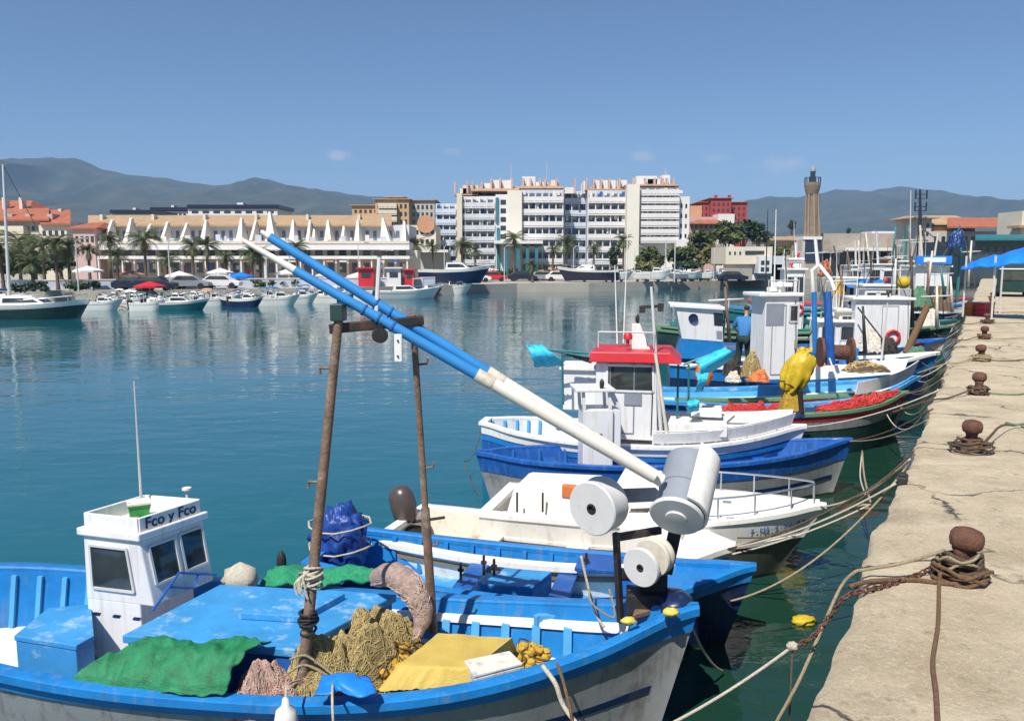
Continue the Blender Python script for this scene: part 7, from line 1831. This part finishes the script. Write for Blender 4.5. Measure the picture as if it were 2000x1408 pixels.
# chain
cpts = smooth_path([at(1850, 1090, QZ + .13), at(1800, 1118, QZ + .03), at(1740, 1140, QZ + .02), at(1680, 1155, QZ + .02), at(1650, 1166, QZ + .01), at(1620, 1205, QZ - .15), at(1585, 1245, QZ - .3), at(1548, 1262, QZ - .38)], 24)
dl = 0; link = 0; m = MB(); last = cpts[0]
for i in range(1, len(cpts)):
    dl += (cpts[i] - cpts[i - 1]).length
    if dl >= .036:
        t = (cpts[min(i + 1, len(cpts) - 1)] - cpts[i - 1]).normalized(); a_ = t.cross(V((0, 0, 1))).normalized(); c_ = a_.cross(t)
        s_ = a_ if link % 2 else c_
        ring = [cpts[i] + t * (math.cos(k * .7854) * .030) + s_ * (math.sin(k * .7854) * .017) for k in range(9)]
        m.tube(ring, .0065, 5, False); dl = 0; link += 1
tag(m.build("chain", 'rust', None, True), "rusty chain running from the nearest bollard over the quay edge to a mooring line", "chain")
pk_ = at(1548, 1262, QZ - .38)
rope(cat_line(pk_, at(1300, 1418, .75), .03), .011, 'rope_white', "pale mooring line from the chain's end to the lower photo edge", 2)
tag(MB().blob(pk_, (.045, .035, .03), 12, 8, .4, 4, 2).build("rope_knot", 'rope_white', None, True), "pale knot joining the chain and a mooring line over the water", "knot")
rope([pk_, pk_ - V((0, 0, .9))], .007, 'rope_dark', "thin dark line hanging straight down from the pale knot", 1)
# coils at the other bollards
coil(bols[1] + V((-.05, -.1, .03)), .24, 6, "dark tangled rope coil at the foot of the second bollard", 'rope_dark', .05, seed=8, wild=.7)
coil(bols[1] + V((.0, .02, .02)), .14, 4, "rust coloured rope round the second bollard", 'rope_brown', .06, seed=9, wild=.5)
rope([bols[1] + V((.1, 0, .03)), at(1935, 850, QZ + .02), at(1960, 830, QZ + .02), at(2010, 836, QZ + .02)], .013, 'rope_dark', "dark rope from the second bollard to the right photo edge")
rope([at(1905, 872, QZ + .04), at(1930, 866, QZ + .03), at(1948, 852, QZ + .02), at(1975, 836, QZ + .02), at(2010, 832, QZ + .02)], .012, 'rope_white', "pale rope curving from the second bollard to the right photo edge")
rope([at(1965, 826, QZ + .02), at(1985, 830, QZ + .02), at(2010, 826, QZ + .02)], .02, 'rope_green', "green net rope lying at the right photo edge beside the second bollard")
for i in range(2, 9):
    w = ["", "", "third", "fourth", "fifth", "sixth", "seventh", "eighth", "last"][i]
    coil(bols[i] + V((-.05, -.08, .02)), .2 + .05 * (i % 2), 5, "brown rope coil at the foot of the %s bollard" % w, ['rope', 'rope_brown', 'rope_dark'][i % 3], .06, seed=20 + i, wild=.7)
    if i < 7:
        e_ = qedge(bols[i].y - .8)
        rope([bols[i] + V((-.06, -.03, .12)), bols[i].lerp(e_ + V((0, 0, .03)), .6) + V((0, 0, .01)), e_ + V((-.02, 0, .03)), e_ + V((-.5, .2, -.2))], .014, ['rope', 'rope_brown', 'rope_dark'][i % 3], "rope lying from the %s bollard to the quay edge" % w)
        rope([bols[i] + V((.05, 0, .03)), bols[i] + V((.5, -.15, .02)), bols[i] + V((1.1, .1, .02)), bols[i] + V((1.7, -.1, .02))], .012, ['rope_dark', 'rope', 'rope_green'][i % 3], "rope trailing right across the quay from the %s bollard" % w)
# iron ring step on the edge and debris
p = at(1762, 940, QZ)
m = MB().obox(p + V((0, 0, .03)), QD * .10, QN * .05, (0, 0, .035)); m.obox(p + V((0, 0, .075)), QD * .06, QN * .035, (0, 0, .012)); tag(m.build("iron_block", 'black_steel', None, bevel=.01), "small dark iron block on the quay edge between the two nearest bollards", "block")
m = MB()
for k in range(5): m.blob(at(1745 + k * 9 + rr.uniform(-4, 4), 1272 + rr.uniform(-5, 5), QZ + .01), (.03, .02, .012), 8, 5, .4, 3, k)
# mooring ropes from the bows
def edge_px(px, py): return at(px, py, QZ + .02)
rope(cat_line(b2.mat @ b2.P(.97, .72, -1, .02), at(1750, 938, QZ + .03), .22) + [at(1775, 905, QZ + .02)], .011, 'rope', "tan rope sagging from the second boat's dark bow up to the quay edge", 2)
for (b, u, tgt, sag, mm, w) in [(b3, .985, (1750, 944), .10, 'rope_white', "pale rope from the cream skiff's bow to the quay edge"), (b3, .97, (1770, 908), .12, 'rope_dark', "dark rope from the cream skiff's bow to the quay edge"), (b4, .985, (1778, 896), .12, 'rope_white', "pale rope from the white speedboat's bow to the quay edge"), (b4, .98, (1786, 880), .15, 'rope_dark', "dark rope from the white speedboat's bow to the quay edge"), (b5, .985, (1812, 820), .10, 'rope', "tan rope from the deep blue rowing hull's bow to the quay edge"), (b5, .98, (1822, 798), .1, 'rope_dark', "dark rope from the deep blue rowing hull's bow to the quay edge"), (b6, .985, (1838, 760), .12, 'rope_white', "pale rope from the red roofed boat's bow to the quay edge"), (b7, .985, (1852, 730), .1, 'rope', "tan rope from the green hulled boat's bow to the quay edge"), (b8, .985, (1868, 690), .1, 'rope_white', "pale rope from the blue masted boat's bow to the quay edge"), (b8, .97, (1880, 660), .1, 'rope_dark', "dark rope from the blue masted boat's bow to the quay edge"), (b9, .985, (1886, 645), .08, 'rope', "tan rope from the porthole boat's bow to the quay edge"), (b10, .985, (1893, 625), .08, 'rope_white', "pale rope from the red striped boat's bow to the quay edge"), (b11, .985, (1899, 608), .08, 'rope', "tan rope from the dark green boat's bow to the quay edge")]:
    rope(cat_line(b.mat @ b.P(u, .98, -1, 0), at(*tgt, QZ + .03), sag), .011, mm, w, 2)
rope(cat_line(at(1430, 1082, .70), at(1700, 985, 1.05), .06), .011, 'rope_white', "pale rope running low along the skiff's bow over the water", 2)
rope(cat_line(at(1440, 1050, .75), at(1775, 900, QZ + .02), .25), .010, 'rope_dark', "thin dark rope sagging from the skiff's bow toward the quay", 2)
rope([at(1684, 880, 1.0), at(1688, 930, .85), at(1700, 980, .9)], .014, 'rope', "short tan rope hanging vertically between the bows and the quay edge", 4)
rope([at(1684, 880, 1.0), at(1680, 930, .75), at(1690, 965, .8)], .011, 'rope_white', "short pale rope hanging beside the tan vertical one by the quay edge", 4)
tag(MB().blob(at(1690, 990, .98), (.09, .05, .04), 12, 8, .4, 4, 3).build("rope_knot", 'rope', None, True), "tan knot where the mooring lines meet before the quay edge", "knot")
rope(cat_line(b1.mat @ b1.P(.985, 1.0, 1, .0), at(1412, 1310, .05), .12), .011, 'rope_white', "pale line hanging from the nearest boat's bow into the water", 2)
rope([at(1060, 1300, .93), at(1085, 1335, .86), at(1100, 1360, .70) + V((0, -.15, 0)), at(1150, 1430, .55) + V((0, -.1, 0))], .019, 'rope_white', "pair of pale ropes hanging over the nearest boat's rail near the bow, thick one")
rope([at(1088, 1295, .93), at(1100, 1330, .86), at(1112, 1370, .70) + V((0, -.15, 0)), at(1120, 1430, .5) + V((0, -.1, 0))], .013, 'rope_brown', "brown rope hanging over the nearest boat's rail beside the thick pale one")
rope([atd(1135, 1085, 6.9), atd(1150, 1150, 6.85), atd(1165, 1200, 6.8), atd(1180, 1225, 6.75)], .012, 'rope_white', "loose pale rope dangling left of the net hauler stand")
rope([atd(1150, 1150, 6.8), atd(1158, 1180, 6.7), atd(1200, 1205, 6.7), atd(1190, 1150, 6.8)], .009, 'rope', "thin tan rope loop left of the net hauler stand")
rope(cat_line(atd(945, 820, 15.5), atd(905, 900, 14.9), .25) + cat_line(atd(905, 900, 14.9), atd(945, 975, 13.5), .1), .009, 'rope_dark', "dark slack rope hanging from the red roofed boat's stern to the water", 2)
tag(MB().blob(at(1310, 1195, 1.17), (.07, .05, .035), 12, 8, .4, 3, 4).build("glove", 'glove', None, True), "yellow work glove lying on the bow of the nearest boat right of the hauler", "glove")
tag(MB().blob(at(1228, 1212, 1.1), (.06, .05, .03), 12, 8, .4, 3, 5).build("glove", 'glove', None, True), "yellow work glove lying on the bow of the nearest boat left of the hauler", "glove")
tag(MB().blob(at(1570, 1212, .02), (.14, .10, .06), 16, 10, .3, 3, 6).build("float", 'yellow_cover', None, True), "yellow float lying in the water near the quay wall", "float")
for b, nm_ in ((b7, "green hulled boat with red nets"), (b8, "blue masted boat"), (b9, "porthole boat"), (b10, "red striped boat"), (b11, "dark green boat"), (b12, "boat with the blue canopy"), (b13, "teal trawler")):
    for k, w_ in enumerate(("upper", "lower", "slack")):
        p = b.mat @ b.P(.985 - .05 * k, .98 - .1 * k, -1, 0); t_ = qedge(p.y - 1.1 - 1.0 * k)
        rope(cat_line(p, t_ + V((.05, 0, .03)), .08 + .22 * k), .012 + .003 * (p.y > 25), ['rope_dark', 'rope_brown', 'rope_white'][k], "%s dark mooring line from the %s to the quay" % (w_, nm_) if k == 0 else "%s %s mooring line from the %s to the quay" % (w_, ["", "brown", "pale"][k], nm_), 2)
# blue canopy on the quay and the dark van beneath
cy = empty("canopy", at(2010, 590, QZ), R(-30), "bright blue tarpaulin canopy over a stall at the right end of the quay", "canopy")
pp = [atd(1876, 524, 33), atd(1905, 512, 32), atd(1960, 502, 31), atd(2040, 484, 30)]
ci = cy.matrix_basis.inverted() if False else (Matrix.Translation(cy.location) @ Matrix.Rotation(R(-30), 4, 'Z')).inverted()
def can(u, v):
    i = min(2, int(u * 3)); p = pp[i].lerp(pp[i + 1], u * 3 - i); p = p + QD * (2.4 * v)
    p.z += .30 * v * (1 - .3 * v) * (.2 + .8 * u) - .35 * (1 - v) ** 6 * (.3 + u) + .03 * math.sin(u * 19 + v * 5) + .02 * math.sin(u * 37)
    return ci @ p
o_ = MB().grid(can, 40, 16).build("tarpaulin", 'bright_tarp', cy, True); o_.modifiers.new("thickness", 'SOLIDIFY').thickness = .02
for px, D in ((1888, 33.2), (1945, 31.5), (1960, 35), (2035, 30.5)):
    t_ = atd(px, 500, D); MB().tube([ci @ V((t_.x, t_.y, QZ)), ci @ t_], .04, 6).build("pole", 'alu', cy)
vn = empty("van", at(1975, 579, QZ) + V((.6, 1, 0)), R(60), "dark green van parked under the blue canopy at the right end of the quay", "van")
MB().prism([(-2.2, -.85, .3), (1.7, -.85, .3), (2.2, -.85, .5), (2.2, -.85, .95), (1.7, -.85, 1.1), (1.2, -.85, 1.75), (-2.15, -.85, 1.8)], (0, 1.7, 0)).build("body", 'van_green', vn, bevel=.08)
MB().box(-2.23, -2.19, -.6, .6, 1.05, 1.6).build("rear_window", 'glass', vn)
MB().prism([(.4, -.86, 1.1), (1.5, -.86, 1.1), (1.15, -.86, 1.6), (.4, -.86, 1.62)], (0, 1.72, 0)).build("side_window", 'glass', vn)
for x in (-1.4, 1.4):
    for y in (-.88, .66): MB().lathe([(0, 0), (.32, 0), (.32, .22), (0, .22)], (x, y, .32), (0, 1, 0), 16).build("wheel", 'black_rubber', vn)
for (px, py, D, mm, lb) in [(1905, 570, 34, 'orange', "orange fish crate stack under the left end of the blue canopy"), (1918, 560, 34.6, 'stucco_white', "white crate stack under the left end of the blue canopy"), (1930, 566, 33.5, 'red_paint', "red crate under the middle of the blue canopy")]:
    p = atd(px, HOR, D); e = empty("crate", (p.x, D, QZ), .4, lb, "crate")
    for k in range(2):
        m = MB(); z = k * .27
        m.box(-.3, .3, -.2, .2, z, z + .03); m.box(-.3, .3, -.2, -.17, z + .03, z + .25); m.box(-.3, .3, .17, .2, z + .03, z + .25); m.box(-.3, -.27, -.17, .17, z + .03, z + .25); m.box(.27, .3, -.17, .17, z + .03, z + .25)
        m.build("tray", mm, e)
